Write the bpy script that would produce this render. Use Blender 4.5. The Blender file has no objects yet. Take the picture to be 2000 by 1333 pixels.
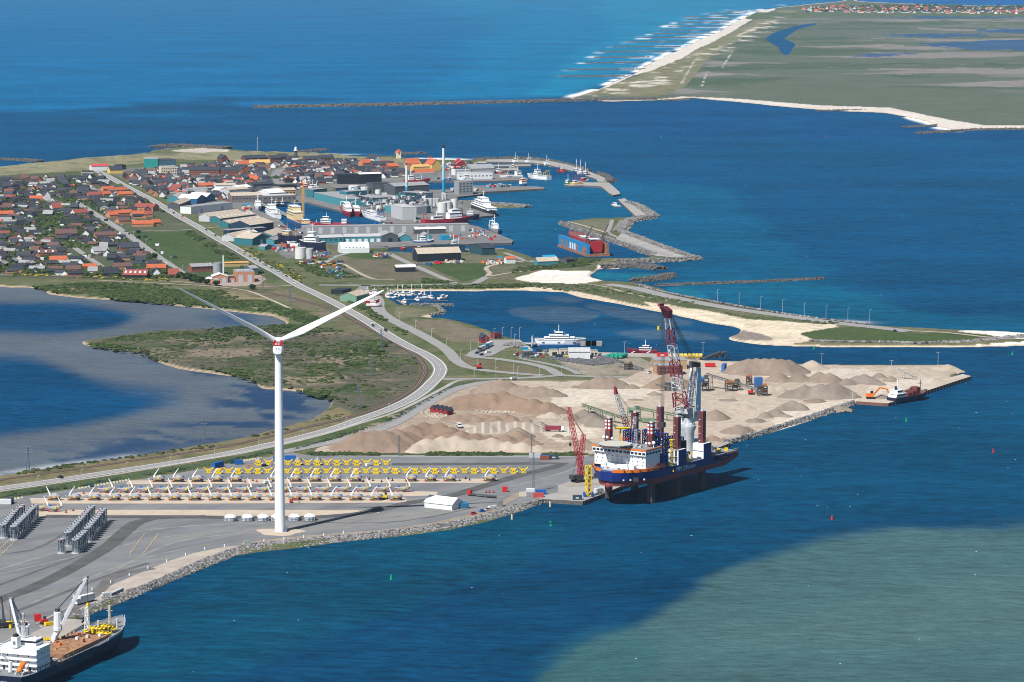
import bpy,bmesh,math,random
import numpy as np
from mathutils import Vector,Matrix
SC=bpy.context.scene
COL=SC.collection
CAM_H,FPX,CX,CY=350.0,6200.0,1000.0,666.5
PITCH=math.atan((CY+150.0)/FPX)
camd=bpy.data.cameras.new("camera")
camd.sensor_width=36.0
camd.lens=36.0*FPX/2000.0
camd.clip_start=5.0
camd.clip_end=90000.0
cam=bpy.data.objects.new("camera",camd)
COL.objects.link(cam)
cam.location=(0,0,CAM_H)
cam.rotation_euler=(math.pi/2-PITCH,0,0)
SC.camera=cam
SC.render.resolution_x,SC.render.resolution_y=1024,682
SUN_AZ=math.radians(217.5)
SUN_EL=math.radians(51.0)
W=bpy.data.worlds.new("World")
SC.world=W
W.use_nodes=True
nt=W.node_tree
sky=nt.nodes.new("ShaderNodeTexSky")
sky.sky_type='NISHITA'
sky.sun_disc=False
sky.sun_elevation=SUN_EL
sky.sun_rotation=SUN_AZ
sky.altitude=300
sky.air_density=1.0
sky.dust_density=0.3
sky.ozone_density=2.0
nt.links.new(sky.outputs[0],nt.nodes["Background"].inputs[0])
nt.nodes["Background"].inputs[1].default_value=0.055
sd=bpy.data.lights.new("sun",'SUN')
sd.energy=5.0
sd.angle=math.radians(0.5)
sd.color=(1.0,0.975,0.94)
sun=bpy.data.objects.new("sun",sd)
COL.objects.link(sun)
sv=Vector((math.sin(SUN_AZ)*math.cos(SUN_EL),math.cos(SUN_AZ)*math.cos(SUN_EL),math.sin(SUN_EL)))
sun.rotation_euler=sv.to_track_quat('Z','Y').to_euler()
sun.location=(0,0,900)
SC.view_settings.view_transform='Standard'
SC.view_settings.look='None'
SC.view_settings.exposure=0.45
SC.view_settings.gamma=1.0
SC.view_settings.use_curve_mapping=False
SC.cycles.max_bounces=5
SC.cycles.volume_bounces=0
SC.cycles.transparent_max_bounces=6
SC.cycles.use_denoising=True
SC.cycles.filter_width=1.0
random.seed(7)
rng=np.random.default_rng(7)
CP,SP=math.cos(PITCH),math.sin(PITCH)
def at(px,py,z=2.0):
 dx,u=px-CX,CY-py
 d=(dx,FPX*CP+u*SP,-FPX*SP+u*CP)
 t=(z-CAM_H)/d[2]
 return Vector((d[0]*t,d[1]*t,z))
def at_np(px,py,z):
 dx,u=px-CX,CY-py
 dy,dz=FPX*CP+u*SP,-FPX*SP+u*CP
 t=(z-CAM_H)/dz
 return dx*t,dy*t
def pix(p):
 x,y,z=p[0],p[1],p[2]-CAM_H
 fw=y*CP-z*SP
 up=y*SP+z*CP
 return CX+FPX*x/fw,CY-FPX*up/fw
def lat(px,py,z=2.0):
 p=at(px,py,z)
 return pix((p.x,p.y,0.0))
def mpp(px,py):
 p=at(px,py)
 return(p.y*CP+(CAM_H-2)*SP)/FPX
def lin(c):
 c=c/255.0
 return c/12.92 if c<=0.04045 else((c+0.055)/1.055)**2.4
def srgb(r,g,b):
 return(lin(r),lin(g),lin(b))
_mats={}
def mat(name,col,rough=0.7,metal=0.0,var=0.12,scale=0.6,spec=0.3,bump=0.0):
 if name in _mats:
  return _mats[name]
 m=bpy.data.materials.new(name)
 m.use_nodes=True
 n,l=m.node_tree.nodes,m.node_tree.links
 b=n["Principled BSDF"]
 b.inputs["Roughness"].default_value=rough
 b.inputs["Metallic"].default_value=metal
 b.inputs["Specular IOR Level"].default_value=spec
 if var>0:
  tc=n.new("ShaderNodeTexCoord")
  ns=n.new("ShaderNodeTexNoise")
  ns.inputs["Scale"].default_value=scale
  ns.inputs["Detail"].default_value=5
  ns.inputs["Roughness"].default_value=0.65
  l.new(tc.outputs["Object"],ns.inputs["Vector"])
  rmp=n.new("ShaderNodeMapRange")
  rmp.inputs[1].default_value,rmp.inputs[2].default_value=0.3,0.7
  rmp.inputs[3].default_value,rmp.inputs[4].default_value=1-var,1+var
  l.new(ns.outputs["Fac"],rmp.inputs[0])
  mx=n.new("ShaderNodeMix")
  mx.data_type='RGBA'
  mx.blend_type='MULTIPLY'
  mx.inputs[0].default_value=1.0
  mx.inputs[6].default_value=(*col,1)
  cc=n.new("ShaderNodeCombineColor")
  for k in range(3):
   l.new(rmp.outputs[0],cc.inputs[k])
  l.new(cc.outputs[0],mx.inputs[7])
  l.new(mx.outputs[2],b.inputs["Base Color"])
  if bump:
   bp=n.new("ShaderNodeBump")
   bp.inputs["Strength"].default_value=bump
   l.new(ns.outputs["Fac"],bp.inputs["Height"])
   l.new(bp.outputs[0],b.inputs["Normal"])
 else:
  b.inputs["Base Color"].default_value=(*col,1)
 _mats[name]=m
 return m
_inst=[0]
def tag(o,label=None,cat=None,group=None,kind=None):
 if label:o["label"]=label
 if cat:o["category"]=cat
 if group:o["group"]=group
 if kind:o["kind"]=kind
 return o
def thing(name,label,cat,loc=(0,0,0),rz=0.0,group=None):
 o=bpy.data.objects.new(name,None)
 COL.objects.link(o)
 o.empty_display_size=1.0
 o.location=loc
 o.rotation_euler=(0,0,rz)
 return tag(o,label,cat,group)
def link(name,me,parent=None):
 o=bpy.data.objects.new(name,me)
 COL.objects.link(o)
 if parent is not None:
  o.parent=parent
 return o
def copy_tree(o,parent=None):
 c=o.copy()
 COL.objects.link(c)
 c.parent=parent
 for ch in list(o.children):
  copy_tree(ch,c)
 return c
class MB:
 def __init__(self):
  self.v,self.f,self.mi,self.m=[],[],[],0
  self.M=None
 def add(self,vs,fs):
  n=len(self.v)
  if self.M is not None:
   vs=[self.M@Vector(p)for p in vs]
  self.v.extend([tuple(p)for p in vs])
  for f in fs:
   self.f.append(tuple(i+n for i in f))
   self.mi.append(self.m)
  return self
 def box(self,c,s,rz=0.0,taper=1.0):
  hx,hy,h=s[0]/2,s[1]/2,s[2]
  ca,sa=math.cos(rz),math.sin(rz)
  vs=[]
  for k,z in((1.0,0.0),(taper,h)):
   for x,y in((-hx,-hy),(hx,-hy),(hx,hy),(-hx,hy)):
    x,y=x*k,y*k
    vs.append((c[0]+x*ca-y*sa,c[1]+x*sa+y*ca,c[2]+z))
  return self.add(vs,[(3,2,1,0),(4,5,6,7),(0,1,5,4),(1,2,6,5),(2,3,7,6),(3,0,4,7)])
 def cyl(self,p0,p1,r0,r1=None,n=10,caps=True):
  r1=r0 if r1 is None else r1
  p0,p1=Vector(p0),Vector(p1)
  d=(p1-p0)
  if d.length<1e-6:return self
  d.normalize()
  a=d.orthogonal().normalized()
  b=d.cross(a)
  vs=[]
  for p,r in((p0,r0),(p1,r1)):
   for k in range(n):
    t=2*math.pi*(k+0.5)/n
    vs.append(p+(a*math.cos(t)+b*math.sin(t))*r)
  fs=[(k,(k+1)%n,n+(k+1)%n,n+k)for k in range(n)]
  if caps:
   fs+=[tuple(range(n-1,-1,-1)),tuple(range(n,2*n))]
  return self.add(vs,fs)
 def beam(self,p0,p1,w,h=None):
  return self.cyl(p0,p1,w*0.7071,None,4)
 def lathe(self,prof,n=16,c=(0,0,0)):
  vs,fs=[],[]
  for r,z in prof:
   for k in range(n):
    t=2*math.pi*k/n
    vs.append((c[0]+r*math.cos(t),c[1]+r*math.sin(t),c[2]+z))
  for i in range(len(prof)-1):
   for k in range(n):
    k2=(k+1)%n
    fs.append((i*n+k,i*n+k2,(i+1)*n+k2,(i+1)*n+k))
  fs.append(tuple(range(n-1,-1,-1)))
  fs.append(tuple((len(prof)-1)*n+k for k in range(n)))
  return self.add(vs,fs)
 def ball(self,c,r,n=10,sz=1.0):
  prof=[(max(0.01,r*math.sin(math.pi*k/6)),-r*sz*math.cos(math.pi*k/6))for k in range(7)]
  return self.lathe(prof,n,c)
 def prism(self,poly,z0,z1):
  n=len(poly)
  vs=[(p[0],p[1],z0)for p in poly]+[(p[0],p[1],z1)for p in poly]
  area=sum(poly[i][0]*poly[(i+1)%n][1]-poly[(i+1)%n][0]*poly[i][1]for i in range(n))
  fs=[tuple(range(n-1,-1,-1)),tuple(range(n,2*n))]+[(k,(k+1)%n,n+(k+1)%n,n+k)for k in range(n)]
  if area<0:
   fs=[tuple(reversed(f))for f in fs]
  return self.add(vs,fs)
 def loft(self,secs,closed=True,caps=True):
  n=len(secs[0])
  vs=[p for s in secs for p in s]
  fs=[]
  for i in range(len(secs)-1):
   for k in range(n if closed else n-1):
    k2=(k+1)%n
    fs.append((i*n+k,i*n+k2,(i+1)*n+k2,(i+1)*n+k))
  if caps:
   fs+=[tuple(range(n-1,-1,-1)),tuple((len(secs)-1)*n+k for k in range(n))]
  return self.add(vs,fs)
 def lattice(self,p0,p1,w0,w1,segs,r,h0=None,h1=None,side=None,band=None):
  p0,p1=Vector(p0),Vector(p1)
  h0=w0 if h0 is None else h0
  h1=w1 if h1 is None else h1
  d=(p1-p0).normalized()
  s=Vector(side)if side else(d.cross(Vector((0,0,1)))if abs(d.z)<0.99 else Vector((1,0,0)))
  s=(s-d*s.dot(d)).normalized()
  u=s.cross(d).normalized()
  def ring(t):
   w,h=w0+(w1-w0)*t,h0+(h1-h0)*t
   p=p0.lerp(p1,t)
   return[p+s*(a*w/2)+u*(b*h/2)for a,b in((-1,-1),(1,-1),(1,1),(-1,1))]
  for i in range(segs):
   if band:self.m=band(i)
   a,b=ring(i/segs),ring((i+1)/segs)
   for k in range(4):
    k2=(k+1)%4
    self.cyl(a[k],b[k],r,None,4,False)
    if i%2:self.cyl(a[k],b[k2],r*0.62,None,4,False)
    else:self.cyl(a[k2],b[k],r*0.62,None,4,False)
    self.cyl(b[k],b[k2],r*0.55,None,4,False)
  return self
 def mesh(self,name,mats):
  me=bpy.data.meshes.new(name)
  me.from_pydata(self.v,[],self.f)
  mats=mats if isinstance(mats,(list,tuple))else[mats]
  for m in mats:me.materials.append(m)
  if len(mats)>1:
   me.polygons.foreach_set("material_index",self.mi)
  me.update()
  return me
 def build(self,name,mats,parent=None,smooth=False):
  me=self.mesh(name,mats)
  if smooth:
   me.polygons.foreach_set("use_smooth",[True]*len(me.polygons))
   try:me.set_sharp_from_angle(angle=math.radians(40))
   except Exception:pass
  return link(name,me,parent)
def np_mesh(name,V,F,mats,cols=None,smooth=False,mi=None):
 me=bpy.data.meshes.new(name)
 V=np.ascontiguousarray(V,dtype=np.float32)
 F=np.ascontiguousarray(F,dtype=np.int32)
 k=F.shape[1]
 me.vertices.add(len(V));me.vertices.foreach_set("co",V.ravel())
 me.loops.add(F.size);me.loops.foreach_set("vertex_index",F.ravel())
 me.polygons.add(len(F))
 me.polygons.foreach_set("loop_start",np.arange(0,F.size,k,dtype=np.int32))
 try:me.polygons.foreach_set("loop_total",np.full(len(F),k,dtype=np.int32))
 except Exception:pass
 for m in(mats if isinstance(mats,(list,tuple))else[mats]):me.materials.append(m)
 if mi is not None:me.polygons.foreach_set("material_index",np.ascontiguousarray(mi,dtype=np.int32))
 me.polygons.foreach_set("use_smooth",np.full(len(F),smooth,dtype=bool))
 for an,a in(cols or{}).items():
  if a.ndim==2:
   at_=me.attributes.new(an,'FLOAT_COLOR','POINT')
   at_.data.foreach_set("color",np.ascontiguousarray(a,dtype=np.float32).ravel())
  else:
   at_=me.attributes.new(an,'FLOAT','POINT')
   at_.data.foreach_set("value",np.ascontiguousarray(a,dtype=np.float32))
 me.update(calc_edges=True)
 return me
_tab=rng.random((256,256))
def vnoise(X,Y):
 xi,yi=np.floor(X).astype(int),np.floor(Y).astype(int)
 fx,fy=X-xi,Y-yi
 fx,fy=fx*fx*(3-2*fx),fy*fy*(3-2*fy)
 g=lambda a,b:_tab[a&255,b&255]
 return(g(xi,yi)*(1-fx)+g(xi+1,yi)*fx)*(1-fy)+(g(xi,yi+1)*(1-fx)+g(xi+1,yi+1)*fx)*fy
def fbm(X,Y,s,o=4):
 X,Y=np.asarray(X,dtype=float)/s,np.asarray(Y,dtype=float)/s
 r,a,t=0.0,0.5,0.0
 for k in range(o):
  r=r+a*vnoise(X+17.3*k,Y+9.1*k);t+=a
  X,Y,a=X*2.03,Y*2.03,a*0.5
 return r/t
def inpoly(px,py,poly):
 px,py=np.asarray(px,dtype=float),np.asarray(py,dtype=float)
 r=np.zeros(px.shape,dtype=bool)
 n=len(poly)
 for i in range(n):
  x0,y0=poly[i];x1,y1=poly[(i+1)%n]
  if y0==y1:continue
  c=((y0<=py)!=(y1<=py))&(px<(x1-x0)*(py-y0)/(y1-y0)+x0)
  r^=c
 return r
def resample(pts,step):
 P=[Vector(p)for p in pts]
 out=[]
 for i in range(len(P)-1):
  p0,p1,p2,p3=P[max(0,i-1)],P[i],P[i+1],P[min(len(P)-1,i+2)]
  n=max(1,int((p2-p1).length/step))
  for k in range(n):
   t=k/n
   a=p1*2+(p2-p0)*t+(p0*2-p1*5+p2*4-p3)*(t*t)+(p1*3-p0-p2*3+p3)*(t**3)
   out.append(a*0.5)
 out.append(P[-1])
 return out
def ribbon(name,pts,width,z,m,kind="structure",step=12.0,smooth=True,offset=0.0):
 W_=[at(p[0],p[1],z)for p in pts]
 W_=resample(W_,step)if smooth else W_
 V,F=[],[]
 for i,p in enumerate(W_):
  a,b=W_[max(0,i-1)],W_[min(len(W_)-1,i+1)]
  d=(b-a);d.z=0
  if d.length<1e-6:d=Vector((1,0,0))
  d.normalize()
  n=Vector((-d.y,d.x,0))
  w=width(i/(len(W_)-1))if callable(width)else width
  q=p+n*offset
  V+=[tuple(q-n*w/2),tuple(q+n*w/2)]
  if i:F.append((2*i-2,2*i,2*i+1,2*i-1))
 me=bpy.data.meshes.new(name)
 me.from_pydata(V,[],F)
 me.materials.append(m)
 me.update()
 if me.polygons and me.polygons[0].normal.z<0:me.flip_normals()
 o=link(name,me)
 return tag(o,kind=kind)if kind else o
def sheet(name,pts,z,m,kind="structure"):
 bm=bmesh.new()
 vs=[bm.verts.new(at(p[0],p[1],z))for p in pts]
 f=bm.faces.new(vs)
 f.normal_update()
 if f.normal.z<0:f.normal_flip()
 bmesh.ops.triangulate(bm,faces=[f])
 me=bpy.data.meshes.new(name)
 bm.to_mesh(me);bm.free()
 me.materials.append(m)
 return tag(link(name,me),kind=kind)
def block(name,pts,z1,z0,m,m_side=None,kind="structure"):
 P=[at(p[0],p[1],z1)for p in pts]
 bm=bmesh.new()
 top=[bm.verts.new(p)for p in P]
 f=bm.faces.new(top);f.normal_update()
 if f.normal.z<0:f.normal_flip()
 fl=list(f.verts)
 bot=[bm.verts.new((v.co.x,v.co.y,z0))for v in fl]
 n=len(fl)
 for i in range(n):
  j=(i+1)%n
  g=bm.faces.new((fl[j],fl[i],bot[i],bot[j]))
  g.material_index=1
 bmesh.ops.triangulate(bm,faces=[f])
 me=bpy.data.meshes.new(name)
 bm.to_mesh(me);bm.free()
 me.materials.append(m);me.materials.append(m_side or m)
 o=link(name,me)
 return tag(o,kind=kind)if kind else o
def head(p,q,z=2.0):
 a,b=at(p[0],p[1],z),at(q[0],q[1],z)
 return math.atan2(b.y-a.y,b.x-a.x),(b-a).length
LAND=[(-300,352),(0,326),(40,322),(75,319),(125,314),(182,310),(283,304),(300,294),(340,289),(390,288),(446,292),(484,296),(520,298),(574,300.5),(610,302.5),(700,306),(771,306.5),(792,309),(852,313),(930,313),(1006,311),(1050,314),(1080,318),(1118,326),(1147,336),(1178,347),(1195,354),(1189,359),(1210,377),(1211,382),(1197,384),(1189,379),(1174,367),(1139,365),(1114,365),(1101,362),(1113,360),(1139,358.5),(1168,358),(1164,352),(1115,336),(1071,325),(1038,321),(975,319),(930,319),(922,325),(925,332),(966,334),(1031,350),(1031,354.5),(928,357),(836,356.5),(751,363),(700,366),(655,370),(655,377),(740,376),(830,372),(890,369),(923,364),(1050,366),(1063,368),(1063,371.5),(1050,371),(923.5,379),(940,382),(895,386),(893,398),(960,398.5),(1033,403),(1033,407),(960,407),(900,406),(964,420),(964,424),(933,427),(870,436.5),(824,438.5),(772,441),(751,437),(700,420),(662,414),(597,397),(495,396.5),(497,412),(543,431),(567,452),(590,448),(650,447.5),(824,444.5),(915,442),(935,446),(1002,471),(1002,475),(848,479),(757,484),(751,491.5),(808,494),(840,492),(909,488),(927,488),(984,486.5),(1000,489),(1052,507),(1100,505),(1147,504),(1178,505),(1231,504.5),(1281,503),(1200,474),(1136,453),(1097,438),(1113,432),(1155,427),(1205,426),(1241,424),(1207,392),(1220,389.5),(1237,401.5),(1246,403.5),(1265,416.5),(1274,425.5),(1252,431),(1227,434.5),(1218,451),(1214,455.5),(1273,476.5),(1336,499.5),(1357,507.5),(1346,510),(1294,512.5),(1220,515.5),(1210,518.5),(1222,525),(1164,526),(1164,532),(1151,537),(1155,543),(1178,549),(1230,551),(1262,557),(1297,566),(1302,573),(1320,578),(1400,593),(1500,611),(1600,626),(1700,636),(1825,643),(1950,648),(2060,655),(2150,665),(2060,675),(2000,676),(1900,678.5),(1700,679.5),(1600,678),(1550,677),(1475,673),(1415,662.5),(1445,652),(1450,645),(1435,639),(1390,632),(1300,612),(1225,597),(1135,582),(1100,571),(1000,567),(892,570),(774,569),(758,574),(749,576),(762,587),(774,589),(774,596),(852,600),(866,612),(840,617.5),(804,620.5),(867,622.5),(907,631),(955,646),(968,653),(980,658),(1014,664),(1010,673.5),(1019,679.5),(1032,685),(1054,688),(1175,691),(1287,693.5),(1371,695.5),(1363,704.5),(1440,707),(1556,711.5),(1700,714),(1812,714),(1857,712),(1873,721),(1875,726),(1865,732),(1845,735),(1897,737),(1898,741),(1808,768),(1737,791),(1725,793),(1672,788),(1665,793.5),(1587,821),(1500,847),(1425,868),(1182,968),(1138,987),(1060,982),(1020,999),(960,1017),(880,1035),(780,1048),(680,1058),(587,1070),(500,1079),(450,1089),(380,1119),(304,1149),(266,1166),(209,1189),(148,1213),(175,1222),(0,1325),(-300,1500)]
LAGOON=[(-310,556),(0,560.6),(51,562),(85,566),(95,576),(163,583),(204,586),(272,588),(323,595),(374,601),(476,611.6),(534,618),(557.6,628.6),(571,634),(510,637),(408,644),(306,647),(238,656),(146,670),(184,678),(238,684.7),(289,691.5),(296,703),(340,718.7),(374,725.5),(425,732),(476,737.4),(503,747.6),(506.6,759.5),(578,764.6),(629,769.7),(649.4,781.6),(642.6,798.6),(612,819),(557.6,834.3),(476,856.4),(374,873.4),(289,888.7),(170,905.7),(0,931),(-310,975)]
FAR=[(1100,192.5),(1130,188),(1172,174),(1210,155),(1240,145),(1262,128),(1290,115),(1306,106),(1320,102),(1350,87),(1372,76),(1400,65),(1440,42),(1480,22),(1520,15),(1600,7),(1665,1),(1700,-6),(1640,0),(1700,4.2),(1770,7.5),(1850,10.5),(2000,12),(2310,15),(2310,262),(2000,252.5),(1920,253),(1870,255),(1825,247),(1820,240),(1780,230),(1725,220.5),(1625,217),(1550,210.5),(1450,200.5),(1350,191.5),(1280,196),(1190,199)]
FARPOND=[(1492,77),(1510,66),(1525,60),(1560,50),(1610,43),(1590,50),(1560,57),(1530,77),(1555,85),(1548,97),(1542,107),(1530,109),(1520,92)]
LX=np.arange(-300,2301,2.5)
LY=np.concatenate([np.arange(-12,360,1.0),np.arange(360,700,1.5),np.arange(700,1521,2.0)])
GX,GY=np.meshgrid(LX,LY)
WX,WY=at_np(GX,GY,0.0)
def raster(poly,z=0.0):
 P=[lat(p[0],p[1],z)for p in poly]if z else poly
 m=np.zeros(GX.shape,dtype=np.float32)
 ys=[p[1]for p in P];xs=[p[0]for p in P]
 r0,r1=np.searchsorted(LY,[min(ys),max(ys)]);c0,c1=np.searchsorted(LX,[min(xs),max(xs)])
 r1,c1=min(r1+1,len(LY)),min(c1+1,len(LX))
 if r1<=r0 or c1<=c0:return m
 m[r0:r1,c0:c1]=inpoly(GX[r0:r1,c0:c1],GY[r0:r1,c0:c1],P)
 return m
def blur(m,r,n=2):
 for _ in range(n):
  for ax in(0,1):
   p=np.pad(m,[(r+1,r)if a==ax else(0,0)for a in(0,1)],mode='edge')
   c=np.cumsum(p,axis=ax,dtype=np.float64)
   k=2*r+1
   m=(np.take(c,range(k,c.shape[ax]),axis=ax)-np.take(c,range(0,c.shape[ax]-k),axis=ax))/k
 return m
def smooth(a,b,x):
 t=np.clip((x-a)/(b-a),0,1)
 return t*t*(3-2*t)
def strip_poly(pts,wpx):
 up,dn=[],[]
 for i,p in enumerate(pts):
  a,b=pts[max(0,i-1)],pts[min(len(pts)-1,i+1)]
  dx,dy=b[0]-a[0],b[1]-a[1]
  L=math.hypot(dx,dy*3)or 1
  nx,ny=-dy*3/L*wpx,dx/L*wpx/3
  up.append((p[0]+nx,p[1]+ny));dn.append((p[0]-nx,p[1]-ny))
 return up+dn[::-1]
N_big=fbm(WX,WY,220,4);N_mid=fbm(WX,WY,60,4);N_sm=fbm(WX+900,WY,18,3);N_blk=fbm(WX/1.6,WY,320,4);N_fine=fbm(WX,WY+500,7,2)
land=np.clip(raster(LAND)-raster(LAGOON),0,1)
far=np.clip(raster(FAR)-raster(FARPOND),0,1)
land=np.maximum(land,far)
lb=blur(land,2)
lb=lb+(N_sm-0.5)*0.25*(1-np.abs(2*lb-1))
hgt=np.clip((lb-0.5)*5.2,-2.0,2.0)
HIGHWAY=[(-150,977),(0,954),(100,940),(210,923),(330,905),(420,890),(480,878.5),(555,862),(600,851),(652,837),(704,819),(756,800.6),(797.6,782),(826,764),(843,748),(855,735),(860,721),(852,707),(829,691),(806,680.5),(766,659),(724,632),(684,608.5),(633.7,581.8),(583,557.5),(542.5,533),(512,517),(461.5,486.6),(421,464),(390.6,445.5),(344,419.6),(293.7,389),(263,373),(233,357),(208,343),(190,334)]
RAIL=[(-150,959),(0,937.6),(210,907),(420,875.7),(530,852),(600,834.5),(678,816),(756,790),(808,759),(823,741),(830,726),(826,711),(808,692),(766,666),(724,643),(682,620),(664,611.5),(623.5,596),(542.5,575.7),(481.8,567),(421,560.5),(340,556),(200,547),(0,538),(-200,534)]
BIKE=[(-150,984),(0,960),(210,929),(380,901),(480,884),(555,867.5),(600,857),(652,843),(704,826.6),(756,811),(797.6,793.5),(840,772),(872,755),(893,744),(925,740)]
PILE_GROUND=[(606,884),(640,866),(700,842),(780,818),(830,790),(890,757),(960,743),(1100,745),(1160,744),(1230,737),(1255,715),(1287,697),(1370,699),(1440,707),(1556,712),(1700,714),(1812,714),(1857,712),(1873,721),(1850,736),(1897,736),(1808,765),(1735,788),(1672,785),(1590,815),(1500,840),(1415,869),(1340,884),(1140,887),(640,884.5)]
C=np.zeros(GX.shape+(3,));VEG=np.zeros(GX.shape)
C[:]=(0.098,0.106,0.050);VEG[:]=0.75
def paint(poly,col,veg=0.3,z=2.0,r=1,rag=0.25,amt=1.0):
 m=blur(raster(poly,z),r)if r else raster(poly,z)
 if rag:m=smooth(0.4,0.6,m+(N_sm-0.5)*rag*2*(4*m*(1-m)))
 m=m*amt
 C[:]=C*(1-m[...,None])+np.array(col)*m[...,None]
 VEG[:]=VEG*(1-m)+veg*m
SAND,WHITE,WET,DIRT=(0.50,0.415,0.32),(0.66,0.60,0.53),(0.20,0.17,0.14),(0.37,0.305,0.24)
SCRUB,GREEN,DRY,TURF,ASPH=(0.088,0.082,0.056),(0.052,0.078,0.024),(0.20,0.165,0.095),(0.045,0.072,0.024),(0.155,0.15,0.145)
paint(FAR,(0.085,0.103,0.074),0.25,0.0)
streak=fbm(WX/2.6+60*N_big,WY/1.4+300*N_big,150,5)
fm=blur(raster([(1480,40),(2310,30),(2310,190),(1700,170),(1560,150),(1400,190),(1300,185)]),4)*far
mudf=(smooth(0.50,0.66,streak)*fm)[...,None]
C[:]=C*(1-mudf)+np.array((0.19,0.17,0.155))*mudf
vegf=(smooth(0.55,0.62,fbm(WX/2.5,WY+3000+300*N_mid,160,5))*fm*0.8)[...,None]
C[:]=C*(1-vegf)+np.array((0.045,0.075,0.04))*vegf
paint([(1100,192),(1172,174),(1240,145),(1290,115),(1350,87),(1440,42),(1490,20),(1520,17),(1480,34),(1440,58),(1412,75),(1362,98),(1330,118),(1300,133),(1275,140),(1235,150),(1190,172),(1140,190)],(0.52,0.47,0.41),0.0,0.0)
paint([(1130,190),(1190,172),(1275,140),(1330,118),(1400,80),(1470,44),(1520,22),(1560,22),(1480,60),(1420,92),(1380,120),(1340,170),(1290,192)],(0.16,0.15,0.085),0.5,0.0)
for p in(((1330,167),(1345,140),(1357,120),(1372,112)),((1370,172),(1382,140)),((1410,135),(1432,100)),((1440,72),(1480,56),(1510,48),(1540,46)),((1400,95),(1430,88),(1450,76))):
 paint(strip_poly(p,2.2),(0.45,0.40,0.33),0,0,1,0.3,0.8)
paint([(1262,197),(1340,190),(1450,196),(1600,208),(1740,213),(1850,236),(1920,247),(2310,250),(2310,268),(1860,258),(1760,232),(1600,218),(1440,203)],(0.52,0.47,0.41),0.0,0.0)
paint([(1440,24),(1600,28),(2310,24),(2310,33),(1600,34),(1460,40)],(0.075,0.10,0.05),0.6,0.0)
for p in([(1640,35.5),(1800,33),(2310,36),(2310,40),(1800,37)],[(1690,108),(1740,106),(1840,104),(1720,113),(1640,115)],[(1780,88),(1950,80),(2310,72),(2310,104),(1900,99)],[(1880,60),(2310,48),(2310,66),(1950,66)],[(1700,70),(1850,66),(1990,70),(1800,76)]):
 paint(p,(0.012,0.065,0.155),0.0,0.0,2,0.8,0.85)
bl=(blur(raster([(1140,190),(1275,142),(1340,118),(1420,84),(1500,40),(1540,30),(1500,60),(1430,98),(1370,118),(1300,168),(1200,192)]),3)*smooth(0.56,0.66,fbm(WX,WY/1.5,55,4)))[...,None]
C[:]=C*(1-bl)+np.array((0.5,0.45,0.38))*bl
paint([(-300,345),(205,338),(250,360),(420,460),(560,548),(375,548),(200,545),(-300,540)],(0.075,0.085,0.048),0.6)
paint([(200,330),(700,312),(900,318),(930,345),(650,372),(500,392),(350,400),(250,355)],(0.13,0.13,0.105),0.3)
paint([(345,402),(500,390),(660,372),(930,376),(900,425),(750,440),(600,400),(500,410),(575,450),(1000,470),(760,484),(720,500),(560,505),(440,440)],ASPH,0.0,2,0)
paint([(560,470),(720,484),(920,488),(1000,505),(1060,520),(1040,540),(900,550),(700,548),(640,540),(600,510)],(0.12,0.115,0.075),0.55)
paint([(253,455),(365,452),(400,470),(520,540),(390,540),(370,520),(330,515)],TURF,0.25)
paint([(640,545),(760,545),(780,505),(700,505),(660,520)],(0.125,0.12,0.08),0.3)
paint([(640,505),(790,500),(895,548),(740,546),(690,520)],(0.12,0.105,0.07),0.35)
paint([(825,515),(950,515),(948,540),(905,552)],TURF,0.3)
for p in([(650,492),(760,497),(770,507),(690,506)],[(700,488),(780,484),(740,500)]):paint(p,TURF,0.2)
paint([(-300,350),(75,318),(300,304),(480,296),(800,310),(860,318),(700,318),(500,314),(330,312),(180,332),(-300,362)],(0.20,0.185,0.11),0.55)
paint([(330,294),(400,289),(450,294),(440,300),(350,300)],(0.40,0.36,0.31),0.0)
paint([(990,540),(1060,520),(1160,528),(1180,550),(1330,575),(1500,607),(1700,633),(2150,655),(2150,670),(1900,676),(1600,676),(1440,655),(1300,610),(1135,578),(1000,562)],(0.11,0.11,0.058),0.7)
paint([(880,566),(1060,560),(1140,572),(1230,592),(1300,604),(1400,624),(1450,636),(1560,640),(1650,638),(1580,668),(1480,676),(1400,662),(1380,634),(1290,614),(1130,583),(1000,570)],SAND,0.12)
paint([(1250,590),(1330,600),(1450,622),(1560,632),(1640,634),(1600,660),(1520,668),(1440,640),(1300,610)],(0.56,0.47,0.35),0.35)
paint([(1560,652),(1640,638),(1720,641),(1800,650),(1900,651),(1960,658),(1900,668),(1700,670),(1600,668)],(0.05,0.075,0.025),0.3)
paint([(1480,674),(1600,672),(1900,672),(1980,668),(2160,660),(2160,680),(1900,682),(1500,680)],WHITE,0.0)
paint([(1850,646),(2010,645),(2160,650),(2160,662),(1960,662),(1930,654)],WHITE,0.0)
paint([(1415,640),(1480,650),(1520,665),(1440,664),(1400,655)],WET,0.0,2,2)
for p in([(1000,545),(1060,528),(1160,530),(1180,548),(1130,555),(1040,552)],[(1160,516),(1215,514),(1222,524),(1170,524)]):paint(p,WHITE,0.05)
paint([(1010,512),(1080,505),(1180,505),(1160,524),(1060,528),(1000,535)],(0.10,0.105,0.06),0.8)
paint([(1110,434),(1200,428),(1186,455),(1130,444)],(0.13,0.125,0.085),0.3)
paint([(770,600),(850,605),(862,614),(820,620),(770,622)],(0.14,0.13,0.08),0.4)
paint([(800,622),(870,625),(950,648),(975,660),(960,672),(880,668),(830,645)],(0.15,0.125,0.085),0.35)
paint([(900,690),(930,702),(1040,718),(1060,730),(960,728),(900,705)],(0.125,0.105,0.065),0.3)
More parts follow.
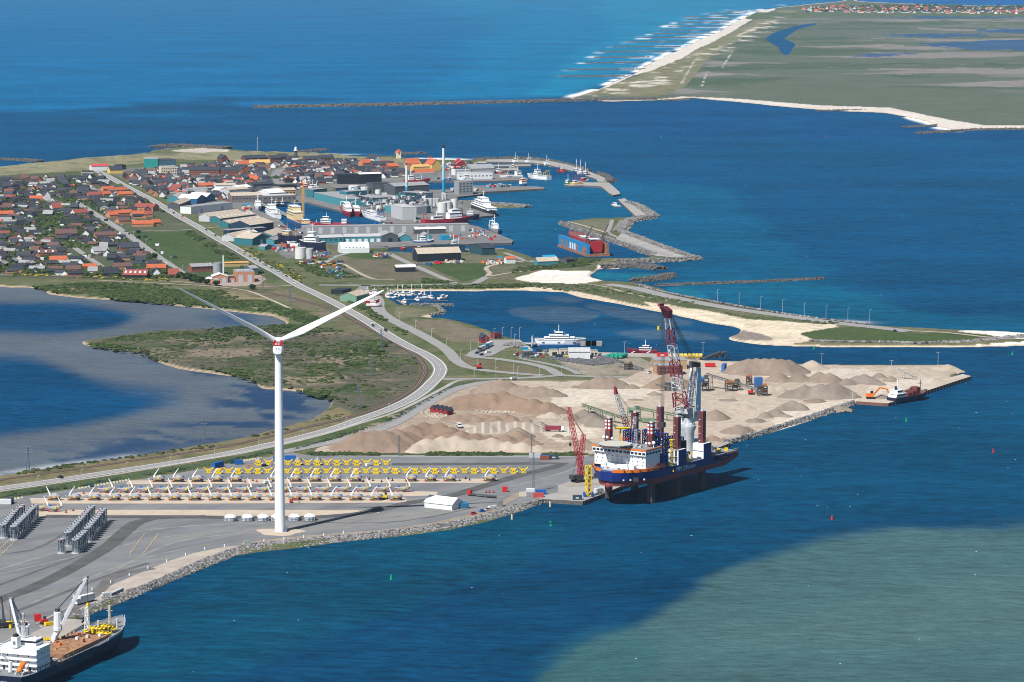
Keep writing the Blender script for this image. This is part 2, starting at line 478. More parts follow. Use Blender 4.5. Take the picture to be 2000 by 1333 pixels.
paint([(150,672),(240,655),(400,640),(570,632),(640,640),(760,665),(815,700),(820,730),(790,770),(700,810),(650,790),(580,766),(500,750),(300,705)],SCRUB,1.0)
paint([(100,572),(300,566),(480,572),(560,600),(620,612),(580,628),(470,610),(270,588)],(0.048,0.070,0.024),0.9)
for p in([(-10,556),(120,558),(200,566),(120,574),(60,560)],[(470,590),(560,606),(640,625),(600,632),(520,612)],[(360,566),(480,572),(540,584),(460,586)]):
 paint(p,DRY,0.5,2,2,0.5)
paint([(330,545),(520,552),(640,600),(760,670),(690,650),(560,590),(420,566)],(0.13,0.115,0.07),0.7)
for p in([(340,690),(480,680),(560,690),(440,702)],[(560,700),(700,690),(760,700),(640,715)],[(300,665),(420,660),(500,668),(380,676)],[(520,740),(640,730),(700,742),(590,755)]):
 paint(p,(0.175,0.14,0.10),0.6,2,3,0.9)
paint(strip_poly([(-200,968),(0,941),(210,910),(420,879),(600,838),(700,812)],60),(0.155,0.13,0.07),0.55)
paint([(-300,1000),(0,962),(210,931),(420,899),(560,868),(660,843),(760,812),(830,780),(890,748),(935,744),(830,790),(740,830),(600,874),(500,893),(400,912),(200,945),(0,973),(-300,1020)],(0.062,0.088,0.030),0.8)
paint([(606,884),(660,862),(760,832),(830,792),(780,830),(700,862),(640,880)],(0.075,0.095,0.035),0.8)
paint(PILE_GROUND,DIRT,0.0)
paint([(618,884),(700,842),(830,792),(900,757),(990,742),(1110,770),(1105,800),(1040,812),(1050,840),(1100,862),(1120,886)],(0.285,0.222,0.168),0.0,2,4,0.7,0.8)
for p in([(1060,760),(1230,748),(1330,760),(1230,785),(1080,790)],[(1040,840),(1130,830),(1200,850),(1080,862)],[(1440,720),(1700,722),(1720,735),(1500,740)],[(1500,800),(1700,770),(1680,780),(1520,835)],[(860,830),(1000,828),(1120,838),(960,850)],[(1700,745),(1850,738),(1790,762),(1690,775)]):
 paint(p,(0.45,0.39,0.32),0.0,2,3,0.8)
paint([(600,889),(640,885),(1150,886),(1150,892),(800,893),(590,893)],(0.055,0.08,0.03),0.9,2,0)
paint([(1060,682),(1240,694),(1280,715),(1230,735),(1140,733),(1100,715)],(0.24,0.21,0.165),0.4)
shore=(smooth(1.3,0.6,hgt)*smooth(-1.5,-0.3,hgt))
soft=np.ones(GX.shape)
soft*=1-blur(raster([(-300,1600),(-300,1040),(120,1090),(450,1040),(1000,960),(1150,880),(1420,820),(1900,700),(1960,740),(1500,900),(1100,1050),(400,1200)]),2)
soft*=1-blur(raster([(480,330),(1300,330),(1400,505),(1260,515),(900,510),(480,500)]),2)
soft*=1-raster([(1480,35),(1650,35),(1650,112),(1480,112)])
soft*=1-blur(raster([(760,595),(870,605),(1000,650),(1060,690),(1400,700),(1300,640),(1000,655),(870,600)]),1)*0.8
sb=(shore*soft)[...,None]
inner=np.clip(raster([(-300,500),(700,600),(700,850),(-300,1000)]),0,1)[...,None]
sc=np.array((0.50,0.40,0.29))*(1-inner)+np.array((0.33,0.25,0.165))*inner
C[:]=C*(1-sb)+sc*sb
VEG*=1-sb[...,0]
wet=(smooth(0.25,-0.1,hgt)*soft)[...,None]
C[:]=C*(1-wet*0.65)+np.array(WET)*wet*0.65
hum=blur(raster([(170,674),(240,657),(400,642),(570,634),(640,642),(755,672),(805,704),(808,728),(775,765),(690,800),(655,785),(580,764),(500,748),(330,708)]),3)
hum=np.maximum(hum,blur(raster([(120,572),(300,566),(480,580),(560,606),(610,624),(560,622),(470,606),(330,592),(200,580)]),3))
dune=blur(raster([(-300,352),(283,303),(480,296),(860,312),(700,318),(330,312),(-300,364)]),2)+0.8*blur(raster([(1130,192),(1275,140),(1480,34),(1540,22),(1480,62),(1380,120),(1290,194)]),2)
dune+=0.45*blur(raster([(1100,566),(1300,590),(1450,622),(1640,638),(1500,664),(1420,650),(1380,630),(1230,590)]),2)
hgt=hgt+smooth(1.0,2.0,hgt)*((N_mid-0.5)*2.4*hum+np.clip(dune,0,1)*(fbm(WX,WY,45,4)-0.35)*9)
C*=(0.86+0.28*N_mid)[...,None]
def grid_mesh(name,keep,Z,m,cols):
 nr,nc=GX.shape
 idx=np.arange(nr*nc).reshape(nr,nc)
 k=keep[:-1,:-1]|keep[1:,:-1]|keep[:-1,1:]|keep[1:,1:]
 F=np.stack([idx[1:,:-1][k],idx[1:,1:][k],idx[:-1,1:][k],idx[:-1,:-1][k]],1)
 used=np.unique(F)
 re=np.full(nr*nc,-1);re[used]=np.arange(len(used))
 V=np.stack([WX.ravel()[used],WY.ravel()[used],Z.ravel()[used]],1)
 cc={a:(c.reshape(-1,c.shape[-1])[used]if c.ndim==3 else c.ravel()[used])for a,c in cols.items()}
 return link(name,np_mesh(name,V,re[F],m,cc,True))
def ground_material():
 m=bpy.data.materials.new("ground")
 m.use_nodes=True
 n,l=m.node_tree.nodes,m.node_tree.links
 b=n["Principled BSDF"];b.inputs["Roughness"].default_value=0.95;b.inputs["Specular IOR Level"].default_value=0.1
 a=n.new("ShaderNodeAttribute");a.attribute_name="Col"
 v=n.new("ShaderNodeAttribute");v.attribute_name="Veg"
 tc=n.new("ShaderNodeTexCoord")
 def noise(s,d=4,r=0.6,sc=(1,1,1)):
  mp=n.new("ShaderNodeMapping");mp.inputs["Scale"].default_value=sc
  l.new(tc.outputs["Object"],mp.inputs[0])
  t=n.new("ShaderNodeTexNoise");t.inputs["Scale"].default_value=s;t.inputs["Detail"].default_value=d;t.inputs["Roughness"].default_value=r
  l.new(mp.outputs[0],t.inputs["Vector"]);return t.outputs["Fac"]
 def rng_(x,a0,a1,b0,b1):
  r=n.new("ShaderNodeMapRange");r.inputs[1].default_value,r.inputs[2].default_value,r.inputs[3].default_value,r.inputs[4].default_value=a0,a1,b0,b1
  l.new(x,r.inputs[0]);return r.outputs[0]
 def math_(op,x,y):
  q=n.new("ShaderNodeMath");q.operation=op
  for i,s in enumerate((x,y)):
   if isinstance(s,(int,float)):q.inputs[i].default_value=s
   else:l.new(s,q.inputs[i])
  return q.outputs[0]
 def mix(f,x,y,mode='MIX'):
  q=n.new("ShaderNodeMix");q.data_type='RGBA';q.blend_type=mode
  for i,s in((0,f),(6,x),(7,y)):
   if isinstance(s,tuple):q.inputs[i].default_value=(*s,1)
   elif isinstance(s,(int,float)):q.inputs[i].default_value=s
   else:l.new(s,q.inputs[i])
  return q.outputs[2]
 big=math_('MULTIPLY',rng_(noise(0.022,6,0.68),0.50,0.60,0,0.85),v.outputs["Fac"])
 col=mix(big,a.outputs["Color"],(0.038,0.066,0.018))
 dry=math_('MULTIPLY',rng_(noise(0.016,5,0.65,(1,1.2,1)),0.56,0.64,0,0.6),v.outputs["Fac"])
 col=mix(dry,col,(0.20,0.165,0.11))
 fine=rng_(noise(0.22,5,0.7),0.3,0.7,0.72,1.28)
 cc=n.new("ShaderNodeCombineColor")
 for k in range(3):l.new(fine,cc.inputs[k])
 col=mix(1.0,col,cc.outputs[0],'MULTIPLY')
 l.new(col,b.inputs["Base Color"])
 bp=n.new("ShaderNodeBump");bp.inputs["Strength"].default_value=0.9;bp.inputs["Distance"].default_value=1.6
 l.new(math_('MULTIPLY',noise(0.12,6,0.7),math_('ADD',v.outputs["Fac"],0.15)),bp.inputs["Height"])
 l.new(bp.outputs[0],b.inputs["Normal"])
 return m
rgba=np.concatenate([C,np.ones(GX.shape+(1,))],2)
tag(grid_mesh("ground",lb>0.03,hgt,ground_material(),{"Col":rgba,"Veg":VEG}),kind="structure")
WC=np.zeros(GX.shape+(3,))
DEEP=np.array((0.0025,0.030,0.062))
WC[:]=DEEP
def tint(poly,col,r=4,amt=1.0,nz=0.5,src=None):
 m=blur(raster(poly),r)
 if nz:m=smooth(0.3,0.7,m+((N_big if src is None else src)-0.5)*nz*2*np.clip(4*m*(1-m),0,1))
 WC[:]=WC*(1-(m*amt)[...,None])+np.array(col)*(m*amt)[...,None]
tint([(-310,-15),(2310,-15),(2310,20),(1500,30),(1240,150),(1100,195),(497,208),(300,214),(-310,225)],(0.002,0.060,0.118),24,0.7,0.8)
tint([(700,-15),(1700,-15),(1480,24),(1350,90),(1240,150),(1100,195),(800,205),(900,120),(1000,60)],(0.003,0.072,0.118),30,0.55,0.6)
tint([(1150,0),(1560,-8),(1480,22),(1350,87),(1240,145),(1130,190),(1000,197),(1080,140),(1200,70)],(0.006,0.088,0.125),14,0.5,0.5)
tint([(600,209),(1100,200),(1300,199),(1700,222),(1840,258),(2310,262),(2310,300),(1500,280),(1000,250)],(0.0025,0.026,0.066),24,0.5)
tint([(900,330),(1400,360),(1600,520),(1900,640),(1300,570),(1280,500),(1240,420),(1000,480)],(0.004,0.045,0.075),24,0.6,0.5)
tint([(1300,560),(1330,548),(1610,548),(1800,615),(2310,640),(2310,665),(1900,648),(1600,627),(1400,593)],(0.005,0.050,0.076),14,0.6,0.6)
for p in([(1150,538),(1160,530),(1290,534),(1310,545),(1250,550),(1180,550)],[(1200,516),(1300,514),(1290,528),(1220,526)],[(1290,562),(1340,560),(1400,588),(1310,578)]):tint(p,(0.014,0.070,0.085),3,0.7,0.3)
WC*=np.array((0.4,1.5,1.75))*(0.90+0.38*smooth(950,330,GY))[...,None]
tint([(1000,1420),(1020,1345),(1130,1255),(1290,1190),(1440,1110),(1520,1080),(1700,1040),(2310,1010),(2310,1530),(1000,1530)],(0.049,0.107,0.111),16,0.95,0.3,N_mid)
tint([(1000,1345),(1130,1255),(1230,1222),(1300,1290),(1150,1400)],(0.018,0.090,0.112),24,0.4,0.7)
tint([(1300,1250),(1700,1130),(2310,1060),(2310,1250),(1800,1300)],(0.062,0.120,0.118),24,0.6,0.9)
tint([(1400,880),(1560,830),(1740,795),(1910,740),(2310,760),(2310,1000),(1700,1030),(1440,1100),(1200,1100),(1000,1080),(1100,1000)],(0.0012,0.050,0.105),30,0.6)
tint([(100,1250),(400,1130),(700,1065),(1060,985),(1180,1010),(1000,1100),(700,1200),(300,1400),(0,1420)],(0.0015,0.056,0.098),30,0.6,0.5)
flats=raster(LAGOON)
deep=np.zeros(GX.shape)
for p in([(-310,577),(70,592),(170,594),(290,612),(240,636),(170,648),(90,655),(20,652),(-310,640)],[(-310,690),(55,697),(110,712),(170,741),(240,755),(390,761),(374,778),(272,802),(170,829),(0,857),(-310,880)],[(300,620),(480,615),(560,630),(460,636)]):
 deep=np.maximum(deep,blur(raster(p),5))
deep=smooth(0.2,0.8,blur(deep,9)+(N_mid-0.5)*0.45)
fl=blur(flats,2)
weed=smooth(0.47,0.58,fbm(WX/1.5+WY*0.3,WY/1.6,20,5))*blur(raster([(200,690),(520,745),(650,780),(560,835),(200,905),(-310,960),(-310,900),(160,880),(420,800),(420,762),(300,720)]),6)
lg=np.array((0.083,0.103,0.126))*(0.80+0.4*N_mid)[...,None]
lg=lg*(1-(weed*0.85)[...,None])+np.array((0.006,0.036,0.095))*(weed*0.85)[...,None]
lg=lg*(1-deep[...,None])+np.array((0.0015,0.044,0.112))*deep[...,None]
fl2=smooth(0.0,0.4,fl)[...,None]
WC[:]=WC*(1-fl2)+lg*fl2
CALM=np.maximum(fl2[...,0]*(1-deep)*0.72,0.4*blur(raster([(1000,1420),(1130,1255),(1440,1110),(1700,1040),(2310,1010),(2310,1530),(1000,1530)]),14))
sh=np.zeros(GX.shape)
for p in([(990,603),(1100,597),(1180,612),(1150,628),(1060,630),(1000,615)],[(1040,577),(1110,578),(1170,590),(1100,592)],[(1180,650),(1300,640),(1400,655),(1420,664),(1250,664)],[(1120,590),(1250,606),(1380,634),(1300,640),(1200,620)]):
 sh=np.maximum(sh,blur(raster(p),3))
sh=(smooth(0.3,0.7,sh+(N_mid-0.5)*0.6)*0.55)[...,None]
WC[:]=WC*(1-sh)+np.array((0.062,0.10,0.14))*sh
tint([(1440,-12),(2310,-12),(2310,14),(1640,3)],(0.002,0.075,0.24),1,1,0)
near=blur(land,4)
FO=smooth(0.02,0.30,near)*(1-smooth(0.45,0.55,blur(land,2)))
foam=FO*smooth(0.46,0.60,fbm(WX/3,WY,60,4)+0.08)*np.clip(blur(raster([(1000,205),(1090,185),(1230,140),(1330,80),(1460,22),(1520,5),(1530,18),(1440,60),(1300,128),(1160,190)]),3)+blur(raster([(150,318),(290,300),(290,310),(160,316)]),1)*0.9+blur(raster([(480,298),(930,308),(930,315),(480,302)]),1)+0.9*blur(raster([(1600,630),(2200,652),(2200,640),(1700,625)]),2)+blur(raster([(1760,225),(1880,240),(1880,258),(1800,250)]),1)+0.25*blur(raster([(-310,900),(250,880),(300,895),(-310,970)]),2),0,1)
GROYNES=[(1097,150,1230,150),(1111,137,1262,136),(1142,124,1255,123),(1160,113,1268,112.5),(1172,102,1300,102),(1200,92.5,1330,92),(1226,83,1340,83),(1256,75,1360,74),(1275,67,1395,66),(1288,60,1402,60),(1305,52.5,1410,52.5),(1325,46,1425,45.5),(1345,39.5,1430,39),(1335,34,1436,33.5),(1385,28,1447,27.5),(1420,23,1460,22.5)]
for x0,y0,x1,y1 in GROYNES:
 gw=random.uniform(6,30)
 foam+=random.choice((.15,.35,.8))*blur(raster([(x0-14,y0-1.6),(x0+gw,y0-1.6),(x0+gw,y0+1.2),(x0-14,y0+1.2)]),1)*smooth(0.40,0.6,fbm(WX/2,WY,40,3))+.6*blur(raster([(x1-50,y1-1.4),(x1+8,y1-3),(x1+8,y1+1.5),(x1-50,y1+.6)]),1)*smooth(0.45,0.6,fbm(WX/2+30,WY,40,3))
W_FO=np.clip(foam*1.3,0,1)
rgbw=np.concatenate([WC,np.ones(GX.shape+(1,))],2)
def sea_material():
 m=bpy.data.materials.new("sea_water")
 m.use_nodes=True
 n,l=m.node_tree.nodes,m.node_tree.links
 n.remove(n["Principled BSDF"])
 di=n.new("ShaderNodeBsdfDiffuse");gl=n.new("ShaderNodeBsdfGlossy");ms=n.new("ShaderNodeMixShader")
 ms.inputs[0].default_value=0.035
 gl.inputs["Roughness"].default_value=0.22
 l.new(di.outputs[0],ms.inputs[1]);l.new(gl.outputs[0],ms.inputs[2]);l.new(ms.outputs[0],n["Material Output"].inputs[0])
 a=n.new("ShaderNodeAttribute");a.attribute_name="Col"
 f=n.new("ShaderNodeAttribute");f.attribute_name="Foam"
 tc=n.new("ShaderNodeTexCoord")
 def noise(s,d,r,sc=(1,1,1),rz=0.0):
  mp=n.new("ShaderNodeMapping");mp.inputs["Scale"].default_value=sc;mp.inputs["Rotation"].default_value=(0,0,rz)
  l.new(tc.outputs["Object"],mp.inputs[0])
  t=n.new("ShaderNodeTexNoise");t.inputs["Scale"].default_value=s;t.inputs["Detail"].default_value=d;t.inputs["Roughness"].default_value=r
  l.new(mp.outputs[0],t.inputs["Vector"]);return t.outputs["Fac"]
 def math_(op,x,y):
  q=n.new("ShaderNodeMath");q.operation=op
  for i,s in enumerate((x,y)):
   if isinstance(s,(int,float)):q.inputs[i].default_value=s
   else:l.new(s,q.inputs[i])
  return q.outputs[0]
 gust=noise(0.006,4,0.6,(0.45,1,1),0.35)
 refl_strk=noise(0.045,5,0.7,(0.35,1,1),0.25);refl_rip=noise(0.16,4,0.65,(0.45,1,1),0.3)
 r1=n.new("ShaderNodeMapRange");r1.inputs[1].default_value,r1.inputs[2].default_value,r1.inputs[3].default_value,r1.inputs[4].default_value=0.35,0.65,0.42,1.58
 l.new(math_('ADD',math_('ADD',math_('MULTIPLY',gust,0.25),math_('MULTIPLY',refl_strk,0.3)),math_('MULTIPLY',refl_rip,0.45)),r1.inputs[0])  # sky-reflection ripples put into the water colour as multiplied noise
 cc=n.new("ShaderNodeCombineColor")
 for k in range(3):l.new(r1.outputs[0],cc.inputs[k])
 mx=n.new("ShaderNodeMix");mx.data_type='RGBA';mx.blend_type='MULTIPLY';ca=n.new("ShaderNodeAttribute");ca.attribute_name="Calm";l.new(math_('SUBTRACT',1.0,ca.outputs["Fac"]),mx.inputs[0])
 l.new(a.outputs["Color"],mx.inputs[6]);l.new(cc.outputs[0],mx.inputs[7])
 fx=n.new("ShaderNodeMix");fx.data_type='RGBA'
 l.new(f.outputs["Fac"],fx.inputs[0]);l.new(mx.outputs[2],fx.inputs[6]);fx.inputs[7].default_value=(0.80,0.82,0.82,1)
 l.new(fx.outputs[2],di.inputs["Color"])
 w=math_('ADD',math_('MULTIPLY',noise(0.16,5,0.62,(0.5,1,1),0.3),1.0),math_('MULTIPLY',noise(0.7,3,0.6,(0.6,1,1),-0.2),0.25))
 bp=n.new("ShaderNodeBump");bp.inputs["Strength"].default_value=1.0;bp.inputs["Distance"].default_value=2.5
 l.new(w,bp.inputs["Height"]);l.new(bp.outputs[0],di.inputs["Normal"]);l.new(bp.outputs[0],gl.inputs["Normal"])
 return m
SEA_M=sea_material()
def sea_mesh():
 nr,nc=GX.shape
 rs=np.unique(np.concatenate([np.arange(0,nr,2),[nr-1]]));cs=np.unique(np.concatenate([np.arange(0,nc,2),[nc-1]]))
 X,Y=WX[np.ix_(rs,cs)],WY[np.ix_(rs,cs)]
 c,fo,cm=rgbw[np.ix_(rs,cs)],W_FO[np.ix_(rs,cs)],CALM[np.ix_(rs,cs)]
 X=np.concatenate([X[:,:1]-9000,X,X[:,-1:]+9000],1);Y=np.concatenate([Y[:,:1],Y,Y[:,-1:]],1)
 ex=lambda q:np.concatenate([q[:,:1],q,q[:,-1:]],1)
 c,fo,cm=ex(c),ex(fo),ex(cm)
 X=np.concatenate([X[:1]*1.0,X,X[-1:]],0);Y=np.concatenate([Y[:1]+22000,Y,Y[-1:]-1100],0)
 ey=lambda q:np.concatenate([q[:1],q,q[-1:]],0)
 c,fo,cm=ey(c),ey(fo),ey(cm)
 r,k=X.shape
 idx=np.arange(r*k).reshape(r,k)
 F=np.stack([idx[1:,:-1].ravel(),idx[1:,1:].ravel(),idx[:-1,1:].ravel(),idx[:-1,:-1].ravel()],1)
 V=np.stack([X.ravel(),Y.ravel(),np.zeros(X.size)],1)
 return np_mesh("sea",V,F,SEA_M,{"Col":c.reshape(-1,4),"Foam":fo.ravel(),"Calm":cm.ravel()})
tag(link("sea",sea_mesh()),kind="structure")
def pave_material(name,col,rough=0.9,streak=0.0,mott=0.18,scale=0.05,tint=(0.30,0.27,0.225)):
 m=bpy.data.materials.new(name);m.use_nodes=True
 n,l=m.node_tree.nodes,m.node_tree.links
 b=n["Principled BSDF"];b.inputs["Roughness"].default_value=rough;b.inputs["Specular IOR Level"].default_value=0.15
 tc=n.new("ShaderNodeTexCoord")
 def noise(s,d,sc,rz):
  m0=n.new("ShaderNodeMapping");m0.inputs["Rotation"].default_value=(0,0,rz)
  mp=n.new("ShaderNodeMapping");mp.inputs["Scale"].default_value=sc
  l.new(tc.outputs["Object"],m0.inputs[0]);l.new(m0.outputs[0],mp.inputs[0])
  t=n.new("ShaderNodeTexNoise");t.inputs["Scale"].default_value=s;t.inputs["Detail"].default_value=d;t.inputs["Roughness"].default_value=0.65
  l.new(mp.outputs[0],t.inputs["Vector"]);return t.outputs["Fac"]
 r=n.new("ShaderNodeMapRange");r.inputs[1].default_value,r.inputs[2].default_value=0.3,0.7
 r.inputs[3].default_value,r.inputs[4].default_value=1-mott,1+mott
 l.new(noise(scale,7,(1,1,1),0),r.inputs[0])
 cc=n.new("ShaderNodeCombineColor")
 for k in range(3):l.new(r.outputs[0],cc.inputs[k])
 mx=n.new("ShaderNodeMix");mx.data_type='RGBA';mx.blend_type='MULTIPLY';mx.inputs[0].default_value=1.0
 mx.inputs[6].default_value=(*col,1);l.new(cc.outputs[0],mx.inputs[7])
 out=mx.outputs[2]
 if streak:
  s=n.new("ShaderNodeMapRange");s.inputs[1].default_value,s.inputs[2].default_value,s.inputs[3].default_value,s.inputs[4].default_value=0.48,0.62,0.0,streak
  l.new(noise(0.035,7,(0.12,1,1),-0.55),s.inputs[0])
  q=n.new("ShaderNodeMix");q.data_type='RGBA';l.new(s.outputs[0],q.inputs[0]);l.new(out,q.inputs[6]);q.inputs[7].default_value=(*tint,1)
  out=q.outputs[2]
  s2=n.new("ShaderNodeMapRange");s2.inputs[1].default_value,s2.inputs[2].default_value,s2.inputs[3].default_value,s2.inputs[4].default_value=0.48,0.62,0.0,streak*0.8
  l.new(noise(0.05,6,(0.14,1,1),-0.95),s2.inputs[0])
  q=n.new("ShaderNodeMix");q.data_type='RGBA';l.new(s2.outputs[0],q.inputs[0]);l.new(out,q.inputs[6]);q.inputs[7].default_value=(col[0]*0.66,col[1]*0.67,col[2]*0.7,1)
  out=q.outputs[2]
 l.new(out,b.inputs["Base Color"])
 return m
M_ROAD=pave_material("road_asphalt",(0.20,0.195,0.19),0.85,0.0,0.10,0.08)
M_ROADL=pave_material("worn_asphalt",(0.255,0.245,0.235),0.85,0.0,0.10,0.08)
M_TRACK=pave_material("dirt_track",(0.36,0.30,0.235),0.95,0.0,0.2,0.1)
M_YARD=pave_material("yard_gravel",(0.162,0.166,0.172),0.95,0.75,0.13,0.05,(0.215,0.205,0.19))
M_STRIP=pave_material("sand_strip",(0.43,0.355,0.275),0.95,0.0,0.12,0.15)
M_DARK=pave_material("dark_gravel",(0.085,0.083,0.082),0.95,0.0,0.25,0.1)
M_BROWN=pave_material("brown_gravel",(0.24,0.20,0.16),0.95,0.0,0.25,0.1)
M_QUAY=pave_material("quay_concrete",(0.30,0.285,0.265),0.9,0.3,0.15,0.06)
M_QSIDE=mat("quay_wall",(0.10,0.092,0.085),0.9,var=0.4,scale=0.5)
M_QDARK=pave_material("harbour_asphalt",(0.155,0.15,0.148),0.9,0.25,0.2,0.05)
M_ROCK=mat("riprap_stone",(0.175,0.165,0.155),0.9,var=0.35,scale=0.35)
M_ROCKD=mat("dark_riprap",(0.085,0.08,0.075),0.9,var=0.35,scale=0.3)
M_RAIL=pave_material("rail_ballast",(0.085,0.055,0.042),0.95,0.0,0.2,0.2)
M_PAINT=mat("road_paint",(0.75,0.75,0.73),0.7,var=0.1)
ribbon("railway_track",RAIL,5.5,2.10,M_RAIL)
for s in(-0.75,0.75):ribbon("rail",RAIL,0.30,2.22,mat("rail_steel",(0.30,0.25,0.22),0.5),offset=s)
ribbon("road",HIGHWAY,11.5,2.12,M_ROADL)
ribbon("bike_path",BIKE,3.6,2.14,pave_material("path_asphalt",(0.32,0.30,0.28),0.9))
for s in(-4.6,4.6):ribbon("road_edge_line",HIGHWAY,0.45,2.16,M_PAINT,offset=s)
def dashes(name,pts,z,n_m=3.0,gap=6.0,w=0.35):
 P=resample([at(p[0],p[1],z)for p in pts],3.0)
 V,F=[],[]
 k=0
 while k+1<len(P):
  a,b=P[k],P[k+1]
  d=(b-a).normalized();q=Vector((-d.y,d.x,0))*w/2
  i=len(V)
  V+=[tuple(a-q),tuple(a+q),tuple(b+q),tuple(b-q)];F.append((i,i+3,i+2,i+1))
  k+=3
 me=bpy.data.meshes.new(name);me.from_pydata(V,[],F);me.materials.append(M_PAINT)
 tag(link(name,me),kind="structure")
dashes("road_centre_line",HIGHWAY[9:],2.16)
ribbon("road",[(141.8,391),(160,402),(182,415.6),(243,454),(304,498.6),(350,530),(376,548)],9.5,2.18,M_ROADL)
ribbon("road",[(160,358),(178,366),(194,375)],8,2.18,M_ROADL)
ribbon("road",[(85,424),(92,437),(101,450),(98,460),(91,468)],7,2.18,M_ROADL)
ribbon("road",[(133,474),(150,487),(172,502.7),(190,515),(209,528)],7,2.18,M_ROADL)
ribbon("road",[(-20,397),(8,394),(18,388)],6,2.18,M_ROADL)
ribbon("road",[(536,348),(541,338),(550,330)],13,2.18,M_ROAD)
ribbon("road",[(536,350),(548,361),(556,372)],15,2.18,M_ROAD)
ribbon("road",[(390,374),(480,388),(560,420),(640,460)],9,2.10,M_ROAD)
ribbon("path",[(253,452),(300,451),(365,449),(430,443)],3,2.18,M_TRACK)
ribbon("road",[(623,557),(680,557.5),(760,557.5),(829,556.6),(890,555.5),(923,555),(940,547),(951,541)],8.5,2.18,M_ROADL)
ribbon("road",[(757,494),(785,508),(814,521),(850,537),(888,553.5)],8,2.20,M_ROADL)
ribbon("path",[(672,516),(690,527),(715,540),(735,546),(770,546)],4,2.18,M_TRACK)
ribbon("road",[(640,510),(660,500),(700,492),(757,494)],6,2.18,M_ROADL)
ribbon("road",[(715,557),(708,563),(700,570),(715,580)],9,2.18,M_ROAD)
ribbon("path",[(951,541),(957,533),(950,527),(955,520),(1000,512),(1046,510)],5,2.20,M_TRACK)
ribbon("path",[(951,541),(990,534),(1040,528)],4,2.20,M_TRACK)
ribbon("road",[(985,494),(1010,503),(1030,511),(1060,512)],6,2.20,M_ROADL)
ribbon("road",[(730,578),(737,588),(739,604),(753,617.5),(787,636),(829,657),(871,682.6),(892,705),(913,717),(955,724.6),(1000,729),(1060,733.5)],lambda t:13-4*t,2.20,M_ROADL)
ribbon("road",[(866,741),(900,740.5),(988,739.5),(1054,736.5),(1093,733.5),(1164,736),(1226,737)],8.5,2.22,M_ROADL)
ribbon("road",[(1093,733),(1083,727),(1076,722),(1058,716),(1032,710),(966,700.5),(930,698),(914,693)],9,2.24,M_ROADL)
ribbon("path",[(1012,699),(1060,709),(1098,717),(1120,724.7),(1130,731)],5.5,2.24,M_ROADL)
sheet("ferry_apron",[(911,692.5),(918,687),(934,681),(961,664),(1016,663.5),(1014,673.5),(988,681),(961,695),(930,699)],2.26,M_ROADL)
ribbon("road",[(1185,555.5),(1240,563),(1300,578),(1400,598),(1500,613),(1650,633),(1720,640.5),(1775,647.5)],16,2.3,M_ROADL)
ribbon("path",[(1775,646.5),(1850,650),(1930,659),(1955,660)],5,2.26,M_TRACK)
ribbon("path",[(1130,553),(1180,560),(1240,576),(1330,592)],3.5,2.26,M_TRACK)
ribbon("road",[(540,885),(556,882),(600,873.5),(656,862),(756,833),(834,788),(886,761.5),(938,748.5),(975,744)],11,2.20,M_ROADL)
ribbon("road",[(560,890.5),(650,891),(800,891.5),(1000,892),(1150,891.5)],8,2.26,M_ROADL)
ribbon("rail_side_path",[(190,547.5),(340,555),(421,560),(482,568),(520,582),(560,600),(612,627)],3.4,2.16,M_TRACK)
ribbon("path",[(0,537),(200,541),(330,549),(375,553),(440,557),(520,560),(575,557)],3.2,2.20,M_TRACK)
ribbon("path",[(668,668),(700,700),(735,720),(758,760)],2.2,2.08,pave_material("grass_track",(0.19,0.165,0.095)))
sheet("forecourt",[(405,547),(425,538),(505,535),(520,545),(508,556),(460,560),(425,558)],2.16,pave_material("brick_paving",(0.30,0.24,0.20)))
YARD=[(-300,1022),(0,977),(147,955),(283,935),(415,913),(470,901),(535,891),(570,884),(600,889),(800,893.5),(1080,893),(1290,890),(1380,880),(1182,963),(1138,979),(1060,975),(1010,986),(960,1002),(920,1012),(870,1022),(780,1035),(680,1045),(552,1056),(477,1066),(420,1083),(380,1099),(285,1142),(228,1161),(171,1183),(122,1208),(175,1212),(0,1312),(-300,1470)]
sheet("yard_pavement",YARD,2.30,M_YARD)
sheet("sand_strip",[(70,996.5),(300,996),(690,996.5),(735,999),(742,1002),(690,1007.5),(300,1008),(70,1008)],2.34,M_STRIP)
sheet("sand_strip",[(58,973),(400,971),(790,972),(796,977),(790,982),(400,984),(62,984)],2.34,M_STRIP)
sheet("sand_strip",[(150,962),(400,961),(800,959.5),(855,961),(852,968),(800,969.5),(400,970),(150,970)],2.34,M_STRIP)
sheet("sand_strip",[(250,939),(500,936.5),(980,935),(984,939),(976,943.5),(500,945),(246,946.5)],2.34,M_STRIP)
ribbon("gravel_track",[(88,1008.5),(200,1009.5),(340,1009.5),(480,1011),(600,1011),(720,1001),(790,984),(880,969),(940,951),(1020,927),(1080,913),(1100,905),(1060,905.5),(900,906.5),(766,907)],9,2.38,M_DARK)
ribbon("gravel_track",[(400,1009.5),(340,1010),(300,1012),(268,1020),(240,1042),(210,1068),(170,1093),(133,1114),(90,1136),(40,1157),(-60,1190)],9.5,2.40,M_DARK)
ribbon("gravel_track",[(300,1110),(245,1119),(215,1130),(195,1153),(140,1190),(80,1222)],7,2.38,pave_material("worn_gravel",(0.125,0.12,0.115),0.95,0,0.25,0.1))
ribbon("revetment_track",[(1020,962),(985,981),(955,998),(900,1012),(860,1021),(760,1036),(680,1042),(550,1053),(470,1064)],6.5,2.42,M_BROWN)
sheet("quay_apron",[(600,1042),(560,1046),(515,1043),(512,1039),(545,1036),(590,1037)],2.36,M_STRIP)if False else None
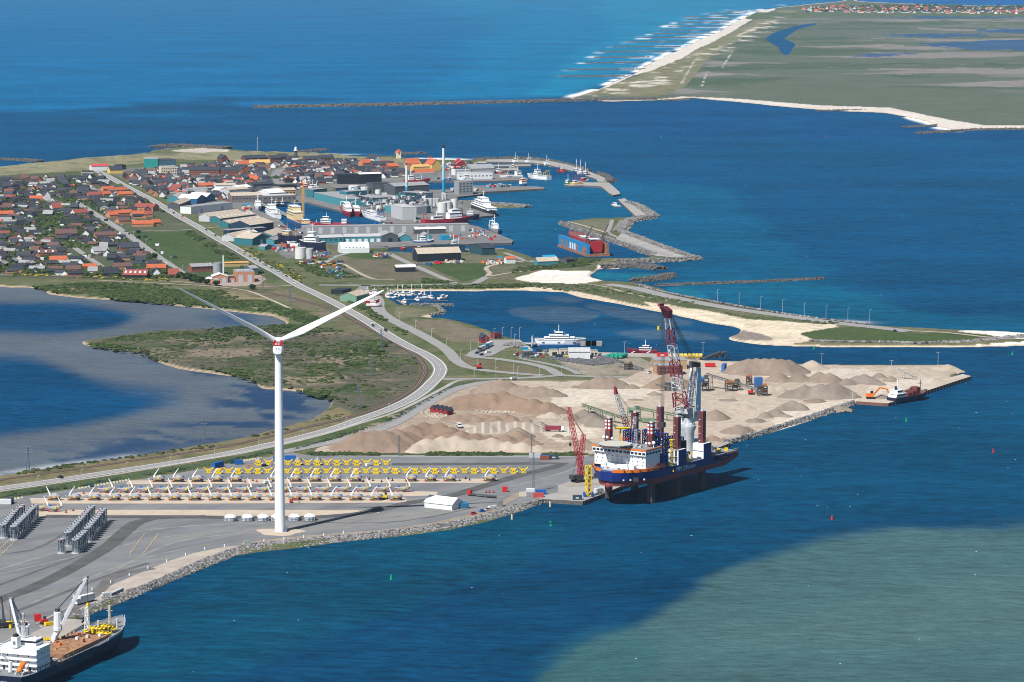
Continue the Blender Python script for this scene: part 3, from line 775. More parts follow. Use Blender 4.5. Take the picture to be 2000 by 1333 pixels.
sheet("quay_apron",[(1138,978.5),(1060,974.5),(1040,972),(1090,962),(1090,948),(1130,934),(1250,905),(1380,882),(1182,962.5)],2.42,M_QUAY)
sheet("quay_apron",[(174,1212),(120,1208),(60,1238),(60,1250),(-20,1300),(0,1311)],2.42,pave_material("pale_concrete",(0.33,0.30,0.27),0.9,0.3,0.15,0.06))
sheet("sand_verge",[(477,1065),(420,1082),(380,1098),(285,1141),(228,1160),(171,1182),(122,1207),(80,1226),(70,1218),(150,1176),(230,1138),(330,1096),(380,1080),(440,1068)],2.36,pave_material("pale_sand",(0.36,0.31,0.26),0.95,0.0,0.2,0.08))
block("quay",[(1060,975),(1138,979.5),(1182,963.5),(1260,930),(1425,866),(1418,862),(1260,922),(1180,955),(1138,968),(1064,969)],2.44,-3,M_QUAY,M_QSIDE)
block("quay",[(150,1211.5),(176,1212.5),(0,1312.5),(-300,1475),(-300,1440),(0,1295)],2.46,-3,pave_material("pale_quay",(0.33,0.30,0.27),0.9,0.3,0.15,0.06),M_QSIDE)
block("quay",[(1672,784),(1725,788),(1735,788),(1808,764),(1897,735),(1880,731),(1800,754),(1720,778),(1680,778)],2.3,-3,pave_material("gravel_quay",(0.42,0.36,0.29)),mat("rust_sheet_piles",(0.16,0.075,0.055),0.8,var=0.4,scale=0.8))
block("quay",[(1014,663),(1043,684.5),(1054,685.5),(1120,687),(1175,688.5),(1287,691),(1372,693),(1366,702),(1287,699),(1150,694),(1050,690),(1015,678)],2.3,-3,pave_material("inlet_quay",(0.34,0.30,0.255)),M_QSIDE)
M_T1=pave_material("tyre_track_pale",(0.205,0.20,0.19),0.95,0,0.25,0.1);M_T2=pave_material("tyre_track_dark",(0.10,0.10,0.102),0.95,0,0.3,0.1)
for k_,(pts_,w_,mm_)in enumerate([([(-20,1118),(90,1085),(200,1052),(300,1034),(420,1025),(560,1024)],3,M_T1),([(-20,1126),(110,1096),(240,1066),(330,1048),(470,1036),(640,1030)],2.2,M_T1),([(215,1120),(270,1090),(340,1060),(450,1044),(600,1036),(760,1024),(850,1008)],2.6,M_T1),([(60,1180),(150,1140),(250,1100),(360,1072),(440,1058)],2.4,M_T1),([(-20,1085),(60,1075),(110,1052),(150,1030),(230,1016)],2.2,M_T2),([(640,1012),(720,1014),(800,1006),(880,990),(960,975),(1030,960)],2.6,M_T1),([(560,1016),(680,1022),(790,1018),(870,1004),(930,990)],2.0,M_T2),([(1000,950),(1060,935),(1110,920),(1140,905)],3,M_T1),([(30,1195),(120,1160),(200,1128),(290,1100)],3,M_T2),([(880,960),(960,945),(1060,942),(1110,950)],2.4,M_T1),([(-20,1150),(60,1120),(160,1085),(240,1062)],2,M_T2)]):
 ribbon("tyre_track",pts_,w_,2.345+.003*k_,mm_)
def fender_row(p,q,n,w,h,label):
 mb=MB()
 a,b=at(p[0],p[1],2.4),at(q[0],q[1],2.4)
 ang=math.atan2(b.y-a.y,b.x-a.x)
 for k in range(n):
  c=a.lerp(b,(k+0.5)/n)
  c=c+Vector((math.sin(ang),-math.cos(ang),0))*0.5
  mb.box((c.x,c.y,0.2),(w,0.9,h),ang)
 o=mb.build("quay_fenders",mat("fender_rubber",(0.02,0.02,0.02),0.8))
 tag(o,kind="structure")
fender_row((1138,979.5),(1425,866),46,2.0,1.8,"")
fender_row((1740,787),(1897,735),26,2.6,1.9,"")
def hq(pts,m=None,z=2.3):block("quay",pts,z,-3,m or M_QDARK,M_QSIDE)
hq([(497,408),(543,427.5),(567,449),(590,446),(650,444.5),(824,441.5),(915,438.5),(935,443),(1002,469),(1002,472),(848,476.5),(757,481),(700,484),(640,472),(560,452),(500,420),(470,398),(480,390),(495,393.5)],None,2.26)
hq([(597,394.5),(662,411),(700,416.5),(751,433.5),(772,437.5),(824,435.5),(870,433),(933,424),(964,421),(963,416),(905,404),(893,397),(893,385),(940,380),(925,376),(895,371),(832,371),(740,374.5),(655,375.5),(620,384)],None,2.32)
hq([(655,368),(751,361),(836,354.5),(928,354.5),(1031,351.5),(1030,348),(966,332),(925,329),(880,333),(800,346),(700,352),(640,362)],None,2.34)
hq([(895,371),(923,376.5),(1050,369.5),(1063,369),(1063,366.5),(1050,364.5),(923,362.5),(895,365)],None,2.36)
hq([(1101,361),(1113,358),(1140,356.5),(1189,357),(1210,375),(1211,379.5),(1197,381.5),(1189,377),(1174,364.5),(1139,362.5),(1114,363)],M_QUAY,2.3)
hq([(1164,350),(1168,355),(1186,355.5),(1180,347),(1148,334),(1118,323.5),(1080,316),(1040,313.5),(1000,311.5),(950,312),(950,316),(1038,318),(1071,322),(1115,333.5)],M_QUAY,2.3)
hq([(1207,390),(1220,387.5),(1238,401),(1262,419.5),(1250,421.5),(1241,422)],M_QUAY,2.3)
hq([(929,322.5),(980,322),(1036,321.5),(1037,324),(980,325),(929,326)],M_QUAY,2.2)
hq([(968,329.5),(1010,329),(1014,331),(1010,332.5),(970,333.5)],M_QUAY,2.2)
hq([(757,479),(850,474.5),(1000,470.5),(1000,474.5),(850,478.5),(757,484)],M_QDARK,2.4)
hq([(808,492.5),(840,490),(909,486),(984,484.5),(986,487),(909,491),(820,497)],M_QDARK,2.3)
hq([(1214,455),(1200,470),(1281,500),(1345,505),(1336,497),(1273,475)],M_QUAY,2.28)
ribbon("road",[(1196,430),(1190,447),(1188,455),(1212,466),(1260,485),(1310,500)],5,2.36,M_ROADL)
ribbon("path",[(1110,433),(1140,441),(1188,456)],4,2.36,M_TRACK)
def ico(sub=0):
 bm=bmesh.new();bmesh.ops.create_icosphere(bm,subdivisions=1,radius=1.0)
 V=np.array([v.co[:]for v in bm.verts]);F=np.array([[v.index for v in f.verts]for f in bm.faces]);bm.free()
 return V,F
ICO_V,ICO_F=ico()
def scatter(name,P,S,m,squash=0.75,rough=0.28,parent=None,kind="stuff",tpl=None,cols=None):
 TV,TF=tpl or(ICO_V,ICO_F)
 n,k=len(P),len(TV)
 if n==0:return None
 V=TV[None]*(1+rough*(rng.random((n,k,1))-0.5)*2)
 a=rng.random(n)*6.283
 ca,sa=np.cos(a)[:,None],np.sin(a)[:,None]
 st=1+0.5*(rng.random((n,1))-0.3)
 x,y,z=V[...,0]*st,V[...,1],V[...,2]*squash
 V=np.stack([x*ca-y*sa,x*sa+y*ca,z],-1)*S[:,None,None]+P[:,None,:]
 F=(TF[None]+(np.arange(n)*k)[:,None,None]).reshape(-1,3)
 cc={"Col":np.repeat(cols,k,0)}if cols is not None else None
 o=link(name,np_mesh(name,V.reshape(-1,3),F,m,cc),parent)
 if kind:o["kind"]=kind
 return o
def poly_pt(P,t):
 L=[0]
 for i in range(1,len(P)):L.append(L[-1]+(P[i]-P[i-1]).length)
 d=t*L[-1]
 out=[]
 return np.array([np.interp(d,L,[p[k]for p in P])for k in range(3)]).T
def attr_mat(name):
 m=bpy.data.materials.new(name);m.use_nodes=True
 n,l=m.node_tree.nodes,m.node_tree.links
 b=n["Principled BSDF"];b.inputs["Roughness"].default_value=0.9;b.inputs["Specular IOR Level"].default_value=0.1
 a=n.new("ShaderNodeAttribute");a.attribute_name="Col"
 l.new(a.outputs["Color"],b.inputs["Base Color"])
 return m
STONE=attr_mat("mixed_stone")
def revetment(name,low,top,n,size,m,ztop=2.5,bank=None):
 A=[at(p[0],p[1],0.0)for p in low];B=[at(p[0],p[1],ztop)for p in top]
 t=rng.random(n);u=rng.random(n)**0.9
 a,b=poly_pt(A,t),poly_pt(B,t)
 P=a+(b-a)*u[:,None]
 P[:,2]=-0.2+u*(ztop+0.1)+(rng.random(n)-0.4)*0.35
 ts=np.linspace(0,1,80)
 a,b=poly_pt(A,ts),poly_pt(B,ts)
 out=(a-b);out[:,2]=0
 V=np.concatenate([a+out*0.12+np.array((0,0,-1.2)),b+np.array((0,0,-0.05))])
 F=np.array([(i,i+1,81+i,80+i)for i in range(79)])
 me=np_mesh("sea_wall_bank",V,F,bank or M_ROCKD)
 if me.polygons[0].normal.z<0:me.flip_normals()
 tag(link("sea_wall_bank",me),kind="structure")
 g=rng.uniform(.08,.34,(n,1))**1.1
 o=scatter(name,P,size*(0.6+0.8*rng.random(n)),STONE if m is M_ROCK else m,cols=np.concatenate([g,g*.95,g*.92,np.ones((n,1))],1))
 return o
revetment("riprap",[(1066,981.5),(1040,990),(1020,998),(960,1016),(880,1034),(780,1047),(680,1057.5),(587,1069),(500,1078),(465,1085),(430,1098),(380,1118),(304,1148),(266,1165.5),(209,1188),(148,1212)],[(1056,975.5),(1036,981),(1010,986),(960,1002),(870,1022.5),(780,1035),(680,1045),(590,1052.5),(500,1062),(462,1069),(430,1080),(380,1100.5),(285,1142.5),(228,1161.5),(171,1184),(122,1208.5)],11000,0.85,M_ROCK)
revetment("riprap",[(1668,791.5),(1640,802),(1587,820),(1540,834),(1500,846.5),(1460,858),(1420,869)],[(1668,783),(1640,792),(1587,810),(1540,825),(1500,838),(1455,851),(1412,863)],2600,1.0,M_ROCK)
revetment("riprap",[(1578,668),(1640,670),(1720,673),(1800,674.5),(1880,676),(1960,672),(2060,664)],[(1584,665.5),(1640,667),(1720,668),(1800,669.5),(1880,666),(1950,658.5),(2060,650)],2600,1.3,M_ROCK,2.6)
revetment("riprap",[(1262,557),(1300,572),(1320,578),(1400,593),(1500,611),(1600,626),(1700,637)],[(1235,555),(1290,569),(1320,575),(1400,590),(1500,607.5),(1600,622.5),(1700,633.5)],1900,1.2,M_ROCK,2.6)
revetment("riprap",[(1050,687.5),(1100,699),(1160,712),(1200,716),(1215,712)],[(1062,684.5),(1110,690.5),(1160,696),(1190,699),(1213,707)],1500,1.3,mat("dark_rock_heap",(0.095,0.095,0.10),0.9,var=0.35),3.2)
def mound(name,pts,width,h,n,size,m,label,cat="groyne",group=None,z=0.0):
 P=resample([at(p[0],p[1],z)for p in pts],8.0)
 L=[Vector((p.x,p.y,0))for p in P]
 V,F=[],[]
 for i,p in enumerate(L):
  d=(L[min(len(L)-1,i+1)]-L[max(0,i-1)]).normalized()
  q=Vector((-d.y,d.x,0))
  e=min(1.0,0.35+0.4*min(i,len(L)-1-i))
  for s,zz in((-0.5,-0.8),(-0.2,h*e),(0.2,h*e),(0.5,-0.8)):
   V.append(tuple(p+q*s*width*(0.7+0.3*e)*random.uniform(0.92,1.08)+Vector((0,0,zz*random.uniform(0.85,1.1)))))
  if i:
   for k in range(3):
    a=4*(i-1)+k
    F.append((a,a+4,a+5,a+1))
 F+=[(0,1,2,3),tuple(len(V)-4+k for k in(3,2,1,0))]
 me=bpy.data.meshes.new(name);me.from_pydata(V,[],F);me.materials.append(M_ROCKD)
 me.update()
 bm=bmesh.new();bm.from_mesh(me);bmesh.ops.recalc_face_normals(bm,faces=bm.faces);bm.to_mesh(me);bm.free()
 o=tag(link(name,me),label,cat,group)
 if n:
  t=rng.random(n);u=rng.random(n)-0.5
  A=poly_pt(L,t)
  D=poly_pt(L,np.clip(t+0.004,0,1))-poly_pt(L,np.clip(t-0.004,0,1))
  D/=np.linalg.norm(D,axis=1)[:,None]+1e-9
  Q=np.stack([-D[:,1],D[:,0],0*t],1)
  R=A+Q*(u*width)[:,None]
  R[:,2]=np.where(np.abs(u)<0.2,h,h*(0.5-np.abs(u))/0.3-0.1)+(rng.random(n)-0.5)*0.4
  scatter("armour_stones",R,size*(0.6+0.8*rng.random(n)),m,parent=o)
 return o
mound("breakwater",[(497,211),(600,209),(700,207.5),(800,205.5),(900,203),(1000,201),(1100,198),(1200,196),(1280,195)],32,3.2,1500,2.6,M_ROCKD,"long straight dark breakwater running out from the far sandy point","breakwater")
for i,(x0,y0,x1,y1)in enumerate(GROYNES):
 ords="first second third fourth fifth sixth seventh eighth ninth tenth eleventh twelfth thirteenth fourteenth fifteenth sixteenth".split()
 mound("groyne",[(x0,y0),((x0+x1)/2,(y0+y1)/2),(x1,y1)],12,1.8,200,1.6,M_ROCKD,f"dark rock groyne off the far beach, {ords[i]} up the coast from the long breakwater","groyne","groynes off the far beach")
mound("groyne",[(1290,197.5),(1320,197),(1350,195)],12,1.6,120,1.8,M_ROCKD,"short dark rock spur where the far breakwater meets the beach")
mound("groyne",[(1595,218),(1640,217),(1690,216)],14,1.6,140,1.8,M_ROCKD,"dark rock bar lying along the curved beach of the far land")
mound("groyne",[(1765,249.5),(1800,248),(1830,246)],14,1.8,140,1.8,M_ROCKD,"upper of two rock spurs in the sandy bay of the far land")
mound("groyne",[(1792,262),(1850,258.5),(1920,254.5),(2010,254)],18,2.2,300,2.0,M_ROCKD,"lower and longer of two rock spurs in the bay of the far land")
mound("groyne",[(-60,312),(0,313),(40,314),(80,317)],18,2.4,300,1.8,M_ROCKD,"dark rock groyne on the town beach west of the surf")
mound("groyne",[(302,290),(330,286.5),(360,287),(400,289),(446,291)],26,3.0,500,1.8,M_ROCKD,"broad rock head with pale sand at the town beach bend")
mound("groyne",[(405,293),(430,290),(450,289)],16,2.2,140,1.6,M_ROCKD,"stubby rock spur beside the broad rock head of the town beach")
mound("groyne",[(576,301),(600,297),(634,294)],18,2.2,240,1.6,M_ROCKD,"rock groyne in surf behind the radar mast of the town")
mound("groyne",[(776,304),(800,302),(829,300.5)],16,2.2,200,1.6,M_ROCKD,"rock groyne behind the small yellow tower with red roof")
mound("groyne",[(890,397),(930,398),(960,400.5),(1000,403),(1032,405.5)],20,2.6,420,1.4,M_ROCK,"long tan stone spit reaching into the harbour basin")
mound("groyne",[(895,382),(920,381),(940,382.5)],16,2.4,200,1.4,M_ROCK,"short tan stone bank below the long harbour pier")
mound("groyne",[(1170,524),(1220,522.5),(1260,523),(1290,528)],22,3.0,420,1.5,M_ROCKD,"dark rock groyne between the two white sand coves")
mound("groyne",[(1240,551),(1280,546.5),(1305,541),(1320,541)],20,3.0,320,1.5,M_ROCKD,"hooked rock groyne closing the wider white sand cove")
mound("breakwater",[(1280,559),(1350,556.5),(1450,553),(1550,548.5),(1608,545.5)],8,1.8,480,0.9,M_ROCKD,"thin straight dark breakwater pointing out from the spit road","breakwater")
mound("breakwater",[(1186,358),(1194,354),(1186,348),(1170,341)],16,3.4,260,1.3,M_ROCKD,"rounded rock head of the curved northern harbour mole","breakwater")
mound("breakwater",[(1228,399),(1246,405),(1262,415),(1272,424.5),(1250,430),(1226,434),(1216,446),(1208,456)],20,3.2,800,1.4,M_ROCK,"rock armour bent around the middle harbour mole","breakwater")
mound("breakwater",[(1214,456),(1273,478),(1336,501),(1357,507),(1290,511.5),(1200,514.5)],18,3.0,900,1.4,M_ROCK,"pointed rock armour of the southern harbour mole by the dry dock","breakwater")
mound("breakwater",[(1097,437),(1136,452),(1200,473),(1281,501)],14,2.6,420,1.2,M_ROCK,"tan stone slope along the basin side of the triangular harbour island","breakwater")
mound("breakwater",[(925,313),(980,311.5),(1006,311),(1050,313.5),(1084,318.5),(1118,326),(1150,337)],13,3.4,480,1.2,M_ROCKD,"curved outer sea wall of rock behind the northern harbour mole","breakwater")
mound("jetty",[(800,596.5),(840,597),(872,598),(886,597.5)],6,1.6,120,0.9,M_ROCK,"low stone arm south of the small marina","jetty")
mound("jetty",[(848,600),(860,606),(865,611),(858,614.5),(838,617)],6,1.8,160,0.9,M_ROCK,"stone edged corner of the meadow below the marina","jetty")
mound("jetty",[(988,681),(1000,677),(1012,675),(1018,679),(1010,684)],16,2.6,160,1.2,M_ROCK,"rounded stone slope beside the ferry ramp","jetty")
M_SCRUB=attr_mat("leaf")
def scrub(name,poly,n,smin,smax,pal,thr=None,z=2.0,nscale=60,squash=0.55):
 P=np.array([lat(p[0],p[1],z)for p in poly])
 pts=[]
 w=[at(p[0],p[1],z)for p in poly]
 xs,ys=[q.x for q in w],[q.y for q in w]
 X=rng.uniform(min(xs),max(xs),n*4);Y=rng.uniform(min(ys),max(ys),n*4)
 ok=inpoly(X,Y,[(q.x,q.y)for q in w])
 if thr is not None:ok&=fbm(X,Y,nscale,3)>thr
 X,Y=X[ok][:n],Y[ok][:n]
 S=rng.uniform(smin,smax,len(X))*(0.6+0.8*fbm(X,Y,90,2))
 pa=np.array(pal)
 c=pa[rng.integers(0,len(pa),len(X))]*rng.uniform(0.75,1.25,(len(X),1))
 c=np.concatenate([c,np.ones((len(X),1))],1)
 return scatter(name,np.stack([X,Y,np.full(len(X),z+0.1)],1),S,M_SCRUB,squash,0.45,cols=c)
GR=[(0.028,0.049,0.013),(0.040,0.062,0.017),(0.024,0.040,0.013),(0.056,0.070,0.024)]
BR=[(0.058,0.055,0.034),(0.042,0.050,0.024),(0.082,0.068,0.046)]
SPIT_P=[(170,674),(240,657),(400,642),(570,634),(640,642),(760,668),(812,702),(815,728),(785,765),(700,800),(655,785),(580,764),(500,748),(440,728),(330,708)]
scrub("scrub",SPIT_P,2300,1.0,3.0,GR,0.54,2.0,70,0.42)
scrub("scrub",SPIT_P,1500,0.8,2.2,BR,0.44,2.0,50,0.38)
scrub("scrub",[(300,566),(430,568),(480,578),(560,604),(625,624),(600,634),(540,612),(450,602),(330,594),(230,586),(200,576)],2200,1.2,3.4,GR,0.38,2.0,50,0.45)
scrub("scrub",[(60,560),(200,552),(340,558),(300,566),(200,576),(110,572)],700,1.0,2.6,GR,0.5)
scrub("hedge_scrub",[(606,886.5),(1135,886.5),(1135,890.5),(612,890)],900,1.2,2.6,GR,0.38,2.2,30,0.7)
scrub("hedge_scrub",[(250,445),(330,492),(400,470),(440,489),(520,540),(500,544),(400,478)],10,1.0,2.0,GR)
scrub("hedge_scrub",[(372,452),(440,490),(512,534),(500,538),(420,492),(362,458)],1900,1.4,3.0,GR,0.35,2,40,0.7)
scrub("gorse_scrub",[(440,478),(520,520),(600,562),(620,560),(560,520),(470,475)],420,0.9,2.0,GR+[(0.30,0.20,0.02)],0.45)
scrub("gorse_scrub",[(20,541),(200,545),(330,550),(330,545),(200,538),(20,535)],300,0.9,2.0,GR+[(0.30,0.20,0.02)],0.4)
scrub("scrub",[(0,926),(200,899),(420,868),(560,838),(640,812),(700,806),(600,830),(420,873),(200,904),(0,934)],900,0.9,2.0,GR+BR,0.47,2,40,0.5)
scrub("scrub",[(0,969),(210,937),(420,905),(540,879),(530,886),(415,911),(150,952),(0,974)],1400,0.8,1.7,GR,0.42,2,30,0.5)
scrub("scrub",[(570,880),(660,850),(756,820),(836,780),(890,752),(880,758),(835,786),(756,828),(660,857),(580,877)],900,0.8,1.8,GR,0.42,2,30,0.5)
scrub("dune_scrub",[(1040,555),(1180,558),(1330,588),(1480,612),(1640,632),(1600,636),(1440,618),(1300,596),(1160,572),(1050,562)],1300,0.9,2.6,[(0.05,0.07,0.028),(0.08,0.09,0.045)],0.47,2,40,0.5)
scrub("dune_scrub",[(1010,512),(1080,505),(1175,506),(1150,520),(1060,527),(1000,534)],500,1.0,2.6,GR,0.42)
scrub("scrub",[(640,566),(700,588),(750,622),(800,650),(790,655),(740,626),(690,596)],500,1.0,2.4,GR,0.42)
scrub("scrub",[(720,548),(830,544),(890,552),(760,556)],300,1.0,2.4,GR,0.42)
scrub("scrub",[(930,556),(1060,556),(1080,560),(900,563),(720,563),(760,559)],360,1.0,2.2,GR,0.42)
scrub("scrub",[(560,506),(640,505),(690,530),(740,550),(650,552),(600,530)],500,0.9,2.0,GR,0.5)
scrub("garden_shrubs",[(-20,352),(200,345),(235,362),(330,420),(200,420),(150,390),(140,400),(300,505),(365,545),(200,540),(-20,534)],6500,1.4,3.6,GR,0.36,2,60,0.8)
scrub("garden_shrubs",[(250,352),(560,345),(650,350),(520,372),(400,385),(340,400)],700,1.2,2.8,GR,0.45,2,60,0.8)
def heap_material(name,col,dark=0.8,streak=0.0):
 m=bpy.data.materials.new(name);m.use_nodes=True
 n,l=m.node_tree.nodes,m.node_tree.links
 b=n["Principled BSDF"];b.inputs["Roughness"].default_value=0.97;b.inputs["Specular IOR Level"].default_value=0.05
 tc=n.new("ShaderNodeTexCoord")
 def noise(s,d,sc=(1,1,1)):
  mp=n.new("ShaderNodeMapping");mp.inputs["Scale"].default_value=sc
  l.new(tc.outputs["Object"],mp.inputs[0])
  t=n.new("ShaderNodeTexNoise");t.inputs["Scale"].default_value=s;t.inputs["Detail"].default_value=d;t.inputs["Roughness"].default_value=0.65
  l.new(mp.outputs[0],t.inputs["Vector"]);return t.outputs["Fac"]
 r=n.new("ShaderNodeMapRange");r.inputs[1].default_value,r.inputs[2].default_value,r.inputs[3].default_value,r.inputs[4].default_value=0.3,0.7,dark,2-dark
 l.new(noise(0.07,6),r.inputs[0])
 cc=n.new("ShaderNodeCombineColor")
 for k in range(3):l.new(r.outputs[0],cc.inputs[k])
 mx=n.new("ShaderNodeMix");mx.data_type='RGBA';mx.blend_type='MULTIPLY';mx.inputs[0].default_value=1.0
 mx.inputs[6].default_value=(*col,1);l.new(cc.outputs[0],mx.inputs[7])
 out=mx.outputs[2]
 if streak:
  w=n.new("ShaderNodeTexWave");w.inputs["Scale"].default_value=0.055;w.inputs["Distortion"].default_value=3.0;w.inputs["Detail"].default_value=3;w.inputs["Detail Scale"].default_value=0.25
  l.new(tc.outputs["Object"],w.inputs["Vector"])
  s=n.new("ShaderNodeMapRange");s.inputs[1].default_value,s.inputs[2].default_value,s.inputs[4].default_value=0.55,0.95,streak
  l.new(w.outputs["Fac"],s.inputs[0])
  q=n.new("ShaderNodeMix");q.data_type='RGBA';l.new(s.outputs[0],q.inputs[0]);l.new(out,q.inputs[6]);q.inputs[7].default_value=(0.40,0.37,0.33,1)
  out=q.outputs[2]
 l.new(out,b.inputs["Base Color"])
 bp=n.new("ShaderNodeBump");bp.inputs["Strength"].default_value=0.7;bp.inputs["Distance"].default_value=0.8
 l.new(noise(0.35,5),bp.inputs["Height"]);l.new(bp.outputs[0],b.inputs["Normal"])
 return m
H_BROWN=heap_material("brown_gravel_heap",(0.225,0.163,0.122))
H_BROWN2=heap_material("rust_gravel_heap",(0.215,0.15,0.108))
H_PALE=heap_material("pale_sand_heap",(0.36,0.30,0.235))
H_GREY=heap_material("grey_gravel_heap",(0.205,0.172,0.142))
H_TAN=heap_material("tan_gravel_heap",(0.218,0.172,0.135))
H_STRIPE=heap_material("striped_gravel_heap",(0.29,0.235,0.185),0.85,0.8)
H_DARK=heap_material("dark_gravel_heap",(0.20,0.165,0.135))
def heap(label,apex,m,slope=0.66,rough=0.0,lumps=True,dense=2.0):
 cones=[]
 for i,(x,y,h)in enumerate(apex):
  p=at(x,y,2+h);cones.append((p.x,p.y,h))
  if i and lumps:
   q=cones[-2]if not isinstance(cones[-2],list)else None
   x0,y0,h0=apex[i-1]
   p0=at(x0,y0,2+h0)
   d=math.hypot(p.x-p0.x,p.y-p0.y)
   n=max(1,int(d/9))
   for k in range(1,n):
    t=k/n
    hh=(h0+(h-h0)*t)*random.uniform(0.90,1.0)
    cones.append((p0.x+(p.x-p0.x)*t+random.uniform(-1.5,1.5),p0.y+(p.y-p0.y)*t+random.uniform(-3,3),hh))
 c=np.array(cones)
 R=c[:,2].max()/slope+9
 x0,x1,y0,y1=c[:,0].min()-R,c[:,0].max()+R,c[:,1].min()-R,c[:,1].max()+R
 st=dense if(x1-x0)*(y1-y0)<40000 else dense*1.4
 xs,ys=np.arange(x0,x1,st),np.arange(y0,y1,st)
 X,Y=np.meshgrid(xs,ys)
 wob=(fbm(X,Y,22,3)-0.5)
 Z=np.full(X.shape,-9.0)
 for cx,cy,h in c:
  d=np.hypot(X-cx,(Y-cy))
  ang=np.arctan2(Y-cy,X-cx)
  z=h-slope*d*(1+0.05*np.sin(ang*9+cx)+0.05*np.sin(ang*23+cy))-0.5*np.exp(-d*d/8)
  Z=np.maximum(Z,z)
 Z=Z+wob*(2.8+rough)*smooth(-0.5,2.5,Z)+(fbm(X+40,Y,7,3)-0.5)*(0.7+rough)*smooth(-0.5,1.5,Z)
 kp=Z>-2.4
 k=kp[:-1,:-1]&kp[1:,:-1]&kp[:-1,1:]&kp[1:,1:]
 nr,nc=X.shape
 idx=np.arange(nr*nc).reshape(nr,nc)
 F=np.stack([idx[:-1,:-1][k],idx[:-1,1:][k],idx[1:,1:][k],idx[1:,:-1][k]],1)
 used=np.unique(F);re=np.full(nr*nc,-1);re[used]=np.arange(len(used))
 V=np.stack([X.ravel(),Y.ravel(),np.maximum(Z.ravel(),-2.4)+2.0],1)[used]
 return tag(link("gravel_heap",np_mesh("gravel_heap",V,re[F],m,None,True)),label,"gravel heap")
heap("large smooth brown gravel heap tapering to the yard road",[(655,872,2.5),(668,863,5),(690,849,9.5),(706,841,12),(730,838,12.8),(750,837,13),(772,835,12.5),(795,839,10)],H_BROWN,0.6)
heap("brown ridge of gravel behind the large smooth heap",[(806,828,9),(829,822,10),(858,822,10),(881,830,8.5),(899,841,5)],H_BROWN2)
heap("long jagged pale sand ridge along the green hedge",[(815,868,5),(834,854,8.5),(848,858,7),(862,850,9),(878,853,8),(891,848,9.5),(906,854,8),(925,853,8.5),(942,856,7.5),(959,852,8.5),(990,861,6),(1006,866,4.5),(1021,862,6),(1036,868,4),(1052,866,5),(1081,872,3.5),(1098,876,2)],H_PALE,0.62,1.2)
heap("broad brown heap filling the ground behind the long sand ridge",[(845,846,5),(870,840,6.5),(900,840,7),(930,845,6),(955,848,5)],H_BROWN2,0.55,1.0)
heap("brown bank between the biggest heap and the huts",[(872,812,3),(890,805,5),(915,803,5.5),(945,805,5),(985,806,4)],H_BROWN,0.55,1.0)
heap("brown heap tipped behind the jagged pale sand ridge",[(968,850,5),(990,846,7),(1010,838,8),(1032,850,6),(1046,857,4)],H_BROWN)
heap("conical grey brown heap in front of the striped bank",[(1012,831,8)],H_TAN)
heap("long bank of gravel streaked with pale curved bands",[(930,832,4),(946,823,6.5),(975,819,7),(1005,819,7),(1030,821,6.5),(1045,827,5)],H_STRIPE,0.5)
heap("low brown bank just beyond the streaked bank",[(905,815,3.5),(930,810,4.5),(964,809,4.5),(1000,812,4),(1030,816,3)],H_BROWN)
heap("biggest rust brown heap in the middle of the gravel port",[(885,782,5),(899,770,9.5),(918,766,11),(938,764,11.5),(960,767,11),(982,764,11.5),(1000,770,10.5),(1016,773,10),(1042,777,9.5),(1068,781,9),(1082,787,7),(1094,793,4)],H_BROWN2,0.6,1.2)
heap("pinkish grey heap at the roundabout with several crests",[(940,754,5),(959,742,10),(977,739,11),(990,742,10),(1006,752,7.5),(1024,752,7.5),(1042,753,7.5),(1057,751,8),(1078,757,6),(1094,764,4)],H_TAN,0.62,0.8)
heap("three peaked gravel heap by the bend of the port road",[(1125,750,3),(1145,743,5.5),(1166,734,8.5),(1177,733,9),(1193,733,9),(1212,741,6),(1235,748,4)],H_TAN)
heap("pointed heap behind the ship crane hoist ropes",[(1262,750,3),(1285,739,7),(1307,727,11),(1325,733,8.5),(1344,739,6)],H_BROWN)
heap("small grey cone beside the hoist ropes of the ship crane",[(1278,761,4)],H_GREY)
heap("broad heap with a row of rounded crests by the inlet",[(1447,704,9.5),(1462,698,12),(1478,697.5,12),(1494,697.5,12),(1510,698,12),(1526,698.5,12),(1540,700,11)],H_TAN,0.62)
heap("bright pale sand cone at the inlet shore",[(1570,712,4.5),(1587,701,8),(1604,708,5)],H_PALE)
heap("rounded grey brown heap in front of the bright sand cone",[(1507,734,4),(1525,728,6.5),(1562,725,7.5),(1600,725,7.5),(1620,727,7)],H_TAN)
heap("long grey heap with gullies above the stone sea wall",[(1545,760,6),(1570,750,9.5),(1600,748,10.5),(1630,747,10.5),(1650,756,7),(1668,766,4)],H_GREY,0.62,1.0)
heap("steep grey heap near the loading berth conveyor",[(1655,738,5),(1675,731,6.5),(1687,728,7.5),(1705,736,5.5),(1718,743,3.5)],H_GREY)
heap("low dark heap under the white conveyor of the quay",[(1717,727,4)],H_DARK)
heap("small brown heap under the white conveyor of the quay",[(1740,733,4.5)],H_TAN)
heap("rough pale bank at the end of the port next to the sea",[(1660,715,2),(1700,714,2.5),(1740,713,2.5),(1790,714,2),(1830,713,3),(1850,711,4.5),(1862,715,3)],H_PALE,0.5,0.8)
heap("ribbed heap above the middle of the stone sea wall",[(1530,790,4),(1546,783,6),(1562,788,4.5)],H_GREY,0.6,0.6)
heap("flat heap lowest on the stone sea wall",[(1495,806,3.5),(1515,798,5),(1535,806,3)],H_GREY,0.6,0.6)
heap("lumpy pale heap in the middle between two grey heaps",[(1490,756,3.5),(1505,750,5),(1522,753,4)],H_PALE,0.6,1.4)
heap("small grey heap beside the orange excavator",[(1722,768,4)],H_GREY)
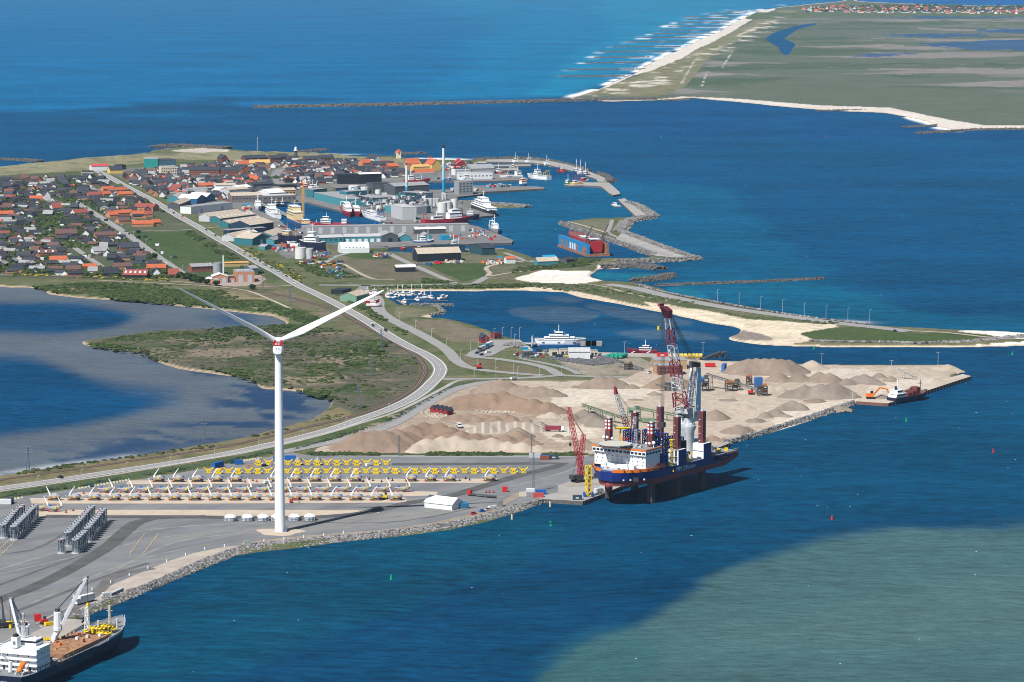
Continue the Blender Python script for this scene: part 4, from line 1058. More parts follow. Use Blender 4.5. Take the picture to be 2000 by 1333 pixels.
heap("rounded brown cone behind the rearmost ship leg",[(1398,799,7)],H_TAN)
heap("low brown mound beside the base of the ship crane",[(1370,852,3.5),(1392,848,4),(1412,853,3)],H_BROWN)
heap("lumpy brown mound above the ship stern",[(1425,832,4.5),(1441,828,6),(1458,832,4)],H_TAN,0.6,1.2)
heap("grey cone with a dark wet streak on its side",[(1157,804,7.5),(1170,812,7),(1180,816,6)],H_GREY)
heap("dark wet gravel patch heaped between grey cones",[(1163,818,4.6)],H_DARK)
heap("small pale cone left of the green conveyor",[(1060,806,3.5),(1076,801,5)],H_PALE)
heap("wide grey heap under the tip of the green conveyor",[(1118,806,5),(1141,797,7),(1160,800,6)],H_GREY)
heap("small tan heap by the red tipper trailer",[(1090,845,3),(1110,848,3.5)],H_TAN)
heap("tan heap beside the red crawler crane boom",[(1120,858,5),(1140,855,6),(1160,862,5)],H_TAN)
for i,(x,y,h,w)in enumerate([(1340,775,3,"beside the screening plant"),(1420,775,3,"below the long grey conveyor"),(1455,790,3.5,"on the pale track of the gravel port"),(1240,775,2.5,"above the green conveyor"),(1330,800,3,"by the crane ropes near the green frame"),(1455,760,3,"left of the blue cabin of the plant"),(1270,840,3,"behind the blue jacket frames"),(1475,815,3.5,"near the stone wall of the gravel port"),(1400,745,3,"behind the screening plant tower"),(1590,775,4,"in front of the long gullied heap"),(1640,790,3,"at the corner of the stone wall by the berth")]):
 heap("little scraped up gravel heap "+w,[(x-9,y+1,h*0.7),(x,y,h),(x+10,y+2,h*0.75)],(H_TAN,H_GREY,H_PALE)[i%3],0.55,0.8)
heap("dark stone heap by the small conveyor of the inlet quay",[(1185,722,2.5),(1198,720,3)],H_DARK,0.6,1.0)
heap("brown earth heap beside the dark stone heap",[(1198,716,3),(1206,717,2.5)],H_TAN,0.6,0.8)
def boulders(poly,n,s,m):
 w=[at(p[0],p[1],2.0)for p in poly]
 X=rng.uniform(min(q.x for q in w),max(q.x for q in w),n*3);Y=rng.uniform(min(q.y for q in w),max(q.y for q in w),n*3)
 ok=inpoly(X,Y,[(q.x,q.y)for q in w]);X,Y=X[ok][:n],Y[ok][:n]
 scatter("rubble",np.stack([X,Y,np.full(len(X),2.2)],1),s*(0.5+rng.random(len(X))),m)
boulders([(925,802),(1025,800),(1040,806),(960,809)],220,0.9,H_PALE.copy())
boulders([(820,806),(850,802),(876,812),(860,820),(830,816)],160,0.9,H_PALE)
boulders([(1055,698),(1150,703),(1200,710),(1160,715),(1090,705)],420,1.2,mat("dark_rock_heap",(0.095,0.095,0.10),0.9,var=0.35))
STEEL_G=mat("grey_steel",(0.20,0.20,0.20),0.6,var=0.25)
def conveyor(label,p0,h0,p1,h1,m,w=2.2,legs=(0.35,0.75),belt=True):
 a,b=at(p0[0],p0[1],2+h0),at(p1[0],p1[1],2+h1)
 lo=a if h0<h1 else b
 t=thing("belt_conveyor",label,"conveyor",(lo.x,lo.y,2.0))
 o=Vector((lo.x,lo.y,2.0));a,b=a-o,b-o
 n=max(4,int((b-a).length/3.0))
 MB().lattice(a,b,w,w,n,0.14,1.6,1.6).build("truss",m,t)
 d=(b-a).normalized();s=d.cross(Vector((0,0,1))).normalized();u=s.cross(d)
 mb=MB();mb.loft([[tuple(a+u*.5-s*w*.4),tuple(a+u*.5+s*w*.4),tuple(a+u*.7+s*w*.4),tuple(a+u*.7-s*w*.4)],[tuple(b+u*.5-s*w*.4),tuple(b+u*.5+s*w*.4),tuple(b+u*.7+s*w*.4),tuple(b+u*.7-s*w*.4)]])
 mb.build("belt",mat("conveyor_belt",(0.03,0.03,0.03),0.9),t)
 for f in legs:
  c=a.lerp(b,f)
  lg=MB()
  for k in(-1,1):
   lg.beam((c.x+s.x*k*w*.6,c.y+s.y*k*w*.6,0),(c.x+s.x*k*w*.4,c.y+s.y*k*w*.4,c.z-.5),0.35)
  lg.beam((c.x-s.x*w*.5,c.y-s.y*w*.5,c.z*.5),(c.x+s.x*w*.5,c.y+s.y*w*.5,c.z*.5),0.25)
  lg.build("leg",m,t)
 return t
GREENS=mat("green_plant_steel",(0.17,0.235,0.15),0.6,var=0.25)
conveyor("pale green belt conveyor sloping down from its raised tip",(1136,791),9,(1214,816),5,GREENS,2.4,(0.2,0.5,0.8))
conveyor("pale green belt conveyor on legs running behind the ship crane",(1238,796),9,(1324,812),4,GREENS,2.4,(0.15,0.45,0.75))
conveyor("long grey belt conveyor in the middle of the gravel port",(1379,731),11,(1494,766),2,STEEL_G,2.6,(0.1,0.35,0.6,0.85))
conveyor("small dark conveyor near the grey cone and hoist ropes",(1279,751),5,(1316,760),1.5,STEEL_G)
conveyor("white stacker conveyor above the red and white base",(1752,720),8,(1790,738),1.5,mat("pale_steel",(0.45,0.43,0.40),0.6),2.0)
conveyor("grey conveyor beside the green tanks quay",(1201,703),6,(1256,722),1,STEEL_G,2.4)
conveyor("thin dark conveyor beside the red tipper trailer",(1056,827),3,(1078,838),0.6,STEEL_G,1.4,(0.6,))
def plant_tower(label,px,py,w,d,h,m,m2,m3,rz=0.0):
 p=at(px,py)
 t=thing("screening_plant",label,"quarry plant",p,rz)
 fr=MB()
 for x in(-w/2,0,w/2):
  for y in(-d/2,d/2):
   fr.beam((x,y,0),(x,y,h*0.8),0.4)
 for z in(h*.3,h*.55,h*.8):
  for y in(-d/2,d/2):fr.beam((-w/2,y,z),(w/2,y,z),0.35)
  for x in(-w/2,w/2):fr.beam((x,-d/2,z),(x,d/2,z),0.35)
 for y in(-d/2,d/2):fr.beam((-w/2,y,0),(0,y,h*.55),0.25);fr.beam((w/2,y,0),(0,y,h*.55),0.25)
 fr.build("frame",m,t)
 MB().box((0,0,h*.56),(w*.8,d*.9,0.3)).build("platform",m,t)
 MB().box((-w*.12,0,h*.6),(w*.55,d*.8,h*.28)).build("screen_box",m2,t)
 hp=MB();hp.lathe([(w*.12,h*.25),(w*.28,h*.5)],4,(w*.2,0,0));hp.build("hopper",m3,t)
 MB().box((w*.3,0,h*.8),(w*.3,d*.6,h*.2)).build("cabin",m3,t)
 return t
DKS=mat("dark_steel",(0.07,0.065,0.06),0.6,var=0.3)
BLU=mat("plant_blue",(0.03,0.13,0.35),0.5,var=0.2)
ORG=mat("plant_orange",(0.36,0.13,0.04),0.5)
plant_tower("pale green crusher frame where two green conveyors meet",1238,824,9,7,11,GREENS,GREENS,mat("green_dark",(0.07,0.12,0.09),0.6))
plant_tower("dark screening tower with blue box beside the ship crane mast",1372,764,9,7,12,DKS,BLU,DKS)
plant_tower("screening plant with orange motors under the long conveyor",1431,764,11,7,9,DKS,ORG,DKS)
plant_tower("dark crusher tower at the foot of the long conveyor",1489,773,7,6,9,DKS,DKS,ORG)
plant_tower("small dark sieve plant beside the small dark conveyor",1308,762,7,5,7,DKS,STEEL_G,DKS)
plant_tower("small crusher standing at the inlet quay conveyor",1227,722,6,5,6,DKS,mat("ochre_plant",(0.22,0.16,0.07),0.7),DKS)
plant_tower("small red screening machine on the gravel ground",1463,752,4,4,8,DKS,mat("plant_red",(0.5,0.04,0.03),0.5),ORG)
Z1=lambda x,y:(x/4.9375,290+y/4.9375)
Z2=lambda x,y:(340+x/5.553,270+y/5.553)
Z3=lambda x,y:(650+x/4.9375,260+y/4.9375)
Z4=lambda x,y:(1000+x/4.762,270+y/4.762)
Z5=lambda x,y:(340+x/4.9375,440+y/4.9375)
Z6=lambda x,y:(640+x/4.762,460+y/4.762)
ZA=lambda x,y:(900+x/4.545,640+y/4.545)
ZC=lambda x,y:(1180+x/5.126,560+y/5.126)
ZD=lambda x,y:(1500+x/4.0,620+y/4.0)
def paint_(c,name,**k):return mat(name,c,**k)
P_WHITE=mat("white_cladding",(0.62,0.63,0.63),0.6,var=0.08)
P_CREAM=mat("cream_render",(0.55,0.49,0.38),0.8,var=0.1)
P_TEAL=mat("teal_cladding",(0.025,0.14,0.17),0.6,var=0.15)
P_TEALL=mat("light_teal_cladding",(0.05,0.22,0.26),0.6,var=0.15)
P_NAVY=mat("navy_cladding",(0.012,0.035,0.065),0.6,var=0.15)
P_BLACK=mat("black_boards",(0.012,0.016,0.024),0.7,var=0.2)
P_GREY=mat("grey_cladding",(0.25,0.26,0.27),0.7,var=0.12)
P_LGREY=mat("pale_grey_cladding",(0.42,0.43,0.44),0.7,var=0.12)
P_DGREY=mat("dark_grey_cladding",(0.07,0.08,0.09),0.7,var=0.15)
P_BRICK=mat("red_brick",(0.215,0.08,0.055),0.85,var=0.2)
P_OBRICK=mat("orange_brick",(0.42,0.195,0.11),0.85,var=0.15)
P_DBRICK=mat("dark_brick",(0.15,0.055,0.045),0.85,var=0.2)
P_OCHRE=mat("ochre_wall",(0.42,0.30,0.13),0.8)
P_YELLOW=mat("yellow_wall",(0.62,0.43,0.13),0.8,var=0.08)
P_RED=mat("red_boards",(0.22,0.022,0.026),0.7,var=0.15)
P_TAN=mat("tan_boards",(0.36,0.24,0.13),0.8)
P_GREENW=mat("sage_green_wall",(0.14,0.27,0.20),0.7)
R_BEIGE=mat("beige_sheet_roof",(0.42,0.35,0.275),0.8,var=0.18,scale=0.3)
R_GREY=mat("grey_sheet_roof",(0.26,0.26,0.265),0.8,var=0.2,scale=0.3)
R_LGREY=mat("pale_sheet_roof",(0.40,0.40,0.40),0.8,var=0.15,scale=0.3)
R_DARK=mat("slate_roof",(0.036,0.042,0.055),0.75,var=0.25)
R_BLACK=mat("tar_roof",(0.022,0.026,0.034),0.8,var=0.25)
R_WHITE=mat("white_roof",(0.66,0.66,0.64),0.7,var=0.08)
R_ORANGE=mat("orange_tiles",(0.40,0.10,0.042),0.8,var=0.2)
R_RED=mat("red_tiles",(0.235,0.062,0.045),0.8,var=0.2)
R_BROWN=mat("brown_tiles",(0.115,0.062,0.052),0.8,var=0.2)
R_YEL=mat("ochre_tiles",(0.52,0.30,0.10),0.8,var=0.15)
M_GLASS=mat("dark_window_glass",(0.02,0.03,0.045),0.15,var=0,spec=0.5)
M_DOORG=mat("grey_door",(0.36,0.40,0.45),0.6,var=0.05)
M_DOORB=mat("blue_door",(0.04,0.14,0.33),0.6,var=0.05)
BOXES=[]
def shed(label,p0,p1,depth,h,rh,wall,roof,ridge='x',doors=0,wins=0,name="warehouse",cat="building",skyl=0,door_m=None,dh=0.6,chim=0,over=0.4,group=None,win_rows=1,z=2.3,flat=False):
 a,b=at(p0[0],p0[1],z),at(p1[0],p1[1],z)
 L=(b-a).length
 rz=math.atan2(b.y-a.y,b.x-a.x)
 t=thing(name,label,cat,a,rz,group)
 c=a+Vector((math.cos(rz),math.sin(rz),0))*L/2+Vector((-math.sin(rz),math.cos(rz),0))*depth/2
 BOXES.append((c.x,c.y,L/2,depth/2,rz))
 D=depth
 w=MB()
 if rh<=0.01 or flat:
  w.box((L/2,D/2,-1.2),(L,D,h+1.2)).build("wall",wall,t)
  r=MB();r.box((L/2,D/2,h+0.003),(L+0.2,D+0.2,0.35)).build("roof",roof,t)
 else:
  if ridge=='x':
   prof=[(0,-1.2),(D,-1.2),(D,h),(D/2,h+rh),(0,h)]
   w.loft([[(0,y,zz)for y,zz in prof],[(L,y,zz)for y,zz in prof]])
   e=over;k=rh/(D/2)
   sec=[(-e,h-e*k+0.03),(D/2,h+rh+0.03),(D+e,h-e*k+0.03),(D+e,h-e*k+0.35),(D/2,h+rh+0.38),(-e,h-e*k+0.35)]
   r=MB();r.loft([[(-e,y,zz)for y,zz in sec],[(L+e,y,zz)for y,zz in sec]])
  else:
   prof=[(0,-1.2),(L,-1.2),(L,h),(L/2,h+rh),(0,h)]
   w.loft([[(x,D,zz)for x,zz in prof],[(x,0,zz)for x,zz in prof]])
   e=over;k=rh/(L/2)
   sec=[(-e,h-e*k+0.03),(L/2,h+rh+0.03),(L+e,h-e*k+0.03),(L+e,h-e*k+0.35),(L/2,h+rh+0.38),(-e,h-e*k+0.35)]
   r=MB();r.loft([[(x,D+e,zz)for x,zz in sec],[(x,-e,zz)for x,zz in sec]])
  w.build("wall",wall,t)
  ro=r.build("roof",roof,t)
  for i in range(skyl):
   s=MB();u=(i+0.5)/skyl
   if ridge=='x':
    y0,y1=D*0.15,D*0.35
    zz=lambda y:h+rh*y/(D/2)+0.40
    s.loft([[(L*u-.9,y0,zz(y0)),(L*u+.9,y0,zz(y0)),(L*u+.9,y0,zz(y0)+.12),(L*u-.9,y0,zz(y0)+.12)],[(L*u-.9,y1,zz(y1)),(L*u+.9,y1,zz(y1)),(L*u+.9,y1,zz(y1)+.12),(L*u-.9,y1,zz(y1)+.12)]])
    s.build("skylight",P_WHITE,ro)
 for i in range(doors):
  u=(i+0.5)/doors
  MB().box((L*u,-0.06,0),(min(4.5,L/doors*0.6),0.12,h*dh)).build("door",door_m or M_DOORG,t)
 for rw in range(win_rows):
  for i in range(wins):
   u=(i+0.5)/wins
   zz=h*(0.45 if win_rows==1 else 0.2+0.8*rw/win_rows)
   MB().box((L*u,-0.05,zz),(min(2.2,L/wins*0.5),0.10,min(1.4,h/win_rows*0.45))).build("window",M_GLASS,t)
 for i in range(chim):
  MB().box((L*(0.3+0.4*i),D/2,h+rh-0.5),(0.7,0.7,1.8)).build("chimney",P_BRICK,t)
 return t
def tank(label,px,py,r,h,m,dome=0.6,name="storage_tank",cat="tank",ring=None,rail=True):
 t=thing(name,label,cat,at(px,py,2.3))
 MB().lathe([(r,-0.5),(r,h)],24).build("shell",m,t,True)
 MB().lathe([(r+.08,h),(r*0.95,h+.12),(r*0.4,h+dome),(0.05,h+dome*1.1)],24).build("roof",m,t,True)
 lm=MB()
 for k in range(14):
  a0=-1.2+k*0.13
  lm.box((math.cos(a0)*(r+.5),math.sin(a0)*(r+.5),h*k/14),(0.9,0.9,0.12),a0)
 lm.build("stair",STEEL_G,t)
 if rail:
  rm=MB()
  for k in range(16):
   a0,a1=k*math.pi/8,(k+1)*math.pi/8
   rm.beam((math.cos(a0)*r,math.sin(a0)*r,h+1),(math.cos(a1)*r,math.sin(a1)*r,h+1),0.12)
   rm.beam((math.cos(a0)*r,math.sin(a0)*r,h),(math.cos(a0)*r,math.sin(a0)*r,h+1),0.12)
  rm.build("railing",STEEL_G,t)
 if ring:
  q=MB();n=20;a=-math.pi/2-0.15;cz=h*0.62;R=r*0.38
  for k in range(n):
   t0,t1=2*math.pi*k/n,2*math.pi*(k+1)/n
   pt=lambda tt:((r+0.12)*math.cos(a+R*math.cos(tt)/r),(r+0.12)*math.sin(a+R*math.cos(tt)/r),cz+R*math.sin(tt))
   q.beam(pt(t0),pt(t1),0.7)
  q.build("emblem",ring,t)
 return t
def chimney(label,px,py,h,r,cols,bands):
 t=thing("chimney",label,"chimney",at(px,py,2.3))
 z0=0
 for i,(f,ci)in enumerate(bands):
  z1=h*f
  rr=lambda z:r*(1-0.25*z/h)
  MB().lathe([(rr(z0),z0+0.002*i),(rr(z1),z1)],14).build("shaft_section",cols[ci],t,True)
  z0=z1
 MB().lathe([(r*1.25,0),(r*1.25,1.0)],14).build("base",P_LGREY,t)
 return t
AQUA=mat("aqua_paint",(0.02,0.25,0.42),0.5,var=0.1)
AQUAL=mat("pale_aqua_paint",(0.30,0.52,0.62),0.5,var=0.1)
shed("long white flat-roofed warehouse with blue lettering beside the highway",Z2(185,822),Z2(635,770),17,8,0,P_WHITE,R_GREY,wins=0,doors=2)
shed("blue gabled hall with white roof beside the long white warehouse, western one",Z2(250,712),Z2(345,692),26,6,4,mat("blue_gable",(0.02,0.10,0.24),0.6),R_WHITE,'y')
shed("blue gabled hall with white roof beside the long white warehouse, eastern one",Z2(352,692),Z2(445,675),26,6,4,mat("blue_gable",(0,0,0)),R_WHITE,'y')
shed("beige roofed shed with dark wall at the highway bend",Z2(60,765),Z2(180,715),15,5,3,P_DGREY,R_BEIGE)
shed("beige roofed shed with teal wall behind the blue gabled halls",Z2(45,690),Z2(120,660),14,5,3,P_TEALL,R_BEIGE)
shed("small aqua house with white windows behind the beige sheds",Z2(65,665),Z2(145,655),12,6,2,AQUA,R_GREY,wins=2)
shed("grey gabled warehouse with beige roof and dark door",Z2(385,908),Z2(745,862),16,6,3.5,P_LGREY,R_BEIGE)
shed("teal warehouse with beige roof full of skylights",Z2(500,922),Z2(885,872),15,5,3,P_TEAL,R_BEIGE,skyl=9)
shed("teal warehouse with pale beige roof next to the navy hall",Z2(590,972),Z2(965,920),14,5,3,P_TEAL,R_BEIGE,skyl=5)
navy=shed("navy hall with broad beige gable and small white emblem",Z2(830,1018),Z2(1080,985),30,7.5,4.5,P_NAVY,R_BEIGE,doors=1,door_m=P_WHITE)
shed("low navy wing along the navy hall",Z2(600,1045),Z2(1000,1015),12,4.5,0,P_NAVY,R_GREY)
shed("white walled shed with pale roof beside the teal gable",Z2(650,1118),Z2(880,1070),15,5,3,P_LGREY,R_BEIGE)
shed("white roofed shed wedged between the beige roofs",Z2(770,1100),Z2(905,1062),10,4.5,2.5,P_WHITE,R_WHITE)
shed("teal gable fronted hall with big grey door",Z2(850,1165),Z2(1046,1140),26,7,4.5,P_TEAL,R_BEIGE,'y',doors=1,dh=0.75)
shed("teal hall with weathered beige roof near the ship repair yard",Z2(1075,1122),Z2(1222,1072),22,6,4,P_TEAL,R_BEIGE)
shed("lower teal hall in front of the weathered beige roof",Z2(1085,1150),Z2(1230,1112),12,4,2.5,P_TEALL,R_GREY)
shed("tiny aqua gabled shed by the harbour junction",Z2(985,1210),Z2(1060,1200),9,3,2,P_TEALL,R_GREY,'y')
shed("long grey brown quay building under pale pitched roof",Z2(625,698),Z2(955,690),26,8,3,mat("grey_brown_wall",(0.17,0.15,0.145),0.8),R_BEIGE,wins=9)
shed("grey brown flat quay building at the head of the basin",Z2(965,692),Z2(1325,680),22,7,0,mat("grey_brown_wall",(0,0,0)),R_LGREY,wins=7)
shed("pale roofed hall standing behind the long quay building",Z2(600,640),Z2(815,625),20,9,2,P_LGREY,R_BEIGE)
shed("bright white pitched hall behind the quay building",Z2(1035,650),Z2(1205,640),30,6,4,P_WHITE,R_WHITE)
shed("brown office block behind the quay building",Z2(1095,625),Z2(1175,622),14,10,0,mat("brown_wall",(0.15,0.10,0.075),0.8),R_GREY,wins=3,win_rows=2)
shed("ochre brick house with pale roof near the brown office block",Z2(1170,628),Z2(1322,622),14,7,2.5,P_OCHRE,R_BEIGE,wins=4)
shed("long low white shed with beige roof near the orange roof",Z2(455,562),Z2(670,558),16,6,2,P_WHITE,R_BEIGE)
shed("white workshop with rounded front by the red fishing boats",Z2(690,592),Z2(838,578),16,6,2.5,P_WHITE,R_WHITE)
shed("orange roofed bungalow among the dark roofs near the sheds",Z2(270,540),Z2(428,536),11,3,3,P_BRICK,R_ORANGE,name="house",cat="house")
shed("grey row of low sheds with white doors above the highway",Z2(45,618),Z2(375,598),12,3.5,1.5,P_GREY,R_GREY,doors=10,door_m=P_WHITE)
shed("second grey row of low sheds with white doors",Z2(150,585),Z2(420,572),10,3.2,1.4,P_GREY,R_GREY,doors=8,door_m=P_WHITE)
shed("white roofed hut with blue gable by the grey shed rows",Z2(500,610),Z2(590,602),14,5,3,P_DGREY,R_WHITE,'y')
shed("dark pitched sheds in a row behind the moored trawlers",Z2(860,555),Z2(1075,545),16,6,3,P_DGREY,R_DARK)
shed("black quay shed by the moored red fishing boats",Z2(1085,565),Z2(1330,560),14,6,0,P_BLACK,R_BLACK)
shed("long three storey red brick building under a dark hipped roof, western wing",Z2(165,420),Z2(490,420),20,9,4,P_BRICK,R_DARK,wins=12,win_rows=2)
shed("long three storey red brick building under a dark roof, eastern wing",Z2(512,426),Z2(705,424),20,9,4,P_BRICK,R_DARK,wins=8,win_rows=2)
shed("red brick gable house at the end of the long brick building",Z2(745,400),Z2(830,398),16,8,6,P_BRICK,R_DARK,'y',wins=2)
shed("long ochre roofed hall behind the old town",Z2(820,302),Z2(1045,298),14,4,4,P_CREAM,R_YEL)
shed("orange roofed block left of the long ochre roof",Z2(702,320),Z2(820,316),14,4,5,P_WHITE,R_ORANGE)
shed("big red barn with black door behind the dunes",Z2(520,268),Z2(588,266),24,6,5,P_DBRICK,R_DARK,'y',doors=1,door_m=P_BLACK)
shed("dark roofed red brick row next to the barn",Z2(775,268),Z2(1015,258),15,6,4,P_DBRICK,R_DARK,wins=8)
shed("dark roofed brick row right of the barn row",Z2(1045,258),Z2(1160,254),14,5,4,P_BRICK,R_DARK,wins=4)
shed("brick row with slate roof in front of the radar mast",Z2(1150,250),Z2(1242,246),14,6,4,P_DBRICK,R_DARK,wins=3)
shed("low brick museum block near the lighthouse tower",Z2(1262,258),Z2(1345,254),14,5,3,P_BRICK,R_DARK)
shed("long brick and slate row at the eastern dunes",Z2(1420,266),Z2(1590,262),14,5,4,P_BRICK,R_DARK,wins=7)
shed("second long brick and slate row at the eastern dunes",Z2(1595,254),Z2(1735,250),14,5,4,P_BRICK,R_DARK,wins=6)
shed("big teal sports hall at the dunes",Z1(1388,185),Z1(1527,184),34,12,0,mat("sea_green_panels",(0.02,0.24,0.22),0.5),R_GREY,name="sports_hall")
shed("blue grey wing of the big teal sports hall",Z1(1540,184),Z1(1702,179),30,10,0,mat("blue_grey_panels",(0.06,0.12,0.17),0.5),R_DARK,name="sports_hall")
shed("white shed under a rounded red and white roof",Z1(885,216),Z1(1050,212),18,6,2.5,P_WHITE,mat("pink_red_roof",(0.45,0.06,0.07),0.7))
shed("cream and brick four storey block among the dark roofs",Z1(1555,270),Z1(1705,266),15,13,0,P_CREAM,R_LGREY,wins=7,win_rows=3)
shed("yellow house with dark roof at the beach road",Z1(1062,244),Z1(1185,240),14,5,5,P_YELLOW,R_DARK,name="house",cat="house")
shed("white walled terrace at the head of the main road",Z1(795,276),Z1(900,274),10,7,1,P_CREAM,R_DARK,wins=6,name="house",cat="house")
shed("black boarded store beside the beach road",Z1(1140,205),Z1(1215,202),14,6,0,P_BLACK,R_BLACK)
def orange(label,p0,p1,d=12,m=R_ORANGE,wall=P_OBRICK,h=3,rh=3.2,**k):shed(label,p0,p1,d,h,rh,wall,m,name="house",cat="house",chim=1,**k)
orange("upper orange roofed wing of the home by the crossroads",Z1(1000,418),Z1(1112,412))
orange("middle orange roofed wing of the home by the crossroads",Z1(1090,432),Z1(1232,420))
orange("lower orange roofed wing of the home by the crossroads",Z1(1145,468),Z1(1280,464))
orange("small orange roofed pavilion by the crossroads home",Z1(1000,466),Z1(1080,460))
orange("red roofed house below the crossroads home",Z1(858,472),Z1(980,468),11,R_RED)
orange("westmost orange roofed wing of the school by the main street",Z1(1060,668),Z1(1142,664),14)
orange("central orange roofed wing of the school by the main street",Z1(1125,652),Z1(1285,644),14)
orange("eastern orange roofed wing of the school by the main street",Z1(1290,660),Z1(1412,655),14)
orange("brick red hall behind the orange school wings",Z1(1285,600),Z1(1475,606),18,R_RED,h=4,rh=4)
orange("brick red end block of the orange roofed school",Z1(1415,662),Z1(1478,660),14,R_RED)
orange("brown roofed school wing below the orange wings",Z1(1150,725),Z1(1260,720),14,R_BROWN)
orange("long orange roofed building above the green field",Z1(1275,755),Z1(1482,752),13)
orange("short orange roofed annex above the green field",Z1(1485,742),Z1(1556,738),11)
orange("salmon red roofed house beside the main street",Z1(722,650),Z1(855,642),11,R_RED,P_WHITE,rh=4)
orange("red roofed white house among dark roofs",Z1(510,600),Z1(600,596),11,R_RED,P_WHITE,rh=4.5)
orange("bright white steep gabled house among dark roofs",Z1(422,488),Z1(487,486),12,R_DARK,P_WHITE,4,6,ridge='y')
orange("orange roofed long bungalow left of the white gable",Z1(285,510),Z1(415,508),11)
orange("orange roofed house at the picture edge with twin gables",Z1(-10,660),Z1(135,655),12)
orange("bright orange hipped bungalow near the railway",Z1(480,1105),Z1(648,1102),13)
orange("orange brown long house near the end of the main street",Z1(1420,1184),Z1(1600,1180),11)
orange("big russet house with rooflights beside the railway",Z1(1185,1250),Z1(1415,1252),12,R_RED,P_BLACK,rh=4.5,skyl=5)
orange("small russet gabled house beside the street end",Z1(1625,1246),Z1(1728,1244),11,R_RED,P_BRICK,rh=5)
orange("pinkish red roofed bungalow above the russet house",Z1(1092,1172),Z1(1275,1168),11,R_BROWN)
orange("brown roofed house with white rooflights",Z1(342,1042),Z1(545,1038),11,R_BROWN,P_BRICK,skyl=3)
orange("wide brown roofed hall with dark gable in the estate",Z1(540,852),Z1(740,848),16,R_BROWN,P_BRICK,rh=4.5)
orange("brown roofed bungalow by the lower street",Z1(920,866),Z1(1130,860),12,R_BROWN)
orange("black chalet with white edged gable by the railway",Z1(1005,1235),Z1(1145,1232),12,R_BLACK,P_BLACK,3,5)
orange("brown bungalow at the railway below the lower street",Z1(640,1198),Z1(780,1195),11,R_BROWN)
orange("large dark L shaped house at the field corner",Z1(1165,990),Z1(1345,985),13,R_DARK,P_BRICK,3.5,4.5)
orange("grey roofed house with white gables beside the field",Z1(905,1020),Z1(1052,1014),12,R_GREY,P_WHITE,3,4)
shed("teal quay hall running along the basin",Z2(1518,668),Z2(1850,745),34,9,0,P_TEALL,R_GREY)
shed("square teal block at the corner of the basin",Z2(1428,640),Z2(1512,646),26,10,0,P_TEAL,R_GREY)
shed("tall teal block with white wave emblem",Z3(135,668),Z3(332,655),16,13,0,P_TEAL,R_GREY)
shed("black hall behind the white tanks",Z3(55,495),Z3(256,492),20,13,0,P_BLACK,R_DARK)
shed("black hall with long white roof behind the white tanks",Z3(260,493),Z3(472,486),22,13,1.2,P_BLACK,R_WHITE)
shed("dark slate blue hall right of the white tanks",Z3(385,588),Z3(566,582),24,13,0,P_DGREY,R_DARK)
shed("big dark hall with grey roof by the aqua chimney",Z3(600,600),Z3(930,582),28,11,3,P_DGREY,R_GREY,doors=1,door_m=P_BLACK)
shed("white auction hall with dark window band on the northern quay",Z3(1215,452),Z3(1540,446),14,9,0,P_WHITE,R_LGREY,wins=9)
shed("wide grey pitched hall behind the auction hall",Z3(1330,402),Z3(1560,396),30,8,5,P_GREY,R_GREY)
shed("glass fronted office on top of the auction quay",Z3(1180,410),Z3(1330,404),12,9,0,P_WHITE,R_DARK,wins=8,win_rows=2)
shed("orange red gabled block of the old harbour town",Z3(730,352),Z3(850,348),18,8,7,mat("salmon_wall",(0.50,0.20,0.12),0.8),R_ORANGE)
shed("grey roofed yellow house next to the orange red block",Z3(855,350),Z3(950,346),16,8,5,P_YELLOW,R_DARK)
shed("yellow gabled warehouse of the old harbour town",Z3(958,360),Z3(1046,356),22,8,7,P_YELLOW,R_ORANGE,'y')
shed("long low yellow building in front of the orange red block",Z3(780,370),Z3(938,364),12,6,3,P_YELLOW,R_YEL)
shed("long orange roofed quay row",Z3(800,412),Z3(992,405),14,4,4,P_DBRICK,R_ORANGE)
shed("grey flat hall in front of the long orange roof",Z3(780,452),Z3(1000,446),14,8,0,P_GREY,R_GREY)
shed("white gabled villa near the dunes with slate roof",Z3(395,290),Z3(462,286),18,6,6,P_WHITE,R_DARK,'y',name="house",cat="house")
shed("orange house with tall gable near the white villa",Z3(288,340),Z3(378,336),14,7,5,P_OBRICK,R_ORANGE,name="house",cat="house")
shed("dark slate roofed terrace by the orange gable",Z3(380,345),Z3(530,342),14,6,4,P_BRICK,R_DARK,name="house",cat="house")
shed("red brick house with white gable by the terrace",Z3(535,365),Z3(635,362),14,6,4,P_BRICK,R_ORANGE,name="house",cat="house")
for i,(x,y,w)in enumerate([(1188,305,"topmost"),(1195,330,"middle"),(1215,318,"widest")]):
 shed(f"red gabled fish market booth, {w} of three by the harbour",Z3(x,y),Z3(x+62,y-1),12,4,4,P_RED,mat("pink_red_roof",(0,0,0)),'y')
shed("grey office block with dark window bands on the fuel pier",Z3(1215,600),Z3(1352,594),14,17,0,P_GREY,R_GREY,wins=4,win_rows=4)
shed("teal cube on the fish meal factory roof",Z3(700,682),Z3(806,675),14,12,0,P_TEAL,R_DARK)
shed("low factory hall with cluttered grey roof",Z3(335,702),Z3(560,690),42,9,0,P_DGREY,R_GREY)
shed("flat factory hall with grey roof next to the teal cube",Z3(565,690),Z3(695,684),36,8,0,P_GREY,R_GREY)
shed("blue grey factory hall behind the silos",Z3(812,645),Z3(965,636),34,8,0,mat("blue_grey_panels",(0,0,0)),R_GREY)
shed("teal factory front beside the white bird emblem",Z3(195,708),Z3(382,700),22,7,0,P_TEALL,R_GREY)
shed("teal annex below the silos",Z3(505,765),Z3(572,768),16,8,0,P_TEALL,R_GREY)
shed("tall white factory block at the quay corner",Z3(672,842),Z3(802,838),48,15,0,P_LGREY,R_LGREY)
